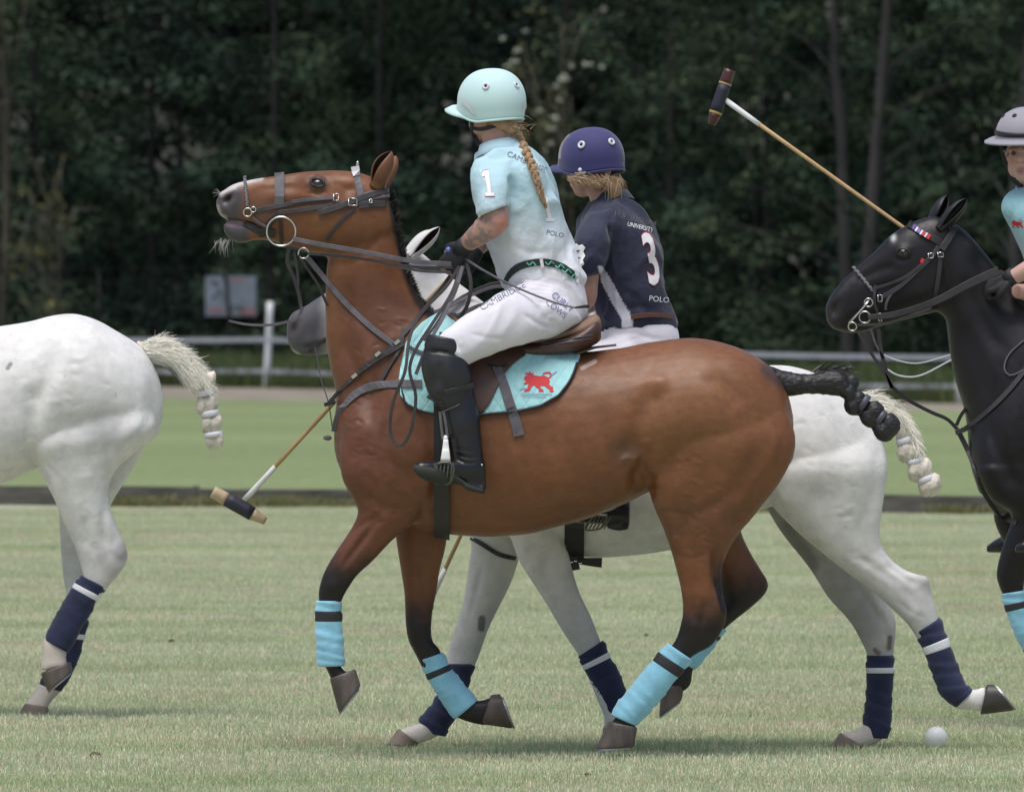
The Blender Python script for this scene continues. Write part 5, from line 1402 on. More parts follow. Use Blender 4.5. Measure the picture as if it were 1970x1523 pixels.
# ================================================================== RIDERS AND TACK
M_SKIN = mat('skin', attr='Col', rough=.55, noise=.05, nscale=30, bump=.1, bscale=200, bdist=.001, sub=.12)
def cloth(name, color=None, attr=None, rough=.85, folds=.7, fs=10, fd=.024, fine=.25, sheen=.15):
    return mat(name, color or (.5, .5, .5), rough, attr=attr, bump=fine, bscale=900, bdist=.0008, bump2=folds, b2scale=fs, b2dist=fd, sheen=sheen, noise=.03)
M_SHIRT = cloth('teal_white_shirt', attr='Col')
M_NSHIRT = cloth('navy_shirt', attr='Col')
M_BREECH = cloth('white_breeches', (.66, .64, .70), folds=.4, fd=.014)
M_BOOT = mat('black_boot_leather', (.010, .010, .014), .32, noise=.2, nscale=12, bump=.3, bscale=90, bdist=.002, bump2=.5, b2scale=14, b2dist=.012, spec=.5)
M_GUARD = mat('knee_guard_leather', (.016, .016, .020), .42, bump=.35, bscale=160, bdist=.0015, bump2=.3, b2scale=11, b2dist=.01)
M_SOLE = mat('boot_sole', (.022, .024, .018), .8, bump=.4, bscale=60, bdist=.003)
M_GLOVE = mat('black_glove', (.012, .012, .015), .7, bump=.4, bscale=120, bdist=.002)
M_LEATH = mat('dark_bridle_leather', (.036, .031, .034), .6, noise=.3, nscale=30, bump=.3, bscale=200, bdist=.001)
M_LEATHG = mat('worn_grey_leather', (.10, .092, .105), .65, noise=.3, nscale=25, bump=.3, bscale=200, bdist=.001)
M_LEATHK = mat('black_leather', (.012, .012, .013), .5, noise=.2)
M_METAL = mat('polished_steel', (.62, .60, .58), .25, metallic=1.0)
M_SADDLE = mat('brown_saddle_leather', (.075, .034, .026), .45, noise=.25, nscale=8, bump=.25, bscale=120, bdist=.001, spec=.5)
M_SUEDE = mat('tan_suede', (.20, .125, .085), .85, noise=.2, nscale=14)
M_KHAKI = mat('khaki_felt', (.17, .125, .075), .9, noise=.2, nscale=20, bump=.4, bscale=150, bdist=.002)
M_CANE = mat('cane', (.40, .26, .12), .5, noise=.2, nscale=30, stretch=(1, 1, 1))
M_WRAPW = mat('white_tape', (.66, .66, .66), .7)
M_HEADWOOD = mat('pale_mallet_wood', (.40, .31, .20), .6, noise=.2, nscale=30)
M_NAVYT = mat('navy_tape', (.014, .016, .030), .6, bump=.3, bscale=90, bdist=.002)
M_MAROON = mat('maroon_paint', (.065, .016, .020), .4)
M_YELLOW = mat('yellow_band', (.35, .26, .10), .5)
M_WHITE = mat('white_print', (.75, .75, .78), .7)
M_REDP = mat('red_print', (.55, .03, .035), .7)
M_DARKP = mat('dark_print', (.11, .13, .20), .7)
M_INK = mat('blue_ink', (.22, .22, .42), .7)

def text_decal(name, s, px, py, h, ang, m, parent, trees, off=.003, sx=1.0, shear=0.0, bold=0.0, sub=0):
    cu = bpy.data.curves.new(name, 'FONT'); cu.body = s; cu.align_x = 'CENTER'; cu.align_y = 'CENTER'; cu.offset = bold; cu.resolution_u = 3
    o = bpy.data.objects.new(name, cu); _tmp.collection.objects.link(o); _tmp.view_layers[0].update()
    me = bpy.data.meshes.new_from_object(o.evaluated_get(_tmp.view_layers[0].depsgraph))
    P = []; a = math.radians(ang); ca, sa = math.cos(a), math.sin(a)
    for v in me.vertices:
        x = v.co.x * h * sx + v.co.y * h * shear; y = -v.co.y * h
        P.append((px + x * ca - y * sa, py + x * sa + y * ca))
    P, F = refine2d(P, [tuple(p.vertices) for p in me.polygons], 5.0)
    V = lay(P, trees, off, 45)
    bpy.data.objects.remove(o); bpy.data.curves.remove(cu); bpy.data.meshes.remove(me)
    return mesh_obj(name, V, F, m, parent, smooth=False)
def trim(V, F, keep):
    """drop faces whose corners are all outside `keep`"""
    return [tuple(f) for f in faces_list(F) if all(keep[i] for i in f)]

ONE = [(-3, -24), (5, -25), (5, 18), (10, 19), (10, 25), (-8, 25), (-8, 19), (-3, 18), (-3, -14), (-9, -11), (-9, -18)]
def tf(P, cx, cy, s): return [(cx + x * s, cy + y * s) for x, y in P]
def folds(b, seed, amp=.024, s=7.0):
    """soft ridges as cloth pulls and hangs"""
    Q = b.V * np.array([1.0, 1.0, .75]); w = np.stack([fbm(Q, 4, seed + k, 2) for k in range(3)], 1) - .5
    Q = Q + w * .30; r = 1 - np.abs(2 * vn(Q, s, seed) - 1); r2 = 1 - np.abs(2 * vn(Q * np.array([1.2, 1, .8]), s * 2.1, seed + 5) - 1)
    b.V = b.V + b.N * ((r ** 2.2 - .35) * amp + (r2 ** 2 - .35) * amp * .35)[:, None]
# ---- head, hand, helmet
def frame(fwd, up=(0, 0, 1)):
    f = Vector(fwd).normalized(); r = f.cross(Vector(up)).normalized(); u = r.cross(f)
    return Matrix((r, f, u)).transposed()       # columns: right, forward, up
def head_parts(g, c, M, s=1.0):
    def E(p, r, a=None):
        V, F = ellipsoid((0, 0, 0), [x * s for x in r], nu=22, nv=14)
        V = V + np.array(p) * s; V = V @ np.array(M).T + np.array(c); g.add(V, F)
    E((0, -.012, .035), (.076, .096, .095)); E((0, .028, -.025), (.060, .068, .090)); E((0, .050, -.088), (.036, .038, .030))
    for q in (-1, 1):
        E((q * .038, .030, -.060), (.030, .048, .042)); E((q * .038, .066, -.022), (.024, .022, .020))
        E((q * .078, -.014, -.022), (.010, .020, .033)); E((q * .032, .083, .020), (.028, .014, .009)); E((q * .010, .101, -.040), (.009, .011, .008))
        E((q * .032, .074, -.002), (.017, .016, .012))
    E((0, .092, .004), (.011, .016, .030)); E((0, .104, -.018), (.010, .016, .020)); E((0, .112, -.036), (.011, .011, .010))
    E((0, .093, -.062), (.023, .010, .0065)); E((0, .091, -.073), (.020, .010, .0065)); E((0, .080, -.068), (.03, .012, .016))
def hand_parts(g, c, f, n, s_dir, k=1.0, curl=1.0):
    """curled hand: c wrist, f towards the knuckles, n palm side, s_dir towards the thumb"""
    c = np.array(c, float); f = np.array(f, float) / np.linalg.norm(f); n = np.array(n, float); n -= f * n.dot(f); n /= np.linalg.norm(n)
    t = np.cross(n, f); t *= np.sign(t.dot(np.array(s_dir, float))) or 1
    g.add(*tube([c - f * .02, c + f * .02, c + f * .055, c + f * .085], [(.018, .028), (.017, .034), (.016, .040), (.013, .038)], n=14, m=3, flat=n))
    for i, (o, L) in enumerate(((.030, 1.0), (.011, 1.08), (-.009, 1.0), (-.028, .82))):
        k0 = c + f * (.070) + t * o * k; a = k0 + f * .030 * L; b = a + (n * .026 * curl + f * .010) * L; d = b + (n * .006 - f * .024 * curl) * L
        g.add(*tube([k0, a, b, d], [.0105, .0100, .0092, .0080], n=10, m=3))
    b0 = c + f * .018 + t * .024; b1 = c + f * .045 + t * .046 + n * .014; b2 = c + f * .072 + t * .040 + n * .030; b3 = c + f * .088 + t * .020 + n * .040
    g.add(*tube([b0, b1, b2, b3], [.014, .0125, .0105, .0085], n=10, m=3))
def helmet(parent, c, M, m, m_trim, s=1.0, brim='visor', amax=(92, 122, 112), vents=(), width=1.0, zs=1.0):
    n = 48; R = 22; c = np.array(c); Mn = np.array(M)
    az = np.linspace(0, 2 * math.pi, n, endpoint=False)        # 0 = right, 90 = forward
    fr = np.clip(np.sin(az), 0, 1) ** 1.5; bk = np.clip(-np.sin(az), 0, 1) ** 1.5
    A = np.radians(amax[1] * (1 - fr - bk) + amax[0] * fr + amax[2] * bk)
    def shell(k):
        rings = []
        for i in range(R + 1):
            t = (i + .4) / (R + .4); a = A * t
            rad = np.sin(a) ** .86; flare = 1 + .05 * sst(np.full(n, t), .88, 1.0)
            x = np.cos(az) * .110 * rad * flare * width; y = np.sin(az) * .134 * rad * flare; z = (np.cos(a) * .125 + .004 * np.sin(a) ** 2) * zs
            rings.append(np.stack([x * k, y * k, z * k], 1))
        return np.array(rings)
    o, i_ = shell(1.0), shell(.93)
    rings = np.concatenate([o, i_[::-1]]) * s @ Mn.T + c
    V, F = ring_grid(rings, caps=(True, True)); h = mesh_obj('helmet', V, F, m, parent)
    rim = o[-1] * s
    rr = rim @ Mn.T + c
    V, F = tube(list(rr[::2]) + [rr[0]], [.0045 * s] * (len(rr[::2]) + 1), n=8, m=2); mesh_obj('rim', V, F, m_trim, h)
    if brim == 'visor':
        lo, hi = math.radians(28), math.radians(152); q = np.linspace(lo, hi, 25); rings = []
        for a in q:
            e = math.sin((a - lo) / (hi - lo) * math.pi) ** .7; base = np.array([np.interp(a, az, rim[:, k]) for k in range(3)])
            d = np.array([math.cos(a) * .35, 1.0, -.10]); d /= np.linalg.norm(d); L = .052 * s * e + .004
            tip = base + d * L; up = np.array([0, 0, 1.]) * .0045 * s
            mid = base + d * L * .5 + np.array([0, 0, .004 * s * e])
            rings.append([base + up * 1.6, mid + up * 1.3, tip + up * .6, tip - up * .6, mid - up * 1.3, base - up * 1.6])
        V, F = ring_grid(np.array(rings) @ Mn.T + c); mesh_obj('visor', V, F, m, h)
    if brim == 'full':
        rings = []
        bandr = o[-3] * s
        for j, a in enumerate(az):
            b = o[-1][j] * s * np.array([.97, .97, 1]); d = np.array([math.cos(a), math.sin(a) * 1.0, 0]); L = (.034 + .014 * max(0, math.sin(a)) + .006 * max(0, -math.sin(a))) * s
            dz = -.008 * s; up = np.array([0, 0, .0022 * s])
            tip = b + d * L + np.array([0, 0, dz]); mid = b + d * L * .55 + np.array([0, 0, dz * .2])
            rings.append([b + up, mid + up * 1.2, tip + up * 1.6, tip + up * 1.6 + d * .004, tip - up * 1.6 + d * .004, tip - up * 1.6, mid - up, b - up])
        rings.append(rings[0]); V, F = ring_grid(np.array(rings) @ Mn.T + c, caps=(False, False)); mesh_obj('brim', V, F, m, h)
    H = BVHTree.FromPolygons((rings * 0).tolist() if False else (np.concatenate([o.reshape(-1, 3)]) * s @ Mn.T + c).tolist(),
                             [(r * n + k, r * n + (k + 1) % n, (r + 1) * n + (k + 1) % n, (r + 1) * n + k) for r in range(R) for k in range(n)])
    for (px, py, r, mm) in vents:
        q = H.ray_cast(Vector((0, 0, CAM_H)), (W(px, py, 45) - Vector((0, 0, CAM_H))).normalized(), 400)
        if q[0] is None: continue
        nrm = q[1] if q[1].y < 0 else -q[1]
        R_ = r / FPX * q[0].y
        V, F = torus(q[0] + nrm * .002, R_ * .75, R_ * .33, nrm, n=18, k=8); v = mesh_obj('vent', V, F, mm, h)
        V, F = ellipsoid(q[0], (R_ * .6, R_ * .6, .0025), M=nrm.to_track_quat('Z', 'Y').to_matrix(), nu=12, nv=6); mesh_obj('vent_hole', V, F, M_LEATHK, v)
    return h, H

def skin_cols(V, c=None, M=None, base=(.42, .24, .19), s=1.0):
    n = fbm(V, 18, 5); C = np.array(base) * (.9 + .2 * n)[:, None]
    if c is not None:
        L = (V - np.array(c)) @ np.array(M) / s
        def blob(p, r, col_, k): 
            nonlocal C
            d = (((L - np.array(p)) / np.array(r)) ** 2).sum(1); C = mixc(C, np.exp(-d) * k, col_)
        for q in (-1, 1):
            blob((q * .04, .08, -.03), (.022, .03, .022), (.46, .19, .16), .7)
            blob((q * .031, .098, .022), (.020, .02, .0045), (.12, .07, .045), .7)
            blob((q * .031, .092, -.004), (.017, .02, .0035), (.07, .035, .03), .8)
        blob((0, .10, -.061), (.022, .02, .005), (.40, .14, .13), .8); blob((0, .10, -.073), (.020, .02, .005), (.42, .15, .14), .8)
        blob((0, .10, -.067), (.024, .02, .0022), (.10, .03, .03), .9); blob((0, .115, -.035), (.015, .015, .012), (.48, .22, .18), .5)
    return C

# ------------------------------------------------------------------ rider 1
HD1 = frame((-.80, .60, -.04)); hc1 = W(946, 196, YB + .02)
r1 = empty('person', (W(1060, 620, YB).x, YB, W(1060, 640, YB).z), 'rider in mint helmet and pale teal shirt with long blond braid on the brown horse', 'person')
g = G(); head_parts(g, hc1 - Vector((0, 0, .02)), HD1, .98)
g.add(*loft([(918, 232, 985, 228, .055, .01), (926, 262, 992, 262, .052, 0), (930, 290, 1005, 290, .062, 0), (930, 330, 1040, 330, .14), (938, 400, 1062, 395, .15), (955, 480, 1085, 480, .135), (968, 540, 1112, 540, .14), (1000, 580, 1118, 590, .14)], YB, n=24))
Yn = YB
arm = [W(958, 345, YB - .12), W(950, 375, YB - .185), W(955, 425, YB - .22), W(922, 450, YB - .18), W(893, 474, YB - .12)]
g.add(*tube(arm, [.038, .044, .045, .042, .029], n=16, m=4))
g.add(*tube([W(975, 420, YB - .21), W(948, 430, YB - .21), W(925, 443, YB - .185)], [.030, .046, .043], n=14, m=3))
g.add(*tube([W(980, 325, YB + .13), W(975, 375, YB + .20), W(965, 430, YB + .22), W(930, 465, YB + .17), W(905, 488, YB + .10)], [.05, .045, .042, .036, .028], n=14, m=3))
hand_parts(g, W(890, 478, YB - .11), (-.6, .25, -.75), (.3, 1, -.1), (-1, 0, 1))
hand_parts(g, W(912, 488, YB + .09), (-.6, -.25, -.75), (.3, -1, -.1), (-1, 0, 1))
for q in (-1, 1):
    g.add(*tube([W(1060, 590, YB + q * .08), W(985, 620, YB + q * .2), W(880, 665, YB + q * .29)], [.085, .07, .052], n=14, m=3))
    g.add(*tube([W(868, 675, YB + q * .30), W(885, 780, YB + q * .31), W(905, 890, YB + q * .32), W(870, 905, YB + q * .34), W(820, 898, YB + q * .37)], [.048, .045, .033, .03, .024], n=14, m=3))
B1 = Body(*g.arr(), .006, it=4); B1.finish(0)
C = skin_cols(B1.V, hc1 - Vector((0, 0, .02)), HD1); PX = B1.PX
tat = sst(fbm(B1.V * np.array([1, 1, 1.0]), 62, 71, 2), .50, .56) * sst(line_dist(PX, [(948, 395), (950, 420), (900, 470)]), 34, 20)
el = np.exp(-((PX[:, 0] - 966) / 16) ** 2 - ((PX[:, 1] - 430) / 16) ** 2)
C = mixc(C, tat * .55 * (1 - el), (.10, .115, .14)); C = mixc(C, el * .7, (.52, .18, .15))
mesh_obj('body', B1.V, faces_list(B1.F), M_SKIN, r1, colors=C)
# shirt
g = G()
g.add(*loft([(934, 288, 1000, 280, .062, .0), (920, 302, 1026, 298, .135), (914, 326, 1048, 324, .18), (918, 368, 1068, 364, .182), (928, 425, 1083, 422, .172), (940, 475, 1098, 474, .162),
             (950, 510, 1112, 512, .156), (958, 540, 1120, 535, .152), (968, 556, 1118, 552, .14)], YB, n=32))
g.add(*loft([(922, 312, 990, 302, .055, -.12), (911, 335, 992, 334, .066, -.165), (911, 368, 988, 362, .070, -.19), (914, 396, 984, 384, .070, -.20), (917, 414, 982, 394, .069, -.205)], YB, n=24, m=5))
g.add(*loft([(940, 312, 1000, 305, .055, .12), (930, 340, 1005, 335, .066, .17), (932, 370, 1000, 365, .07, .2), (935, 405, 990, 398, .066, .21)], YB, n=20))
S1 = Body(*g.arr(), .006, it=4); b = S1
b.groove([(985, 330), (990, 365), (984, 395)], 6, .012); b.groove([(998, 400), (985, 440), (960, 480)], 9, .006); b.groove([(1030, 350), (1045, 400), (1060, 470)], 12, .005)
b.groove([(1012, 420), (1000, 460), (985, 510)], 8, .005); b.groove([(1050, 440), (1030, 480), (1010, 500)], 8, .004); b.groove([(928, 345), (940, 380)], 7, .004)
b.groove([(985, 470), (1020, 485), (1060, 484)], 6, .004); b.groove([(960, 300), (990, 330), (1000, 360)], 8, .003)
folds(b, 44)
b.finish(1)
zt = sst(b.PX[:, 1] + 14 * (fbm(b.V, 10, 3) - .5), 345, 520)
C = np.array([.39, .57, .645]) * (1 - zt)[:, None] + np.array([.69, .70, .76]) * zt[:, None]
# open the sleeve mouth and keep the collar hole
keep = ~((b.PX[:, 1] > 404) & (b.PX[:, 0] < 975) & (b.N[:, 2] < -.8) & (b.V[:, 1] < YB - .13))
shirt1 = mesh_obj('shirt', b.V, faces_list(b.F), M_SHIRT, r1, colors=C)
# collar
M_COLLAR = cloth('teal_collar', (.37, .54, .62))
def collar(parent, c, M, r, h, m, s=1.0, gap=.35):
    n = 40; T = np.linspace(gap, 2 * math.pi - gap, n) + math.pi / 2; rings = []
    for t in T:
        x, y = math.cos(t), math.sin(t)
        pr = [(1.0, 0), (1.02, h), (1.10, h * 1.05), (1.42, -.1 * h), (1.40, -.25 * h), (1.06, h * .8), (1.05, 0)]
        rings.append([(x * r * k, y * r * k * 1.08, z) for k, z in pr])
    V, F = ring_grid(np.array(rings)); V = V @ np.array(M).T + np.array(c); return mesh_obj('collar', V, F, m, parent)
collar(shirt1, W(962, 292, YB), frame((-.75, .6, -.25)), .060, .036, M_COLLAR)
# breeches
g = G()
g.add(*loft([(975, 515, 1112, 505, .158), (970, 540, 1120, 532, .165), (972, 562, 1128, 562, .172), (985, 590, 1132, 592, .175), (1010, 606, 1127, 616, .168), (1040, 616, 1115, 628, .15)], YB, n=30))
g.add(*loft([(1060, 528, 1122, 620, .10, -.07), (1012, 542, 1075, 642, .098, -.15), (968, 560, 1018, 661, .090, -.215), (928, 587, 962, 675, .082, -.255), (890, 612, 922, 690, .073, -.285), (858, 636, 898, 703, .064, -.30), (842, 652, 884, 712, .055, -.30)], YB, n=28, m=5))
g.add(*loft([(1060, 528, 1122, 620, .10, .07), (1012, 542, 1075, 642, .098, .15), (968, 560, 1018, 661, .090, .215), (928, 587, 962, 675, .082, .255), (890, 612, 922, 690, .073, .285), (858, 636, 898, 703, .064, .30)], YB, n=24))
P1 = Body(*g.arr(), .006, it=5); b = P1
b.groove([(985, 545), (1020, 560), (1060, 590)], 7, .005); b.groove([(990, 556), (1030, 575), (1075, 620)], 7, .003); b.groove([(1040, 600), (1080, 632), (1110, 640)], 10, .006)
b.groove([(1010, 530), (1060, 530), (1100, 548)], 5, .003); b.groove([(1005, 540), (1060, 545), (1110, 565)], 5, .002); b.groove([(1060, 610), (1075, 640)], 8, .004)
b.groove([(885, 660), (905, 690)], 7, .003)
for k in range(7): b.groove([(990 + 4 * k, 536 + 7 * k), (1035 + 3 * k, 533 + 8 * k), (1085 + 2 * k, 548 + 8 * k), (1115, 570 + 7 * k)], 3.2, .0035)
b.groove([(900, 640), (940, 650), (980, 650)], 4, .003); b.groove([(870, 650), (890, 680), (897, 700)], 4, .004); b.groove([(1000, 600), (1040, 625), (1080, 636)], 5, .005)
folds(b, 77, amp=.007, s=9); b.finish(1)
belt = [(970, 548), (979, 528), (1000, 511), (1039, 503), (1078, 510), (1108, 530), (1124, 548)]
bp = catmull(np.array(belt, float), 6)
yl = np.interp(b.PX[:, 0], bp[:, 0], bp[:, 1], left=560, right=548)
keep = b.PX[:, 1] > yl - 2
keep = keep | (b.N[:, 1] > .3)
F_ = trim(b.V, b.F, keep); br1 = mesh_obj('breeches', b.V, F_, M_BREECH, r1)
M_BELT = mat('dark_belt', (.012, .020, .020), .6); M_BELTG = mat('green_belt_pattern', (.10, .42, .30), .6)
T1 = [S1.tree, P1.tree]
bl = ribbon('belt', [(971, 545), (980, 528), (1001, 512), (1039, 504), (1078, 511), (1108, 531)], .026, M_BELT, r1, trees=T1, off=.003)
for (x, y, s) in ((1022, 506, 0), (1058, 505, 0), (1076, 511, 0), (1090, 520, 0), (1102, 530, 0)):
    ribbon('belt_pattern', [(x - 9, y - 1), (x - 3, y + 4), (x + 3, y - 2), (x + 9, y + 5)], .005, M_BELTG, bl, trees=T1, off=.009, step=3)
ribbon('belt_loop', [(1041, 498), (1044, 515)], .012, M_BREECH, r1, trees=T1, off=.009)
ribbon('belt_loop', [(1108, 520), (1111, 543)], .012, M_BREECH, r1, trees=T1, off=.009)
text_decal('thigh_lettering', 'CAMBRIDGE', 967, 570, 16, -28, M_DARKP, br1, [P1.tree], sx=1.1, off=.002)
text_decal('hip_lettering', 'CURLY', 1082, 581, 17, 40, M_INK, br1, [P1.tree], sx=.95)
text_decal('hip_lettering', 'COWS', 1070, 594, 17, 40, M_INK, br1, [P1.tree], sx=.95)
decal('sleeve_number', [tf([(x + y * .14, y) for x, y in ONE], 938, 352, 1.06)], M_REDP, shirt1, [S1.tree], off=.002, sub=4)
decal('sleeve_number', [tf([(x + y * .14, y) for x, y in ONE], 938, 352, 1.0)], M_WHITE, shirt1, [S1.tree], off=.004, sub=4)
text_decal('back_lettering', 'CAMBRIDGE', 1014, 312, 15, 24, M_DARKP, shirt1, [S1.tree], off=.002)
text_decal('back_lettering', 'POLO', 1068, 450, 13, 12, M_DARKP, shirt1, [S1.tree], off=.002)
decal('back_number', [tf([(x + y * .2, y) for x, y in ONE], 1053, 402, .95)], M_WHITE, shirt1, [S1.tree], off=.003, sub=4)
# boots
def boot(parent, Y, shaft, foot, guard=None, heel=None):
    g = G(); g.add(*loft(shaft, Y, n=24)); g.add(*loft(foot, Y, n=20, p=2.5))
    if heel: g.add(*loft(heel, Y, n=16, p=3.5))
    B = Body(*g.arr(), .005, it=3)
    return B
s1 = -.31
shaft = [(820, 650, 892, 664, .058, s1), (814, 690, 900, 700, .062, s1), (822, 730, 909, 740, .060, s1), (840, 775, 917, 776, .056, s1), (854, 815, 923, 806, .053, s1 - .01), (866, 850, 927, 850, .047, s1 - .015),
         (872, 880, 931, 888, .043, s1 - .02), (874, 900, 934, 918, .040, s1 - .02)]
foot = [(933, 885, 935, 940, .030, s1 - .01), (915, 880, 912, 938, .036, s1 - .015), (890, 885, 880, 925, .038, s1 - .03), (862, 886, 856, 930, .042, s1 - .05), (832, 886, 828, 923, .044, s1 - .07), (810, 887, 808, 914, .036, s1 - .085), (798, 892, 797, 904, .018, s1 - .09)]
heel = [(896, 922, 891, 938, .030, s1 - .02), (915, 930, 910, 946, .032, s1 - .02), (934, 935, 932, 950, .028, s1 - .02)]
BO1 = boot(r1, YB, shaft, foot, heel=heel); b = BO1
b.groove([(872, 872), (900, 880), (925, 878)], 3.5, .006); b.groove([(874, 882), (900, 890), (922, 888)], 3, .005); b.groove([(868, 860), (905, 868), (925, 862)], 4, .003); b.groove([(880, 830), (905, 836), (920, 828)], 6, .002)
b.finish(0)
bt1 = mesh_obj('boot', b.V, faces_list(b.F), M_BOOT, r1)
sole = loft([(930, 940, 932, 950, .030, s1 - .025), (905, 932, 900, 943, .036, s1 - .035), (890, 922, 884, 932, .030, s1 - .04), (862, 904, 854, 934, .044, s1 - .06), (832, 897, 826, 927, .046, s1 - .08), (810, 894, 806, 917, .038, s1 - .095), (796, 894, 796, 905, .018, s1 - .10)], YB, n=20, p=3)
mesh_obj('sole', *sole, M_SOLE, bt1)
V, F = ellipsoid(W(927, 894, YB + s1 - .07), (.004, .004, .004), nu=8, nv=6); mesh_obj('stud', V, F, M_METAL, bt1)
g = G()
g.add(*loft([(824, 642, 886, 654, .062, s1), (816, 662, 893, 674, .068, s1), (818, 672, 895, 683, .064, s1)], YB, n=26, m=5))
g.add(*loft([(816, 676, 896, 686, .068, s1), (810, 696, 903, 704, .073, s1), (813, 722, 909, 728, .072, s1), (824, 758, 904, 758, .068, s1), (838, 780, 897, 774, .064, s1), (850, 794, 884, 783, .052, s1)], YB, n=26, m=5))
KG = Body(*g.arr(), .005, it=2); KG.bump(862, 720, 16, .008, ry=34); KG.bump(842, 752, 9, .010, ry=12); KG.bump(828, 710, 16, .006, ry=26); KG.groove([(845, 690), (850, 730), (862, 765)], 4, .004)
KG.groove([(812, 674), (850, 676), (896, 686)], 3, .006); KG.finish(0)
kg = mesh_obj('knee_guard', KG.V, faces_list(KG.F), M_GUARD, r1)
ribbon('strap', [(856, 755), (885, 748), (911, 742)], .018, M_GUARD, kg, trees=[KG.tree, BO1.tree], off=.003)
ribbon('edge_piping', [(848, 793), (868, 785), (890, 774), (897, 765)], .005, M_LEATHG, kg, trees=[KG.tree], off=.002)
ribbon('strap', [(822, 762), (840, 772), (852, 776)], .012, M_GUARD, kg, trees=[KG.tree], off=.003)
# far boot, same shape on the other side
def mir(st, Yk=-1): return [r[:5] + (Yk * r[5],) for r in st]
g = G(); g.add(*loft(mir(shaft), YB, n=18)); g.add(*loft(mir(foot), YB, n=16)); g.obj('boot', M_BOOT, r1)
# gloves
for (w_, f, n, s_) in ((W(893, 474, YB - .115), (-.6, .25, -.75), (.3, 1, -.1), -1), (W(912, 488, YB + .09), (-.6, -.25, -.75), (.3, -1, -.1), 1)):
    g = G(); hand_parts(g, w_, f, n, (-1, 0, 1), 1.0)
    V, F, E = remesh(*g.arr(), .004); V = smooth(V, E, 2, .4); V = V + normals(V, F) * .0035
    gl = mesh_obj('glove', V, faces_list(F), M_GLOVE, r1)
V, F = tube([W(900, 468, YB - .14), W(884, 482, YB - .10)], [.034, .033], n=18, m=2); mesh_obj('glove_cuff', V, F, M_GLOVE, gl)
g = G(); g.add(*ellipsoid(W(863, 481, YB - .10), (.011, .011, .012), nu=12, nv=8)); g.obj('glove_tab', mat('blue_plastic', (.09, .16, .50), .4), gl)
# helmet, straps, hair
M_MINT = mat('mint_suede', (.48, .66, .665), .75, bump=.3, bscale=500, bdist=.0006, sheen=.2); M_MINTT = mat('white_trim', (.62, .63, .68), .6)
h1, H1 = helmet(r1, hc1 - Vector((0, 0, .003)), HD1, M_MINT, M_MINT, s=1.0, amax=(95, 126, 122), vents=((935, 166, 7, M_MINTT), (993, 164, 6, M_MINTT)))
decal('trim', [[(887, 190), (892, 192), (900, 199), (908, 209), (916, 223), (909, 219), (898, 208), (889, 200)]], M_MINTT, h1, [H1], off=.003, sub=3)
decal('trim', [[(1006, 198), (1013, 196), (1013, 208), (1006, 216)]], M_MINTT, h1, [H1], off=.003, sub=3)
ribbon('chin_strap', [(904, 245), (925, 249), (960, 240), (985, 232)], .014, M_LEATHK, h1, trees=[B1.tree], off=.003)
ribbon('chin_strap', [(908, 222), (908, 245), (914, 265), (924, 282)], .018, M_LEATHK, h1, trees=[B1.tree], off=.003)
M_BLOND = mat('blond_hair', (.30, .185, .095), .55, noise=.4, nscale=60, bump=.8, bscale=160, bdist=.003, stretch=(1, 1, .25)); M_BLONDS = mat('blond_strand', (.36, .25, .15), .5)
g = G()
g.add(*tube([W(940, 232, YB - .02), W(975, 240, YB - .035), W(992, 250, YB - .045)], [.03, .032, .022], n=14, m=3))
bpth = catmull(np.array([(985, 243), (996, 262), (1008, 284), (1018, 305), (1027, 328), (1034, 350), (1040, 368)], float), 4)
for i, q in enumerate(bpth[::1]):
    w_ = np.interp(i, [0, len(bpth) - 1], [11, 6.5]); sgn = 1 if i % 2 else -1
    hq = hit([S1.tree, B1.tree], q[0], q[1], None, 0); Yq = (hq.y if hq is not None else YB) - .016
    V, F = ellipsoid((0, 0, 0), (w_ / FPX * Yq * .72, w_ / FPX * Yq * .7, w_ / FPX * Yq * .95), nu=12, nv=8)
    R_ = np.array(Matrix.Rotation(math.radians(-35 * sgn - 18), 3, 'Y')); g.add(V @ R_.T + np.array(W(q[0] + sgn * w_ * .32, q[1], Yq)), F)
for q, r in (((1042, 376), 7), ((1046, 386), 5.5), ((1050, 396), 4)):
    hq = hit([S1.tree], q[0], q[1], YB, 0); g.add(*ellipsoid(W(q[0], q[1], hq.y - .01), (r / FPX * 45 * .8, r / FPX * 45 * .6, r / FPX * 45 * 1.5), nu=10, nv=8))
br = g.obj('hair', M_BLOND, r1)
rr = np.random.default_rng(3); R_ = []
for _ in range(120): R_.append((W(985 + rr.normal(0, 12), 242 + rr.normal(0, 8), YB - .05 + rr.normal(0, .01)), (.6, rr.normal(0, .3), rr.normal(-.25, .5)), rr.uniform(.02, .06)))
for _ in range(160):
    i = rr.integers(0, len(bpth)); q = bpth[i]; hq = hit([S1.tree, B1.tree], q[0], q[1], YB, 0); R_.append((W(q[0] + rr.normal(0, 5), q[1], hq.y - .03), (.4 + rr.normal(0, .5), -.2, -1), rr.uniform(.012, .035)))
hair('hair_strands', R_, M_BLONDS, br, w=.0016, n=4, droop=.5, jitter=.4, rng=rr)
# whip
whp = mesh_obj('whip', *tube([W(896, 498, YB - .13), W(930, 520, YB - .2), W(985, 549, YB - .24), (W(1040, 572, YB - .27)), W(1080, 586, YB - .25), W(1108, 592, YB - .23)], [.0055, .0045, .004, .0035, .003, .0025], n=8, m=5), M_LEATHG)
whp['label'] = 'thin dark riding whip lying across the white breeches'; whp['category'] = 'whip'
ribbon('whip_flap', [(1106, 592), (1120, 590), (1134, 589)], .014, M_LEATHK, whp, Y=YB - .23, taper=[.5, 1])

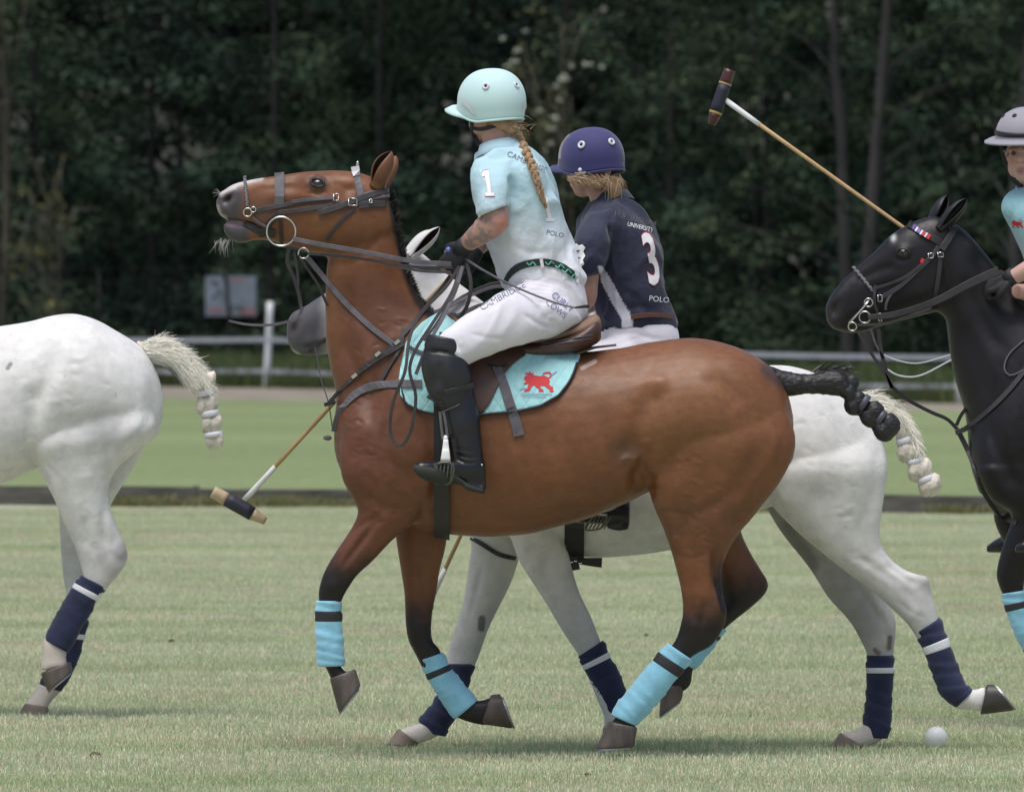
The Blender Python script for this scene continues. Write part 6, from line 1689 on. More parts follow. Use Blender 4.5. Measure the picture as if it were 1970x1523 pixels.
# ------------------------------------------------------------------ saddle cloth and saddle of the brown horse
def drape(tree, x0, x1, top, bot, off, Yc, rows=34, cols=60, thick=.008, yc=820, sides=(-1, 1)):
    G_ = G(); edges = []
    for sd in sides:
        rings = []; low = []
        for px in np.linspace(x0, x1, cols):
            Cc = W(px, yc, Yc); pts = []; pys = []
            for th in np.radians(np.linspace(0, 130, 66)):
                d = Vector((0, sd * math.sin(th), math.cos(th))); o = Cc + d * 1.2
                h = tree.ray_cast(o, -d, 2.0)
                if h[0] is None: continue
                p = h[0] + d * off; pts.append(p); pys.append(to_px([p * 1 if sd < 0 else Vector((p.x, 2 * Yc - p.y, p.z))])[0][1])
            if len(pts) < 4: rings.append(rings[-1] if rings else [np.array(Cc)] * rows); continue
            pys = np.maximum.accumulate(np.array(pys)); P = np.array(pts)
            t0 = top(px); t1 = bot(px); t0 = max(t0, pys[0]) if t0 is not None else pys[0]; t1 = max(t1, t0 + .5)
            idx = np.arange(len(P)); pys = pys + idx * 1e-5
            f = np.interp(np.linspace(t0, t1, rows) if t0 > pys[0] + 1 else np.interp(np.linspace(0, np.interp(t1, pys, idx), rows), idx, pys), pys, idx)
            row = np.stack([np.interp(f, idx, P[:, k]) for k in range(3)], 1); rings.append(row)
        A = np.array(rings)
        du = np.gradient(A, axis=0); dv = np.gradient(A, axis=1); nn = np.cross(du, dv); nn /= np.linalg.norm(nn, axis=2)[..., None] + 1e-9
        sgn = np.sign((nn[:, rows // 2, 1] * sd).sum()) or 1; nn *= sgn
        outer, inner = A + nn * thick, A
        c_, r_ = A.shape[:2]; V = np.concatenate([outer.reshape(-1, 3), inner.reshape(-1, 3)]); F = []; o2 = c_ * r_
        for i in range(c_ - 1):
            for j in range(r_ - 1):
                a = i * r_ + j; F.append((a, a + 1, a + r_ + 1, a + r_)); F.append((o2 + a, o2 + a + r_, o2 + a + r_ + 1, o2 + a + 1))
        bd = [i * r_ for i in range(c_)] + [(c_ - 1) * r_ + j for j in range(1, r_)] + [i * r_ + r_ - 1 for i in range(c_ - 2, -1, -1)] + [j for j in range(r_ - 2, 0, -1)]
        for k in range(len(bd)): a, b2 = bd[k], bd[(k + 1) % len(bd)]; F.append((a, b2, o2 + b2, o2 + a))
        G_.add(V, F); edges.append(outer)
    return G_, edges
fi = lambda xs, ys: (lambda x: float(np.interp(x, xs, ys)))
M_PAD = mat('teal_saddle_cloth', (.34, .62, .64), .85, sheen=.2, bump=.3, bscale=400, bdist=.0008)
_nt = M_PAD.node_tree; _b0 = _nt.nodes['Principled BSDF'].inputs['Normal'].links[0].from_socket
_tc = _nt.nodes.new('ShaderNodeTexCoord'); hs = []
for rot in (0.62, -0.62):      # quilted diamonds
    mp = _nt.nodes.new('ShaderNodeMapping'); mp.inputs['Rotation'].default_value = (0, rot, 0); _nt.links.new(_tc.outputs['Object'], mp.inputs[0])
    wv = _nt.nodes.new('ShaderNodeTexWave'); wv.wave_type = 'BANDS'; wv.bands_direction = 'X'; wv.inputs['Scale'].default_value = 7.5; _nt.links.new(mp.outputs[0], wv.inputs[0])
    pw = _nt.nodes.new('ShaderNodeMath'); pw.operation = 'POWER'; pw.inputs[1].default_value = .35; _nt.links.new(wv.outputs['Fac'], pw.inputs[0]); hs.append(pw.outputs[0])
mn = _nt.nodes.new('ShaderNodeMath'); mn.operation = 'MINIMUM'; _nt.links.new(hs[0], mn.inputs[0]); _nt.links.new(hs[1], mn.inputs[1])
_bb = _nt.nodes.new('ShaderNodeBump'); _bb.inputs['Strength'].default_value = .55; _bb.inputs['Distance'].default_value = .006; _nt.links.new(mn.outputs[0], _bb.inputs['Height']); _nt.links.new(_b0, _bb.inputs['Normal'])
_nt.links.new(_bb.outputs[0], _nt.nodes['Principled BSDF'].inputs['Normal'])
ptop = fi([769, 772, 781, 795, 811, 840, 862, 866], [728, 700, 661, 640, 622, 603, 592, 400])
pbot = fi([769, 773, 781, 795, 811, 842, 880, 926, 993, 1038, 1074, 1095, 1106, 1111, 1116], [732, 762, 773, 784, 791, 797, 799, 798, 792, 782, 762, 736, 712, 695, 674])
Gp, ed = drape(BAY.tree, 769, 1116, ptop, pbot, .004, YB, rows=40, cols=90)
V, F = Gp.arr(); PADT = BVHTree.FromPolygons(V.tolist(), F)
pad = mesh_obj('saddle_cloth', V, F, M_PAD); pad['label'] = 'quilted turquoise saddle cloth with red lion emblem under the saddle of the brown horse'; pad['category'] = 'saddle cloth'
e = ed[0][:, -1]; V, F = tube(list(e[::3]) + [e[-1]], [.0045] * (len(e[::3]) + 1), n=6, m=2); mesh_obj('piping', V, F, M_NAVYT, pad)
# lion emblem, passant, looking left
LION = [[(-27, -8), (-24, -13), (-21, -12), (-20, -17), (-15, -15), (-12, -18), (-9, -14), (-4, -13), (2, -12), (8, -13.5), (14, -12), (19, -8), (21, -3), (19, 2), (22, 6), (27, 8), (26, 13), (29, 16), (20, 17), (21, 12), (15, 9), (11, 5), (4, 5), (3, 9), (8, 12), (10, 16), (0, 16), (1, 12), (-4, 8), (-8, 4), (-12, 6), (-14, 10), (-17, 15), (-27, 16), (-25, 12), (-20, 10), (-19, 4), (-16, 0), (-21, 2), (-28, 3), (-26, 0), (-22, -1), (-24, -4)],
        [(19, -8), (23, -10), (25, -15), (21, -20), (13, -20), (7, -17), (8, -15), (14, -17), (19, -17), (22, -14), (20, -11), (16, -9)],
        [(-24, -15), (-22, -20), (-19, -17), (-16, -21), (-13, -17), (-9, -19), (-10, -14)]]
decal('emblem', [tf(p, 1036, 736, 1.05) for p in LION], M_REDP, pad, [PADT], off=.003)
decal('emblem_outline', [[(x0, y0), (x1, y1), (x1 + .6, y1 + 1.3), (x0 + .6, y0 + 1.3)] for x0, y0, x1, y1 in ((1008, 715, 1020, 724), (1058, 723, 1071, 713), (999, 749, 1010, 745), (1002, 756, 1062, 757), (1005, 761, 1052, 762))], M_INK, pad, [PADT], off=.004)
sad = empty('saddle', (W(1010, 640, YB).x, YB, W(1010, 690, YB).z), 'brown leather polo saddle under the rider in the pale teal shirt', 'saddle')
g = G(); g.add(*loft([(858, 606, 864, 640, .05), (872, 600, 880, 655, .085), (905, 618, 912, 672, .115), (960, 648, 965, 690, .145), (1020, 658, 1020, 690, .168), (1075, 648, 1078, 684, .178), (1115, 630, 1116, 676, .172), (1142, 610, 1146, 662, .145), (1154, 612, 1157, 652, .115)], YB, n=30, p=2.6))
V, F, E = remesh(*g.arr(), .006); V = smooth(V, E, 3, .5); SADT = bvh(V, F)
px_ = to_px(V); N_ = normals(V, F)
mesh_obj('panel', V, faces_list(F), M_SADDLE, sad)
g = G(); g.add(*loft([(880, 604, 884, 622, .07), (920, 628, 922, 642, .10), (975, 646, 977, 660, .13), (1035, 648, 1036, 663, .15), (1090, 630, 1092, 652, .155), (1122, 614, 1128, 648, .145), (1144, 604, 1152, 636, .12), (1154, 610, 1159, 630, .09)], YB, n=28, p=2.4))
V, F, E = remesh(*g.arr(), .006); V = smooth(V, E, 2, .5); SEATT = bvh(V, F); mesh_obj('seat', V, faces_list(F), M_SUEDE, sad)
Gf, _e = drape(PADT, 846, 1010, fi([846, 1010], [640, 660]), fi([846, 870, 900, 926, 945, 968, 985, 1000, 1010], [770, 795, 806, 800, 772, 722, 702, 690, 684]), .002, YB, rows=24, cols=40, thick=.006)
V, F = Gf.arr(); FLT = BVHTree.FromPolygons(V.tolist(), F); mesh_obj('flap', V, F, M_SADDLE, sad)
Gk, _e = drape(BAY.tree, 1106, 1186, lambda x: 400, fi([1106, 1186], [684, 657]), .010, YB, rows=14, cols=16, thick=.008); Gk.obj('back_pad', M_KHAKI, sad, smooth=False)
for yy in (0, 6): ribbon('piping', [(1040, 668 - yy), (1075, 661 - yy), (1110, 655 - yy), (1140, 650 - yy)], .004, M_LEATHG, sad, trees=[SADT], off=.002)
ribbon('billet_strap', [(954, 703), (966, 730), (980, 775), (993, 815), (998, 838)], .040, M_LEATHG, sad, trees=[FLT, PADT, BAY.tree], off=.003, taper=[.8, 1])
ribbon('billet_strap', [(938, 700), (956, 704), (974, 700)], .008, M_LEATHK, sad, trees=[FLT, PADT], off=.006)
def loop_band(name, tree, px, w, m, parent, Yc, yc=820, off=.006, a0=0, a1=360, thick=.006, slant=0):
    rings = []
    for th in np.radians(np.linspace(a0, a1, 80)):
        d = Vector((0, math.sin(th), math.cos(th))); r = []
        for s in (-1, 1):
            Cc = W(px + s * w / 2 * FPX / Yc + slant * math.cos(th), yc, Yc); h = tree.ray_cast(Cc + d * 1.3, -d, 2.0)
            if h[0] is None: r = None; break
            r.append(h[0] + d * off); r.append(h[0] + d * (off + thick))
        if r: rings.append([r[0], r[1], r[3], r[2]])
    V, F = ring_grid(np.array(rings), caps=(False, False)); return mesh_obj(name, V, F, m, parent, smooth=False)
loop_band('girth', BAYT, 850, .056, M_LEATHK, sad, YB, a0=70, a1=290, off=.016)
loop_band('overgirth', PADT, 868, .05, M_LEATHK, sad, YB, a0=75, a1=285, yc=740)
# stirrup
st = empty('stirrup', W(858, 880, YB - .36), 'white metal stirrup under the black boot of the rider in teal', 'stirrup')
g = G(); g.add(*loft([(853, 845, 862, 845, .006, -.40), (851, 862, 864, 862, .007, -.405), (850, 868, 865, 868, .009, -.41), (847, 887, 867, 888, .010, -.415)], YB, n=12, m=3, p=4)); g.obj('arm', M_WRAPW, st)
g = G(); g.add(*loft([(853, 845, 862, 845, .006, -.34), (850, 868, 865, 868, .008, -.33), (847, 887, 867, 888, .010, -.32)], YB, n=12, m=3, p=4)); g.add(*tube([W(857, 845, YB - .40), W(857, 840, YB - .37), W(857, 845, YB - .34)], [.008, .008, .008], n=8, m=3)); g.obj('arm', M_WRAPW, st)
g = G()
for k in range(5): x = 840 + k * 7.2; g.add(*tube([W(x + 1, 893, YB - .425), W(x - 3, 929, YB - .40)], [.0035, .0035], n=6, m=1))
g.add(*tube([W(838, 893, YB - .425), W(853, 889, YB - .43), W(872, 893, YB - .425), W(871, 915, YB - .41), W(864, 929, YB - .40), W(848, 930, YB - .40), W(834, 927, YB - .40), W(836, 910, YB - .41), W(838, 893, YB - .425)], [.004] * 9, n=6, m=2))
g.obj('tread', mat('dull_metal', (.13, .13, .10), .5, metallic=.6), st)
ribbon('stirrup_leather', [(846, 792), (849, 820), (852, 846)], .010, M_LEATHG, st, Y=YB - .385)
ribbon('stirrup_leather', [(853, 792), (858, 820), (861, 843)], .010, M_LEATHG, st, Y=YB - .375)

# ------------------------------------------------------------------ bridle of the brown horse
TB = [BAY.tree]
bd = empty('bridle', W(600, 400, YB - .1), 'dark leather double bridle with steel rings on the brown horse', 'bridle')
ribbon('noseband', [(537, 332), (538, 345), (538, 370), (537, 396)], .036, M_LEATHG, bd, trees=TB)
# plaited lower noseband
g = G()
for i in range(14):
    t = i / 13; h = hit(TB, 471 + 5 * t, 341 + 54 * t, YB, .004); s = 1 if i % 2 else -1
    V, F = ellipsoid((0, 0, 0), (.0075, .005, .0052), nu=10, nv=6); R_ = np.array(Matrix.Rotation(math.radians(30 * s), 3, 'Y')); g.add(V @ R_.T + np.array(h), F)
g.obj('plaited_noseband', mat('plait', (.16, .155, .165), .7), bd)
pring('ring', 477, 408, 8, .0028, M_METAL, bd, TB); pring('ring', 488, 403, 5, .0025, M_METAL, bd, TB)
ribbon('cheek_strap', [(484, 407), (520, 400), (560, 392), (605, 386), (646, 380)], .017, M_LEATH, bd, trees=TB)
ribbon('cheek_strap', [(562, 388), (605, 383), (645, 380)], .013, M_LEATHG, bd, trees=TB, off=.008)
ribbon('cheek_strap', [(536, 409), (575, 405), (620, 398), (660, 392), (690, 385)], .016, M_LEATH, bd, trees=TB, off=.005)
ribbon('cheek_strap', [(612, 410), (645, 400), (680, 386), (715, 374), (748, 366)], .021, M_LEATH, bd, trees=TB, off=.009)
ribbon('crown_strap', [(695, 382), (720, 375), (749, 371)], .034, M_LEATHG, bd, trees=TB, off=.004)
ribbon('crown_strap', [(690, 396), (720, 392), (751, 393)], .024, M_LEATH, bd, trees=TB, off=.006)
ribbon('browband', [(686, 332), (689, 350), (693, 372), (696, 392)], .026, M_LEATHG, bd, trees=TB, off=.006)
ribbon('browband_badge', [(683, 320), (686, 338)], .030, M_STRAPW, bd, trees=TB, off=.010)
g = G(); g.add(*ellipsoid(W(688, 316, YB - .04), (.006, .005, .012), nu=8, nv=6)); g.obj('badge_tip', M_METAL, bd)
ribbon('throat_latch', [(684, 400), (665, 415), (645, 438), (628, 462)], .012, M_LEATH, bd, trees=TB, off=.004)
for (x, y, w, h) in ((646, 381, 9, 12), (678, 390, 16, 12), (712, 388, 5, 6)):
    q = [hit(TB, x + a * w / 2, y + b_ * h / 2, YB, .014) for a, b_ in ((-1, -1), (1, -1), (1, 1), (-1, 1), (-1, -1))]
    V, F = tube(q, [.0022] * 5, n=6, m=1); mesh_obj('buckle', V, F, M_METAL, bd)
V, F = torus(W(541, 445, YB - .10), 28 / FPX * 45, .0035, (.1, 1, .05), n=40); mesh_obj('bit_ring', V, F, M_METAL, bd)
pring('martingale_ring', 584, 487, 10, .0028, M_METAL, bd, None, Y=YB - .10)
ribbon('bit_strap', [(470, 430), (485, 436), (500, 447), (512, 440), (522, 425), (536, 412)], .022, M_LEATHK, bd, trees=TB, off=.004)
ribbon('bit_strap', [(498, 450), (512, 448), (530, 452)], .030, M_LEATHK, bd, trees=TB, off=.006)
ribbon('bit_strap', [(486, 418), (500, 430), (512, 436)], .010, M_LEATHG, bd, trees=TB, off=.007)
ribbon('bit_strap', [(539, 420), (540, 445), (541, 472)], .012, M_LEATHK, bd, trees=TB, off=.004)
ribbon('chin_strap', [(545, 474), (570, 478), (584, 484)], .012, M_LEATH, bd, Y=YB - .09)
Yh = YB - .13
RN = empty('reins', W(700, 490, YB - .12), 'two pairs of dark leather reins running from the bit rings to the black gloves', 'reins')
ribbon('rein', [(564, 460), (620, 471), (700, 485), (790, 502), (868, 508)], .017, M_LEATHG, RN, Y=[YB - .11, YB - .135, YB - .15, YB - .16, Yh], step=14)
ribbon('rein', [(592, 488), (640, 491), (710, 500), (790, 513), (870, 514)], .011, M_LEATH, RN, Y=[YB - .11, YB - .125, YB - .145, YB - .16, Yh], step=14)
ribbon('rein', [(568, 462), (640, 480), (720, 496), (800, 514), (868, 520)], .011, M_LEATH, RN, Y=[YB + .10, YB + .11, YB + .13, YB + .14, YB - .02], step=14)
ribbon('rein', [(740, 505), (800, 520), (870, 524)], .010, M_LEATHG, RN, Y=[YB - .13, YB - .14, YB - .10], step=14)
# loops hanging from the hand
ribbon('rein_end', [(884, 512), (858, 552), (811, 602), (788, 650), (779, 715), (756, 775), (751, 832), (768, 859), (789, 832), (800, 765), (788, 712), (800, 672), (830, 625), (868, 565), (886, 515)], .012, M_LEATH, RN,
       Y=[YB - .13, YB - .16, YB - .2, YB - .24, YB - .28, YB - .28, YB - .28, YB - .29, YB - .29, YB - .29, YB - .29, YB - .28, YB - .24, YB - .18, YB - .13], step=12)
ribbon('rein_end', [(880, 512), (845, 560), (800, 615), (765, 655), (725, 688), (680, 726), (650, 756), (630, 778)], .015, M_LEATH, RN, trees=[BAY.tree, PADT], Y=[YB - .13] * 8, off=.006, step=10)
ribbon('rein_end', [(898, 505), (906, 545), (900, 585), (884, 612)], .014, M_LEATH, RN, Y=[YB - .13, YB - .15, YB - .14, YB - .1], step=12)
ribbon('rein_end', [(890, 512), (876, 560), (850, 615), (822, 665), (800, 720)], .013, M_LEATHG, RN, Y=[YB - .14, YB - .18, YB - .25, YB - .30, YB - .29], step=12)
ribbon('rein_end', [(893, 512), (868, 575), (838, 625), (815, 655)], .010, M_LEATH, RN, Y=[YB - .13, YB - .2, YB - .26, YB - .30], step=12)
mg_ = empty('breastplate', W(700, 740, YB - .2), 'grey leather breastplate and martingale straps across the chest of the brown horse', 'breastplate')
ribbon('neck_strap', [(590, 494), (620, 530), (660, 578), (710, 626), (763, 666)], .020, M_LEATHG, mg_, trees=TB, Y=[YB - .1] * 5, off=.006, step=12)
ribbon('martingale_strap', [(574, 490), (592, 518), (612, 548), (630, 588)], .010, M_LEATH, mg_, Y=[YB - .1, YB - .08, YB - .06, YB - .04])
ribbon('chest_strap', [(812, 738), (770, 738), (720, 742), (686, 756), (662, 780), (650, 806), (645, 830)], .030, M_LEATHG, mg_, trees=[PADT, BAY.tree], off=.005)
ribbon('shoulder_strap', [(776, 632), (770, 668), (750, 702), (733, 732)], .014, M_LEATH, mg_, trees=TB, off=.005)
ribbon('shoulder_strap', [(776, 660), (750, 676), (724, 690), (692, 714)], .020, M_LEATH, mg_, trees=TB, off=.010)
ribbon('shoulder_strap', [(783, 666), (805, 676), (818, 680)], .014, M_LEATH, mg_, trees=[PADT], off=.008)
for (x, y) in ((726, 682), (765, 660), (684, 724)):
    h = hit(TB, x, y, YB, .016); V, F = box(h, (.022, .006, .012), Matrix.Rotation(math.radians(-40), 3, 'Y')); mesh_obj('buckle', V, F, M_METAL, mg_, smooth=False)
V, F = box(W(634, 776, YB - .05), (.04, .04, .014), Matrix.Rotation(math.radians(-15), 3, 'Y')); mesh_obj('buckle', V, F, M_LEATHK, mg_, smooth=False)
g = G(); g.add(*ellipsoid(W(630, 842, YB - .02), (.016, .005, .010), nu=12, nv=8)); g.obj('hanging_tag', M_LEATHG, mg_)
ribbon('hanging_strap', [(606, 667), (618, 730), (632, 775), (640, 828)], .004, M_LEATHG, mg_, Y=YB - .02)
ribbon('hanging_strap', [(556, 478), (553, 505), (566, 535), (576, 570), (580, 596)], .014, M_LEATH, mg_, Y=YB - .02)
ribbon('hanging_strap', [(566, 485), (572, 520), (574, 550)], .010, M_LEATH, mg_, Y=YB - .05)
ribbon('loose_strap', [(582, 590), (576, 606), (560, 617), (520, 625), (475, 624), (440, 617)], .010, M_LEATHG, mg_, Y=YB - .02, taper=[1.2, .8], thick=.006)

# ------------------------------------------------------------------ rider 2
HD2 = frame((-.80, .60, -.10)); hc2 = W(1138, 307, YG + .02)
r2 = empty('person', (W(1230, 650, YG).x, YG, W(1230, 660, YG).z), 'rider in navy helmet and navy shirt number 3 on the grey horse behind', 'person')
g = G(); head_parts(g, hc2 - Vector((0, 0, .02)), HD2, .98)
g.add(*loft([(1118, 345, 1168, 340, .052, .01), (1128, 368, 1185, 364, .052, 0), (1136, 392, 1205, 390, .07, 0), (1130, 425, 1235, 425, .14), (1135, 480, 1258, 485, .15), (1150, 560, 1280, 560, .13), (1160, 640, 1290, 640, .14), (1170, 680, 1290, 680, .14)], YG, n=22))
g.add(*tube([W(1150, 435, YG - .13), W(1136, 480, YG - .18), W(1130, 545, YG - .2), W(1122, 580, YG - .18), W(1060, 590, YG - .14), W(1000, 580, YG - .10)], [.05, .045, .041, .040, .035, .028], n=14, m=4))
g.add(*tube([W(1200, 430, YG + .13), W(1180, 490, YG + .2), W(1170, 545, YG + .2), W(1135, 585, YG + .18), W(1095, 592, YG + .12)], [.05, .045, .04, .034, .028], n=14, m=4))
hand_parts(g, W(1000, 580, YG - .10), (-.9, .2, -.3), (.1, 1, -.1), (0, 0, 1)); hand_parts(g, W(1095, 592, YG + .12), (-.9, -.1, -.3), (.1, -1, -.1), (0, 0, 1))
for q in (-1, 1):
    g.add(*tube([W(1230, 670, YG + q * .08), W(1155, 715, YG + q * .22), W(1072, 772, YG + q * .31)], [.065, .055, .045], n=14, m=3))
    g.add(*tube([W(1065, 780, YG + q * .31), W(1120, 870, YG + q * .31), W(1190, 975, YG + q * .31), W(1150, 990, YG + q * .33), W(1105, 995, YG + q * .35)], [.05, .045, .033, .03, .022], n=14, m=3))
B2 = Body(*g.arr(), .0065, it=4); B2.finish(0)
mesh_obj('body', B2.V, faces_list(B2.F), M_SKIN, r2, colors=skin_cols(B2.V, hc2 - Vector((0, 0, .02)), HD2))
g = G()
g.add(*loft([(1138, 390, 1202, 384, .066, 0), (1130, 404, 1228, 402, .14), (1114, 430, 1252, 440, .18), (1120, 478, 1268, 488, .178), (1134, 530, 1280, 545, .165), (1148, 580, 1290, 590, .158), (1156, 615, 1297, 618, .155), (1162, 640, 1290, 640, .14)], YG, n=32))
g.add(*loft([(1130, 410, 1184, 404, .055, -.11), (1107, 440, 1174, 440, .066, -.16), (1103, 478, 1168, 478, .070, -.185), (1108, 510, 1160, 506, .067, -.20), (1114, 537, 1152, 522, .062, -.205)], YG, n=24, m=5))
g.add(*loft([(1160, 410, 1215, 404, .055, .11), (1150, 450, 1215, 450, .07, .18), (1145, 520, 1195, 516, .062, .205)], YG, n=20))
S2 = Body(*g.arr(), .0065, it=4); b = S2
b.groove([(1170, 425), (1178, 470), (1160, 530)], 7, .012); b.groove([(1200, 600), (1230, 590), (1270, 600)], 7, .005); b.groove([(1190, 560), (1220, 570), (1250, 610)], 7, .004); b.groove([(1195, 430), (1200, 480), (1190, 540)], 12, .004)
folds(b, 144); b.finish(1)
C = np.tile(np.array([.017, .020, .047]), (len(b.V), 1)) * (.9 + .2 * fbm(b.V, 8, 9))[:, None]; PX = b.PX
edgeL = np.interp(PX[:, 1], [512, 545, 580, 614], [1150, 1158, 1176, 1196]); edgeR = np.interp(PX[:, 1], [512, 545, 580, 614], [1158, 1180, 1198, 1218])
pan = (PX[:, 0] > edgeL) & (PX[:, 0] < edgeR) & (PX[:, 1] > 512) & (b.N[:, 1] < .3)
C[pan] = (.60, .60, .68)
shirt2 = mesh_obj('shirt', b.V, faces_list(b.F), M_NSHIRT, r2, colors=C)
collar(shirt2, W(1176, 388, YG), frame((-.75, .6, -.2)), .058, .032, cloth('navy_collar', (.022, .026, .055)))
g = G(); g.add(*loft([(1156, 628, 1294, 612, .156), (1152, 650, 1305, 636, .17), (1150, 680, 1306, 665, .178), (1160, 710, 1290, 700, .17)], YG, n=28))
for q in (-1, 1): g.add(*loft([(1200, 640, 1250, 720, .10, q * .1), (1130, 665, 1190, 745, .095, q * .2), (1080, 710, 1130, 785, .08, q * .27), (1045, 745, 1090, 805, .065, q * .31)], YG, n=22))
P2 = Body(*g.arr(), .0075, it=4); P2.groove([(1170, 650), (1210, 640), (1260, 650)], 5, .004); P2.groove([(1180, 665), (1230, 650), (1290, 655)], 5, .003); P2.finish(0)
keep = (P2.PX[:, 1] > np.interp(P2.PX[:, 0], [1155, 1215, 1260, 1300], [636, 614, 608, 606])) | (P2.N[:, 1] > .3)
mesh_obj('breeches', P2.V, trim(P2.V, P2.F, keep), M_BREECH, r2)
ribbon('belt', [(1214, 610), (1245, 606), (1275, 606), (1294, 610)], .018, mat('brown_belt', (.10, .04, .025), .5), r2, trees=[S2.tree, P2.tree], off=.004)
text_decal('back_number', '3', 1254, 503, 138, -10, M_REDP, shirt2, [S2.tree], sx=.42, bold=.034, off=.003)
text_decal('back_number', '3', 1254, 503, 138, -10, M_WHITE, shirt2, [S2.tree], sx=.42, bold=.02, off=.006)
text_decal('back_lettering', 'HURLINGHAM', 1222, 422, 16, 14, M_LEATHG, shirt2, [S2.tree], sx=.8); text_decal('back_lettering', 'UNIVERSITY', 1232, 437, 12, 14, M_WHITE, shirt2, [S2.tree], sx=.8)
text_decal('back_lettering', 'POLO', 1268, 576, 15, 6, M_WHITE, shirt2, [S2.tree])
decal('sleeve_emblem', [[(1101, 474), (1108, 468), (1114, 472), (1120, 470), (1126, 476), (1122, 484), (1126, 492), (1121, 500), (1124, 508), (1117, 515), (1110, 508), (1104, 512), (1099, 500)]], M_WHITE, shirt2, [S2.tree], off=.004)
decal('sleeve_emblem', [[(1107, 482), (1116, 480), (1112, 486)], [(1104, 494), (1118, 495), (1112, 498)]], M_DARKP, shirt2, [S2.tree], off=.006)
M_NAVYH = mat('navy_suede', (.024, .024, .115), .75, bump=.3, bscale=500, bdist=.0006, sheen=.25)
h2, H2 = helmet(r2, hc2 - Vector((0, 0, .003)), HD2, M_NAVYH, M_NAVYH, s=.98, amax=(95, 118, 114), vents=((1119, 279, 7.5, M_MINTT), (1176, 273, 7, M_MINTT)))
ribbon('stripe', [(1078, 306), (1079, 290), (1085, 274), (1097, 260)], .014, mat('silver_stripe', (.32, .31, .34), .5), h2, trees=[H2], off=.001)
ribbon('cord', [(1092, 347), (1104, 342), (1113, 334), (1127, 332)], .007, mat('cord', (.42, .36, .30), .8), h2, trees=[H2], Y=[YG - .13] * 4, off=.004)
h_ = H2.ray_cast(Vector((0, 0, CAM_H)), (W(1116, 327, 45) - Vector((0, 0, CAM_H))).normalized(), 400)
if h_[0]: mesh_obj('stud', *ellipsoid(h_[0], (.008, .008, .008), nu=10, nv=6), M_MINTT, h2)
g = G(); g.add(*tube([W(1100, 345, YG - .05), W(1130, 352, YG - .07), W(1160, 352, YG - .07), W(1190, 350, YG - .03)], [.012, .018, .024, .018], n=14, m=3))
g.add(*tube([W(1176, 352, YG - .06), W(1184, 368, YG - .07), W(1178, 388, YG - .07)], [.026, .022, .008], n=14, m=3)); br = g.obj('hair', M_BLOND, r2)
R_ = []
for _ in range(420):
    xh = rr.uniform(1092, 1196); R_.append((W(xh, 343 + rr.normal(0, 4), YG - .09 + rr.normal(0, .010)), (.8 if xh < 1165 else .1, rr.normal(0, .15), -.45 if xh < 1165 else -1.0), rr.uniform(.02, .05) if xh < 1165 else rr.uniform(.03, .075)))
hair('hair_strands', R_, M_BLONDS, br, w=.002, n=4, droop=.8, jitter=.3, rng=rr)
for q in (-1, 1):
    sh = [(1040, 765, 1105, 790, .058, q * .31), (1055, 815, 1130, 815, .06, q * .31), (1095, 870, 1168, 860, .056, q * .315), (1130, 920, 1195, 910, .047, q * .32), (1155, 955, 1208, 950, .042, q * .32), (1163, 980, 1212, 985, .040, q * .32)]
    ft = [(1212, 965, 1211, 1010, .03, q * .32), (1190, 968, 1188, 1008, .037, q * .33), (1165, 978, 1160, 1008, .04, q * .35), (1130, 985, 1126, 1006, .043, q * .37), (1105, 988, 1104, 1003, .03, q * .39)]
    hl = [(1167, 1000, 1168, 1016, .030, q * .32), (1190, 1004, 1190, 1021, .032, q * .32), (1210, 1004, 1209, 1018, .028, q * .32)]
    BB = boot(r2, YG, sh, ft, heel=hl); BB.finish(0); mesh_obj('boot', BB.V, faces_list(BB.F), M_BOOT, r2)
st = empty('stirrup', W(1150, 1000, YG - .36), 'steel stirrup holding the boot of the navy shirted rider', 'stirrup')
g = G(); g.add(*tube([W(1158, 960, YG - .40), W(1158, 985, YG - .41)], [.010, .011], n=8, m=2)); g.add(*tube([W(1150, 990, YG - .42), W(1168, 991, YG - .42)], [.004, .004], n=6, m=1)); g.obj('arm', M_WRAPW, st)
g = G()
for k in range(6): x = 1130 + k * 7; g.add(*tube([W(x + 10, 993, YG - .425), W(x - 3, 1017, YG - .40)], [.003, .003], n=6, m=1))
g.add(*tube([W(1143, 993, YG - .425), W(1168, 993, YG - .425), W(1162, 1010, YG - .41), W(1150, 1018, YG - .40), W(1126, 1019, YG - .40), W(1130, 1006, YG - .41), W(1143, 993, YG - .425)], [.0035] * 7, n=6, m=2))
g.obj('tread', mat('dull_metal', (.13, .13, .10), .5, metallic=.6), st)
sad2 = empty('saddle', W(1180, 680, YG), 'dark saddle with black overgirth on the light grey horse behind', 'saddle')
g = G(); g.add(*loft([(1040, 668, 1045, 715, .09), (1100, 690, 1104, 730, .14), (1180, 690, 1184, 728, .17), (1250, 676, 1254, 715, .16), (1285, 664, 1290, 700, .12)], YG, n=24, p=2.5)); g.obj('seat', M_SADDLE, sad2)
loop_band('overgirth', GRT, 1106, .066, M_LEATHK, sad2, YG, a0=60, a1=300, off=.022)
loop_band('girth', GRT, 1100, .055, M_LEATHK, sad2, YG, a0=100, a1=260, off=.010)
ribbon('strap_end', [(1112, 1078), (1130, 1080), (1158, 1082)], .034, M_LEATHK, sad2, Y=YG - .10, taper=[.7, 1.1], thick=.008)
ribbon('strap_end', [(1104, 1070), (1106, 1084), (1108, 1096)], .030, M_LEATHK, sad2, Y=YG - .12, thick=.008)
for (x, y) in ((1099, 1081), (1107, 1079), (1116, 1083)): V, F = box(W(x, y, YG - .14), (.012, .004, .003)); mesh_obj('buckle', V, F, M_METAL, sad2, smooth=False)
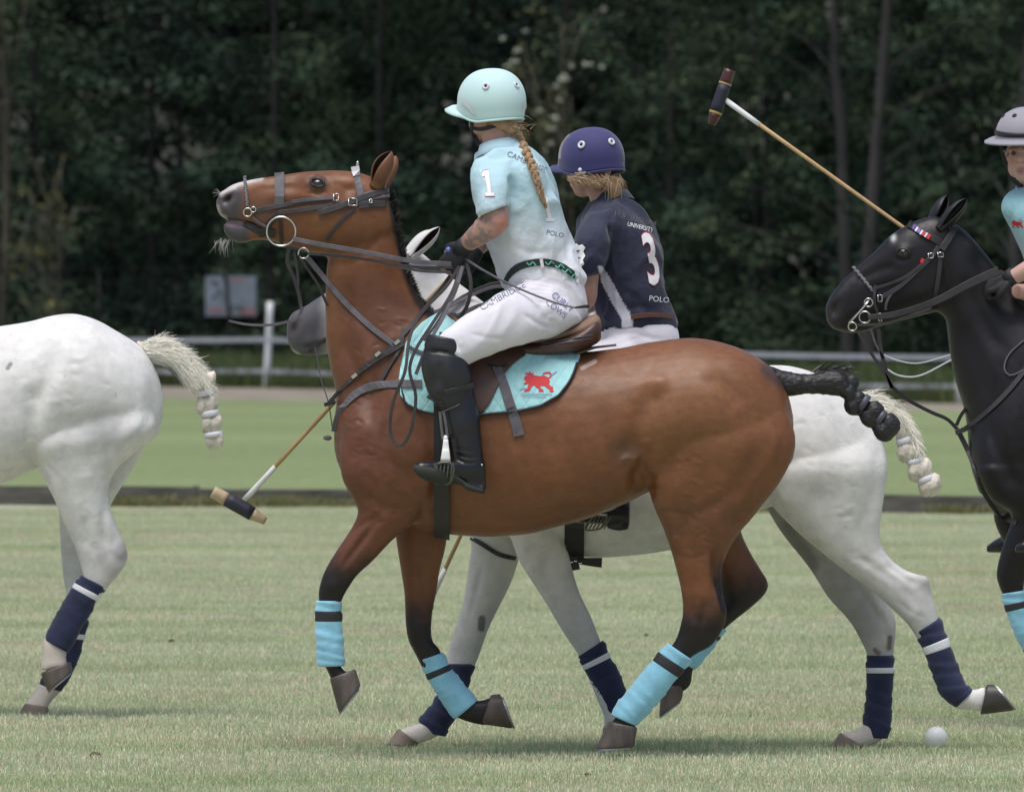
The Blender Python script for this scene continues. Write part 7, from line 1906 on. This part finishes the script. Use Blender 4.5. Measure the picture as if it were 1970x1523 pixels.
br2 = empty('bridle', W(640, 640, YG - .1), 'dark bridle and reins of the light grey horse behind', 'bridle')
TG = [GR.tree]
ribbon('noseband', [(594, 676), (608, 664), (628, 652), (648, 640)], .016, M_LEATH, br2, trees=TG)
ribbon('noseband', [(640, 560), (650, 600), (655, 640)], .020, M_LEATH, br2, trees=TG)
ribbon('rein', [(640, 650), (760, 620), (850, 596), (900, 566), (960, 545), (1000, 560)], .016, M_LEATH, br2, trees=TG, Y=[YG - .13] * 6, off=.012)
ribbon('rein', [(640, 655), (780, 645), (860, 618), (920, 590), (975, 572), (1000, 566)], .022, M_LEATH, br2, trees=TG, Y=[YG - .15] * 6, off=.02)
ribbon('rein', [(700, 640), (840, 600), (892, 575), (950, 552), (1000, 555)], .012, M_LEATHG, br2, trees=TG, Y=[YG - .12] * 5, off=.02)
ribbon('breast_strap', [(906, 1034), (930, 1048), (960, 1066), (992, 1074)], .016, M_LEATHK, br2, trees=TG, off=.004)

# ------------------------------------------------------------------ rider 3
HD3 = frame((-.28, -.93, -.16)); hc3 = W(1974, 290, YK - .02)
r3 = empty('person', (W(2040, 620, YK).x, YK, W(2040, 640, YK).z), 'rider in grey brimmed helmet and teal shirt looking down, at the right edge', 'person')
g = G(); head_parts(g, hc3, HD3, .98)
g.add(*tube([W(1984, 318, YK + .0), W(1990, 370, YK + .02), W(2000, 400, YK + .03)], [.055, .055, .07], n=18, m=3))
g.add(*loft([(1955, 372, 2040, 372, .07, .02), (1942, 395, 2070, 395, .11, .02), (1955, 450, 2060, 455, .12, .02), (1975, 500, 2060, 515, .12), (1985, 560, 2075, 575, .12), (1995, 640, 2100, 640, .13)], YK, n=24))
g.add(*tube([W(2010, 415, YK - .10), W(2030, 450, YK - .18), W(2040, 490, YK - .2), W(1992, 512, YK - .2), W(1947, 534, YK - .16)], [.046, .044, .042, .040, .028], n=14, m=4))
g.add(*tube([W(2060, 400, YK + .10), W(2070, 470, YK + .16), W(2060, 545, YK + .2), W(2000, 562, YK - .0), W(1955, 560, YK - .10)], [.046, .044, .042, .036, .028], n=14, m=4))
hand_parts(g, W(1946, 536, YK - .16), (-.8, .3, -.3), (.1, .6, -.8), (0, -1, 1)); hand_parts(g, W(1970, 575, YK - .05), (-.6, .4, -.6), (.1, 1, -.3), (0, 0, 1))
for q in (-1, 1):
    g.add(*tube([W(2055, 655, YK + q * .07), W(2020, 690, YK + q * .2), W(1990, 745, YK + q * .29)], [.05, .045, .04], n=14, m=3))
B3 = Body(*g.arr(), .0042, it=2); b = B3
b.upd(); b.tree = bvh(b.V, b.F)
L = (b.V - np.array(hc3)) @ np.array(HD3) / .98
for q in (-1, 1):      # eye sockets
    d = (((L - np.array([q * .031, .094, .006])) / np.array([.016, .02, .007])) ** 2).sum(1); b.V = b.V - b.N * (np.exp(-d) * .006)[:, None]
b.finish(0)
mesh_obj('body', b.V, faces_list(b.F), M_SKIN, r3, colors=skin_cols(b.V, hc3, HD3, (.56, .34, .29), .98))
g = G()
g.add(*loft([(1958, 360, 2022, 360, .062, .02), (1938, 372, 2060, 372, .10, .02), (1927, 390, 2080, 392, .14, .01), (1928, 410, 2080, 415, .15), (1943, 438, 2072, 450, .15), (1956, 466, 2068, 485, .14), (1970, 500, 2066, 520, .14), (1982, 560, 2076, 575, .14), (1990, 620, 2090, 630, .15)], YK, n=30))
g.add(*loft([(1985, 400, 2050, 380, .055, -.13), (1995, 440, 2062, 420, .064, -.18), (2005, 470, 2068, 455, .06, -.20)], YK, n=20))
S3 = Body(*g.arr(), .0065, it=3); b = S3; b.groove([(1947, 385), (1944, 410), (1948, 440)], 5, .006); b.groove([(1958, 385), (1952, 415)], 4, .004); b.finish(0)
zt = sst(b.PX[:, 1], 400, 600); C = np.array([.30, .555, .60]) * (1 - zt)[:, None] + np.array([.70, .71, .74]) * zt[:, None]
shirt3 = mesh_obj('shirt', b.V, faces_list(b.F), M_SHIRT, r3, colors=C)
collar(shirt3, W(1990, 372, YK + .01), frame((-.28, -.93, -.35)), .062, .034, M_COLLAR, gap=.5)
decal('emblem', [tf(p, 1957, 432, .42) for p in LION], M_REDP, shirt3, [S3.tree], off=.003)
M_GREYH = mat('grey_suede', (.26, .25, .29), .75, bump=.3, bscale=500, bdist=.0006, sheen=.2)
h3, H3 = helmet(r3, hc3 + Vector((0, 0, .060)), HD3, M_GREYH, M_GREYH, s=1.03, brim='full', zs=.84, amax=(92, 97, 97), vents=((1952, 223, 4.5, M_LEATHK), (1931, 224, 3.5, M_LEATHK), (1990, 222, 4.5, M_LEATHK)), width=1.02)
# dark band round the crown
az = np.linspace(0, 2 * math.pi, 49); rings = []
for a in az:
    r_ = []
    for (zz, k) in ((.012, 1.012), (.030, .997), (.030, 1.012), (.012, 1.028)): r_.append((math.cos(a) * .1115 * k * 1.02, math.sin(a) * .1355 * k, zz))
    rings.append(r_)
V, F = ring_grid(np.array(rings) * 1.03 @ np.array(HD3).T + np.array(hc3 + Vector((0, 0, .060))), caps=(False, False)); mesh_obj('hat_band', V, F, M_LEATHK, h3)
ribbon('chin_strap', [(1926, 278), (1929, 296), (1935, 315), (1942, 335), (1952, 350), (1968, 359)], .016, M_LEATHK, h3, trees=[B3.tree], Y=[YK - .05, YK - .06, YK - .07, YK - .08, YK - .09, YK - .09], off=.003)
gl = G()      # glasses
cc = np.array(hc3)
for q in (-1, 1):
    ctr = np.array([q * .033, .112, .006]); ring = []
    P = [ctr + np.array([.025 * math.cos(t), 0, .016 * math.sin(t)]) for t in np.linspace(0, 2 * math.pi, 17)]
    V, F = tube([np.array(p) * .98 @ np.array(HD3).T + cc for p in P], [.0012] * 17, n=6, m=1); gl.add(V, F)
V, F = tube([np.array(p) * .98 @ np.array(HD3).T + cc for p in ((-.008, .114, .008), (.008, .114, .008))], [.0015, .0015], n=6, m=1); gl.add(V, F)
V, F = tube([np.array(p) * .98 @ np.array(HD3).T + cc for p in ((.058, .110, .012), (.078, .06, .010), (.08, .0, .0))], [.002, .002, .002], n=6, m=2); gl.add(V, F)
gl.obj('glasses', mat('glasses_frame', (.30, .29, .29), .3, metallic=.8), r3)
for q in (-1, 1):
    mesh_obj('eye', *ellipsoid(np.array([q * .031, .0865, .003]) * .98 @ np.array(HD3).T + cc, (.0085, .0085, .0075), nu=14, nv=10), mat('downcast_eye', (.10, .06, .05), .3), r3)
g = G(); g.add(*tube([W(1952, 528, YK - .165), W(1938, 538, YK - .15)], [.034, .031], n=18, m=2)); g.obj('wrist_band', M_GLOVE, r3)
for (w_, f, n) in ((W(1946, 536, YK - .16), (-.8, .3, -.3), (.1, .6, -.8)), (W(1970, 575, YK - .05), (-.6, .4, -.6), (.1, 1, -.3))):
    g = G(); hand_parts(g, w_, f, n, (0, -1, 1)); V, F, E = remesh(*g.arr(), .0045); V = smooth(V, E, 2, .4); V = V + normals(V, F) * .003
    if w_.x > W(1960, 575, YK).x: mesh_obj('glove', V, faces_list(F), M_GLOVE, r3)
    else: mesh_obj('glove', V, faces_list(F), M_GLOVE, r3)
g = G(); g.add(*loft([(1990, 615, 2095, 615, .15), (1985, 650, 2110, 650, .165), (2000, 680, 2100, 690, .16)], YK, n=26))
for q in (-1, 1): g.add(*loft([(2040, 625, 2100, 700, .10, q * .1), (2020, 660, 2070, 730, .09, q * .2), (2006, 700, 2060, 772, .082, q * .27), (1995, 745, 2055, 800, .070, q * .31)], YK, n=20))
P3 = Body(*g.arr(), .008, it=3); P3.finish(0); mesh_obj('breeches', P3.V, faces_list(P3.F), M_BREECH, r3)
for q in (-1, 1):
    x0 = 0 if q > 0 else 55
    sh = [(1950 + x0, 755, 2015 + x0, 775, .058, q * .31), (1955 + x0, 830, 2022 + x0, 830, .058, q * .32), (1965 + x0, 900, 2022 + x0, 900, .05, q * .32), (1968 + x0, 970, 2014 + x0, 970, .042, q * .32), (1965 + x0, 1020, 2015 + x0, 1025, .04, q * .33)]
    ft = [(2012 + x0, 1010, 2012 + x0, 1062, .032, q * .33), (1985 + x0, 1012, 1985 + x0, 1060, .038, q * .34), (1950 + x0, 1022, 1950 + x0, 1062, .042, q * .36), (1918 + x0, 1036, 1918 + x0, 1063, .042, q * .38), (1898 + x0, 1050, 1898 + x0, 1062, .02, q * .39)]
    BB = boot(r3, YK, sh, ft); BB.finish(0); mesh_obj('boot', BB.V, faces_list(BB.F), M_BOOT, r3)
sad3 = empty('saddle', W(2040, 680, YK), 'dark saddle on the black horse at the right edge, mostly outside the picture', 'saddle')
g = G(); g.add(*loft([(1985, 660, 1990, 720, .09), (2040, 690, 2044, 730, .15), (2110, 690, 2112, 728, .17), (2170, 660, 2174, 712, .14)], YK, n=24, p=2.5)); g.obj('seat', M_SADDLE, sad3)

# tack of the black horse
TK = [BK.tree]
bk = empty('bridle', W(1720, 540, YK - .1), 'black double bridle with beaded browband and steel bit on the black horse', 'bridle')
ribbon('browband', [(1748, 429), (1770, 444), (1795, 458), (1820, 473)], .028, M_LEATHK, bk, trees=TK, off=.004)
for (x0, y0, x1, y1, m_) in ((1748, 430, 1755, 435, M_STRAPW), (1756, 436, 1760, 439, mat('violet_bead', (.12, .05, .40), .4)), (1762, 440, 1765, 442, M_STRAPW), (1766, 443, 1770, 445, MATS['violet_bead']), (1771, 446, 1774, 448, M_STRAPW),
                             (1775, 448, 1779, 451, M_REDP), (1780, 451, 1783, 453, M_STRAPW), (1784, 454, 1789, 457, M_REDP)):
    ribbon('beads', [(x0, y0), (x1, y1)], .020, m_, bk, trees=TK, off=.010, step=3)
ribbon('crown_strap', [(1838, 438), (1826, 458), (1812, 480)], .026, M_LEATH, bk, trees=TK, off=.006)
ribbon('cheek_strap', [(1806, 474), (1790, 496), (1765, 520), (1730, 552), (1696, 572)], .018, M_LEATH, bk, trees=TK, off=.004)
ribbon('cheek_strap', [(1678, 556), (1706, 548), (1740, 534), (1775, 508)], .012, M_LEATH, bk, trees=TK, off=.006)
ribbon('throat_latch', [(1810, 488), (1806, 530), (1799, 572)], .018, M_LEATH, bk, trees=TK, off=.004)
ribbon('badge', [(1771, 501), (1777, 503)], .018, M_REDP, bk, trees=TK, off=.006, step=3)
g = G()
for i in range(13):
    t = i / 12; h = hit(TK, 1643 + 36 * t, 515 + 44 * t, YK, .004); s = 1 if i % 2 else -1
    V, F = ellipsoid((0, 0, 0), (.009, .006, .006), nu=10, nv=6); R_ = np.array(Matrix.Rotation(math.radians(30 * s + 40), 3, 'Y')); g.add(V @ R_.T + np.array(h), F)
g.obj('plaited_noseband', MATS['plait'], bk)
V, F = tube([W(1672, 578, YK - .085), W(1655, 598, YK - .085), W(1633, 622, YK - .085)], [.0045, .004, .0045], n=8, m=2); mesh_obj('bit', V, F, M_METAL, bk)
for (x, y, r) in ((1671, 582, 8), (1640, 628, 8), (1664, 610, 11)): pring('bit_ring', x, y, r, .0028, M_METAL, bk, None, Y=YK - .085)
for (x, y, w, h) in ((1694, 573, 8, 12), (1790, 492, 9, 9), (1808, 490, 10, 8), (1693, 608, 6, 14)):
    q = [hit(TK, x + a * w / 2, y + b_ * h / 2, YK, .012) for a, b_ in ((-1, -1), (1, -1), (1, 1), (-1, 1), (-1, -1))]; V, F = tube(q, [.002] * 5, n=6, m=1); mesh_obj('buckle', V, F, M_METAL, bk)
ribbon('strap', [(1684, 548), (1682, 580), (1690, 606), (1694, 622)], .012, M_LEATH, bk, trees=TK, off=.004)
ribbon('strap', [(1718, 560), (1706, 580), (1704, 596)], .010, M_LEATHG, bk, trees=TK, off=.004)
rk = empty('reins', W(1800, 580, YK - .14), 'dark reins of the black horse leading to the black wrist band', 'reins')
ribbon('rein', [(1670, 610), (1724, 604), (1796, 581), (1868, 544), (1922, 520)], .034, M_LEATH, rk, Y=[YK - .09, YK - .12, YK - .16, YK - .17, YK - .17], step=14, taper=[.6, 1])
ribbon('rein', [(1650, 625), (1704, 623), (1753, 607), (1792, 593)], .010, M_LEATH, rk, Y=[YK - .09, YK - .12, YK - .15, YK - .16], step=14)
ribbon('rein', [(1922, 522), (1930, 526), (1945, 530)], .016, M_LEATH, rk, Y=YK - .17)
mk = empty('breastplate', W(1850, 800, YK - .2), 'dark leather breastplate and martingale cords on the chest of the black horse', 'breastplate')
for pts_, w_, m_ in (([(1652, 640), (1668, 668), (1690, 700), (1708, 728), (1716, 746)], .012, M_LEATH), ([(1690, 632), (1694, 668), (1704, 710), (1716, 746)], .016, M_LEATH), ([(1676, 634), (1684, 660), (1700, 690)], .008, M_LEATHG),
                     ([(1714, 742), (1745, 768), (1790, 792), (1822, 806), (1844, 828)], .014, M_LEATHK),
                     ([(1700, 682), (1730, 694), (1770, 698), (1828, 682)], .005, M_STRAPW), ([(1704, 708), (1730, 722), (1770, 722), (1830, 692)], .006, M_STRAPW)):
    ribbon('martingale_strap', pts_, w_, m_, mk, Y=YK - .04)
ribbon('chest_strap', [(1838, 832), (1858, 824), (1895, 795), (1930, 762), (1958, 730), (1980, 700)], .020, M_LEATH, mk, trees=TK, Y=[YK - .05] * 6, off=.005)
ribbon('chest_strap', [(1846, 834), (1860, 862), (1878, 905), (1895, 950), (1925, 990), (1955, 1006)], .020, M_LEATH, mk, trees=TK, Y=[YK - .02] * 6, off=.005)
ribbon('chest_strap', [(1840, 818), (1848, 800), (1858, 786)], .014, M_LEATHK, mk, Y=YK - .03)
ribbon('rein_loop', [(1975, 650), (1942, 680), (1932, 708), (1944, 722), (1968, 712)], .006, M_LEATHG, mk, trees=TK, off=.006)

# ------------------------------------------------------------------ mallets and ball
def mallet(label, stick, wrap, ha, hb, r, Ym, cols, ring=None, grip=None):
    t = empty('mallet', W(*stick[-1][:2], stick[-1][2]), label, 'polo mallet')
    P = [W(*stick[0]), W(*stick[-1])]; mesh_obj('cane', *tube(P, [.0065, .0085], n=10, m=4), M_CANE, t)
    k_ = (wrap[0][0] - stick[-1][0]) / (stick[0][0] - stick[-1][0]); mesh_obj('tape_wrap', *tube([P[1] + (P[0] - P[1]) * k_, P[1]], [.0092, .0112], n=12, m=3), M_WRAPW, t)
    A, B = ha, hb
    def seg(t0, t1, r0, r1): return tube([A + (B - A) * t0, A + (B - A) * (t0 + t1) / 2, A + (B - A) * t1], [r0, (r0 + r1) / 2, r1], n=22, m=2)
    for (t0, t1, r0, r1, m_, nm) in cols: mesh_obj(nm, *seg(t0, t1, r0 * r, r1 * r), m_, t)
    return t
c1 = [(0, .26, .92, 1.0, M_HEADWOOD, 'head_end'), (.26, .74, 1.08, 1.08, M_NAVYT, 'head_wrap'), (.74, .99, 1.0, .55, M_HEADWOOD, 'head_end')]
Ym = YB + .36
mallet('mallet with pale wooden head and navy wrap hanging below the brown horse chest', [(900, 494, YB + .12), (760, 640, YB + .28), (470, 962, Ym)], [(530, 903, Ym), (470, 964, Ym)], W(409, 945, Ym), W(512, 1003, Ym), .0245, Ym, c1)
c3 = [(0, .24, .9, 1.0, M_MAROON, 'head_end'), (.24, .27, 1.06, 1.06, M_YELLOW, 'head_band'), (.27, .76, 1.03, 1.03, M_NAVYT, 'head_wrap'), (.76, .80, 1.06, 1.04, M_YELLOW, 'head_band'), (.80, 1.0, 1.0, .6, M_MAROON, 'head_end')]
Y3 = YK + .38
mallet('raised mallet with maroon and navy head above the black horse', [(1962, 598, YK + .02), (1700, 418, YK + .25), (1396, 193, Y3)], [(1462, 238, Y3), (1395, 192, Y3)], W(1404, 134, Y3), W(1369, 240, Y3), .0245, Y3, c3)
Y2 = YG + .40
mallet('mallet whose cane shows between the front legs of the brown and grey horses', [(1090, 590, YG + .14), (940, 880, YG + .38), (823, 1166, Y2)], [(857, 1085, Y2), (838, 1143, Y2)], W(821, 1168, Y2 - .10), W(823, 1166, Y2 + .12), .0215, Y2, c1)
M_BALL = mat('white_ball', (.84, .84, .83), .45, noise=.04, nscale=30, bump=.15, bscale=60, bdist=.002)
Yb_ = ground_Y(1443); rb = .0425
g = G(); g.add(*ellipsoid(W(1801, 1419, Yb_), (rb, rb, rb), nu=48, nv=32)); o = g.obj('ball', M_BALL); o['label'] = 'white polo ball lying on the grass beside the hind hoof'; o['category'] = 'ball'
o.data.transform(Matrix.Identity(4))

# clods of turf thrown up by the hooves
M_CLOD = mat('turf_clod', (.07, .055, .03), .95, noise=.5, nscale=40, bump=.8, bscale=60, bdist=.006)
for i, (px, py, r, lb) in enumerate(((183, 1462, .022, 'small dark clod of turf on the grass near the lower left corner'), (329, 1240, .014, 'tiny dark clod of turf on the grass beside the left grey horse'),
                                     (1243, 1229, .012, 'tiny dark clod of turf between the grey horse forelegs and the brown hind leg'), (1130, 1500, .012, 'tiny brown clod of turf below the brown horse hind hoof'))):
    V, F = ellipsoid((0, 0, 0), (r, r * .9, r * .6), nu=12, nv=8); V = V * (1 + .5 * (vn(V, 60, i) - .5))[:, None]; Yc_ = ground_Y(py)
    o = mesh_obj('turf_clod', V + np.array(W(px, py, Yc_)) + np.array([0, 0, .02]), F, M_CLOD); o['label'] = lb; o['category'] = 'clod'
bpy.data.scenes.remove(_tmp)
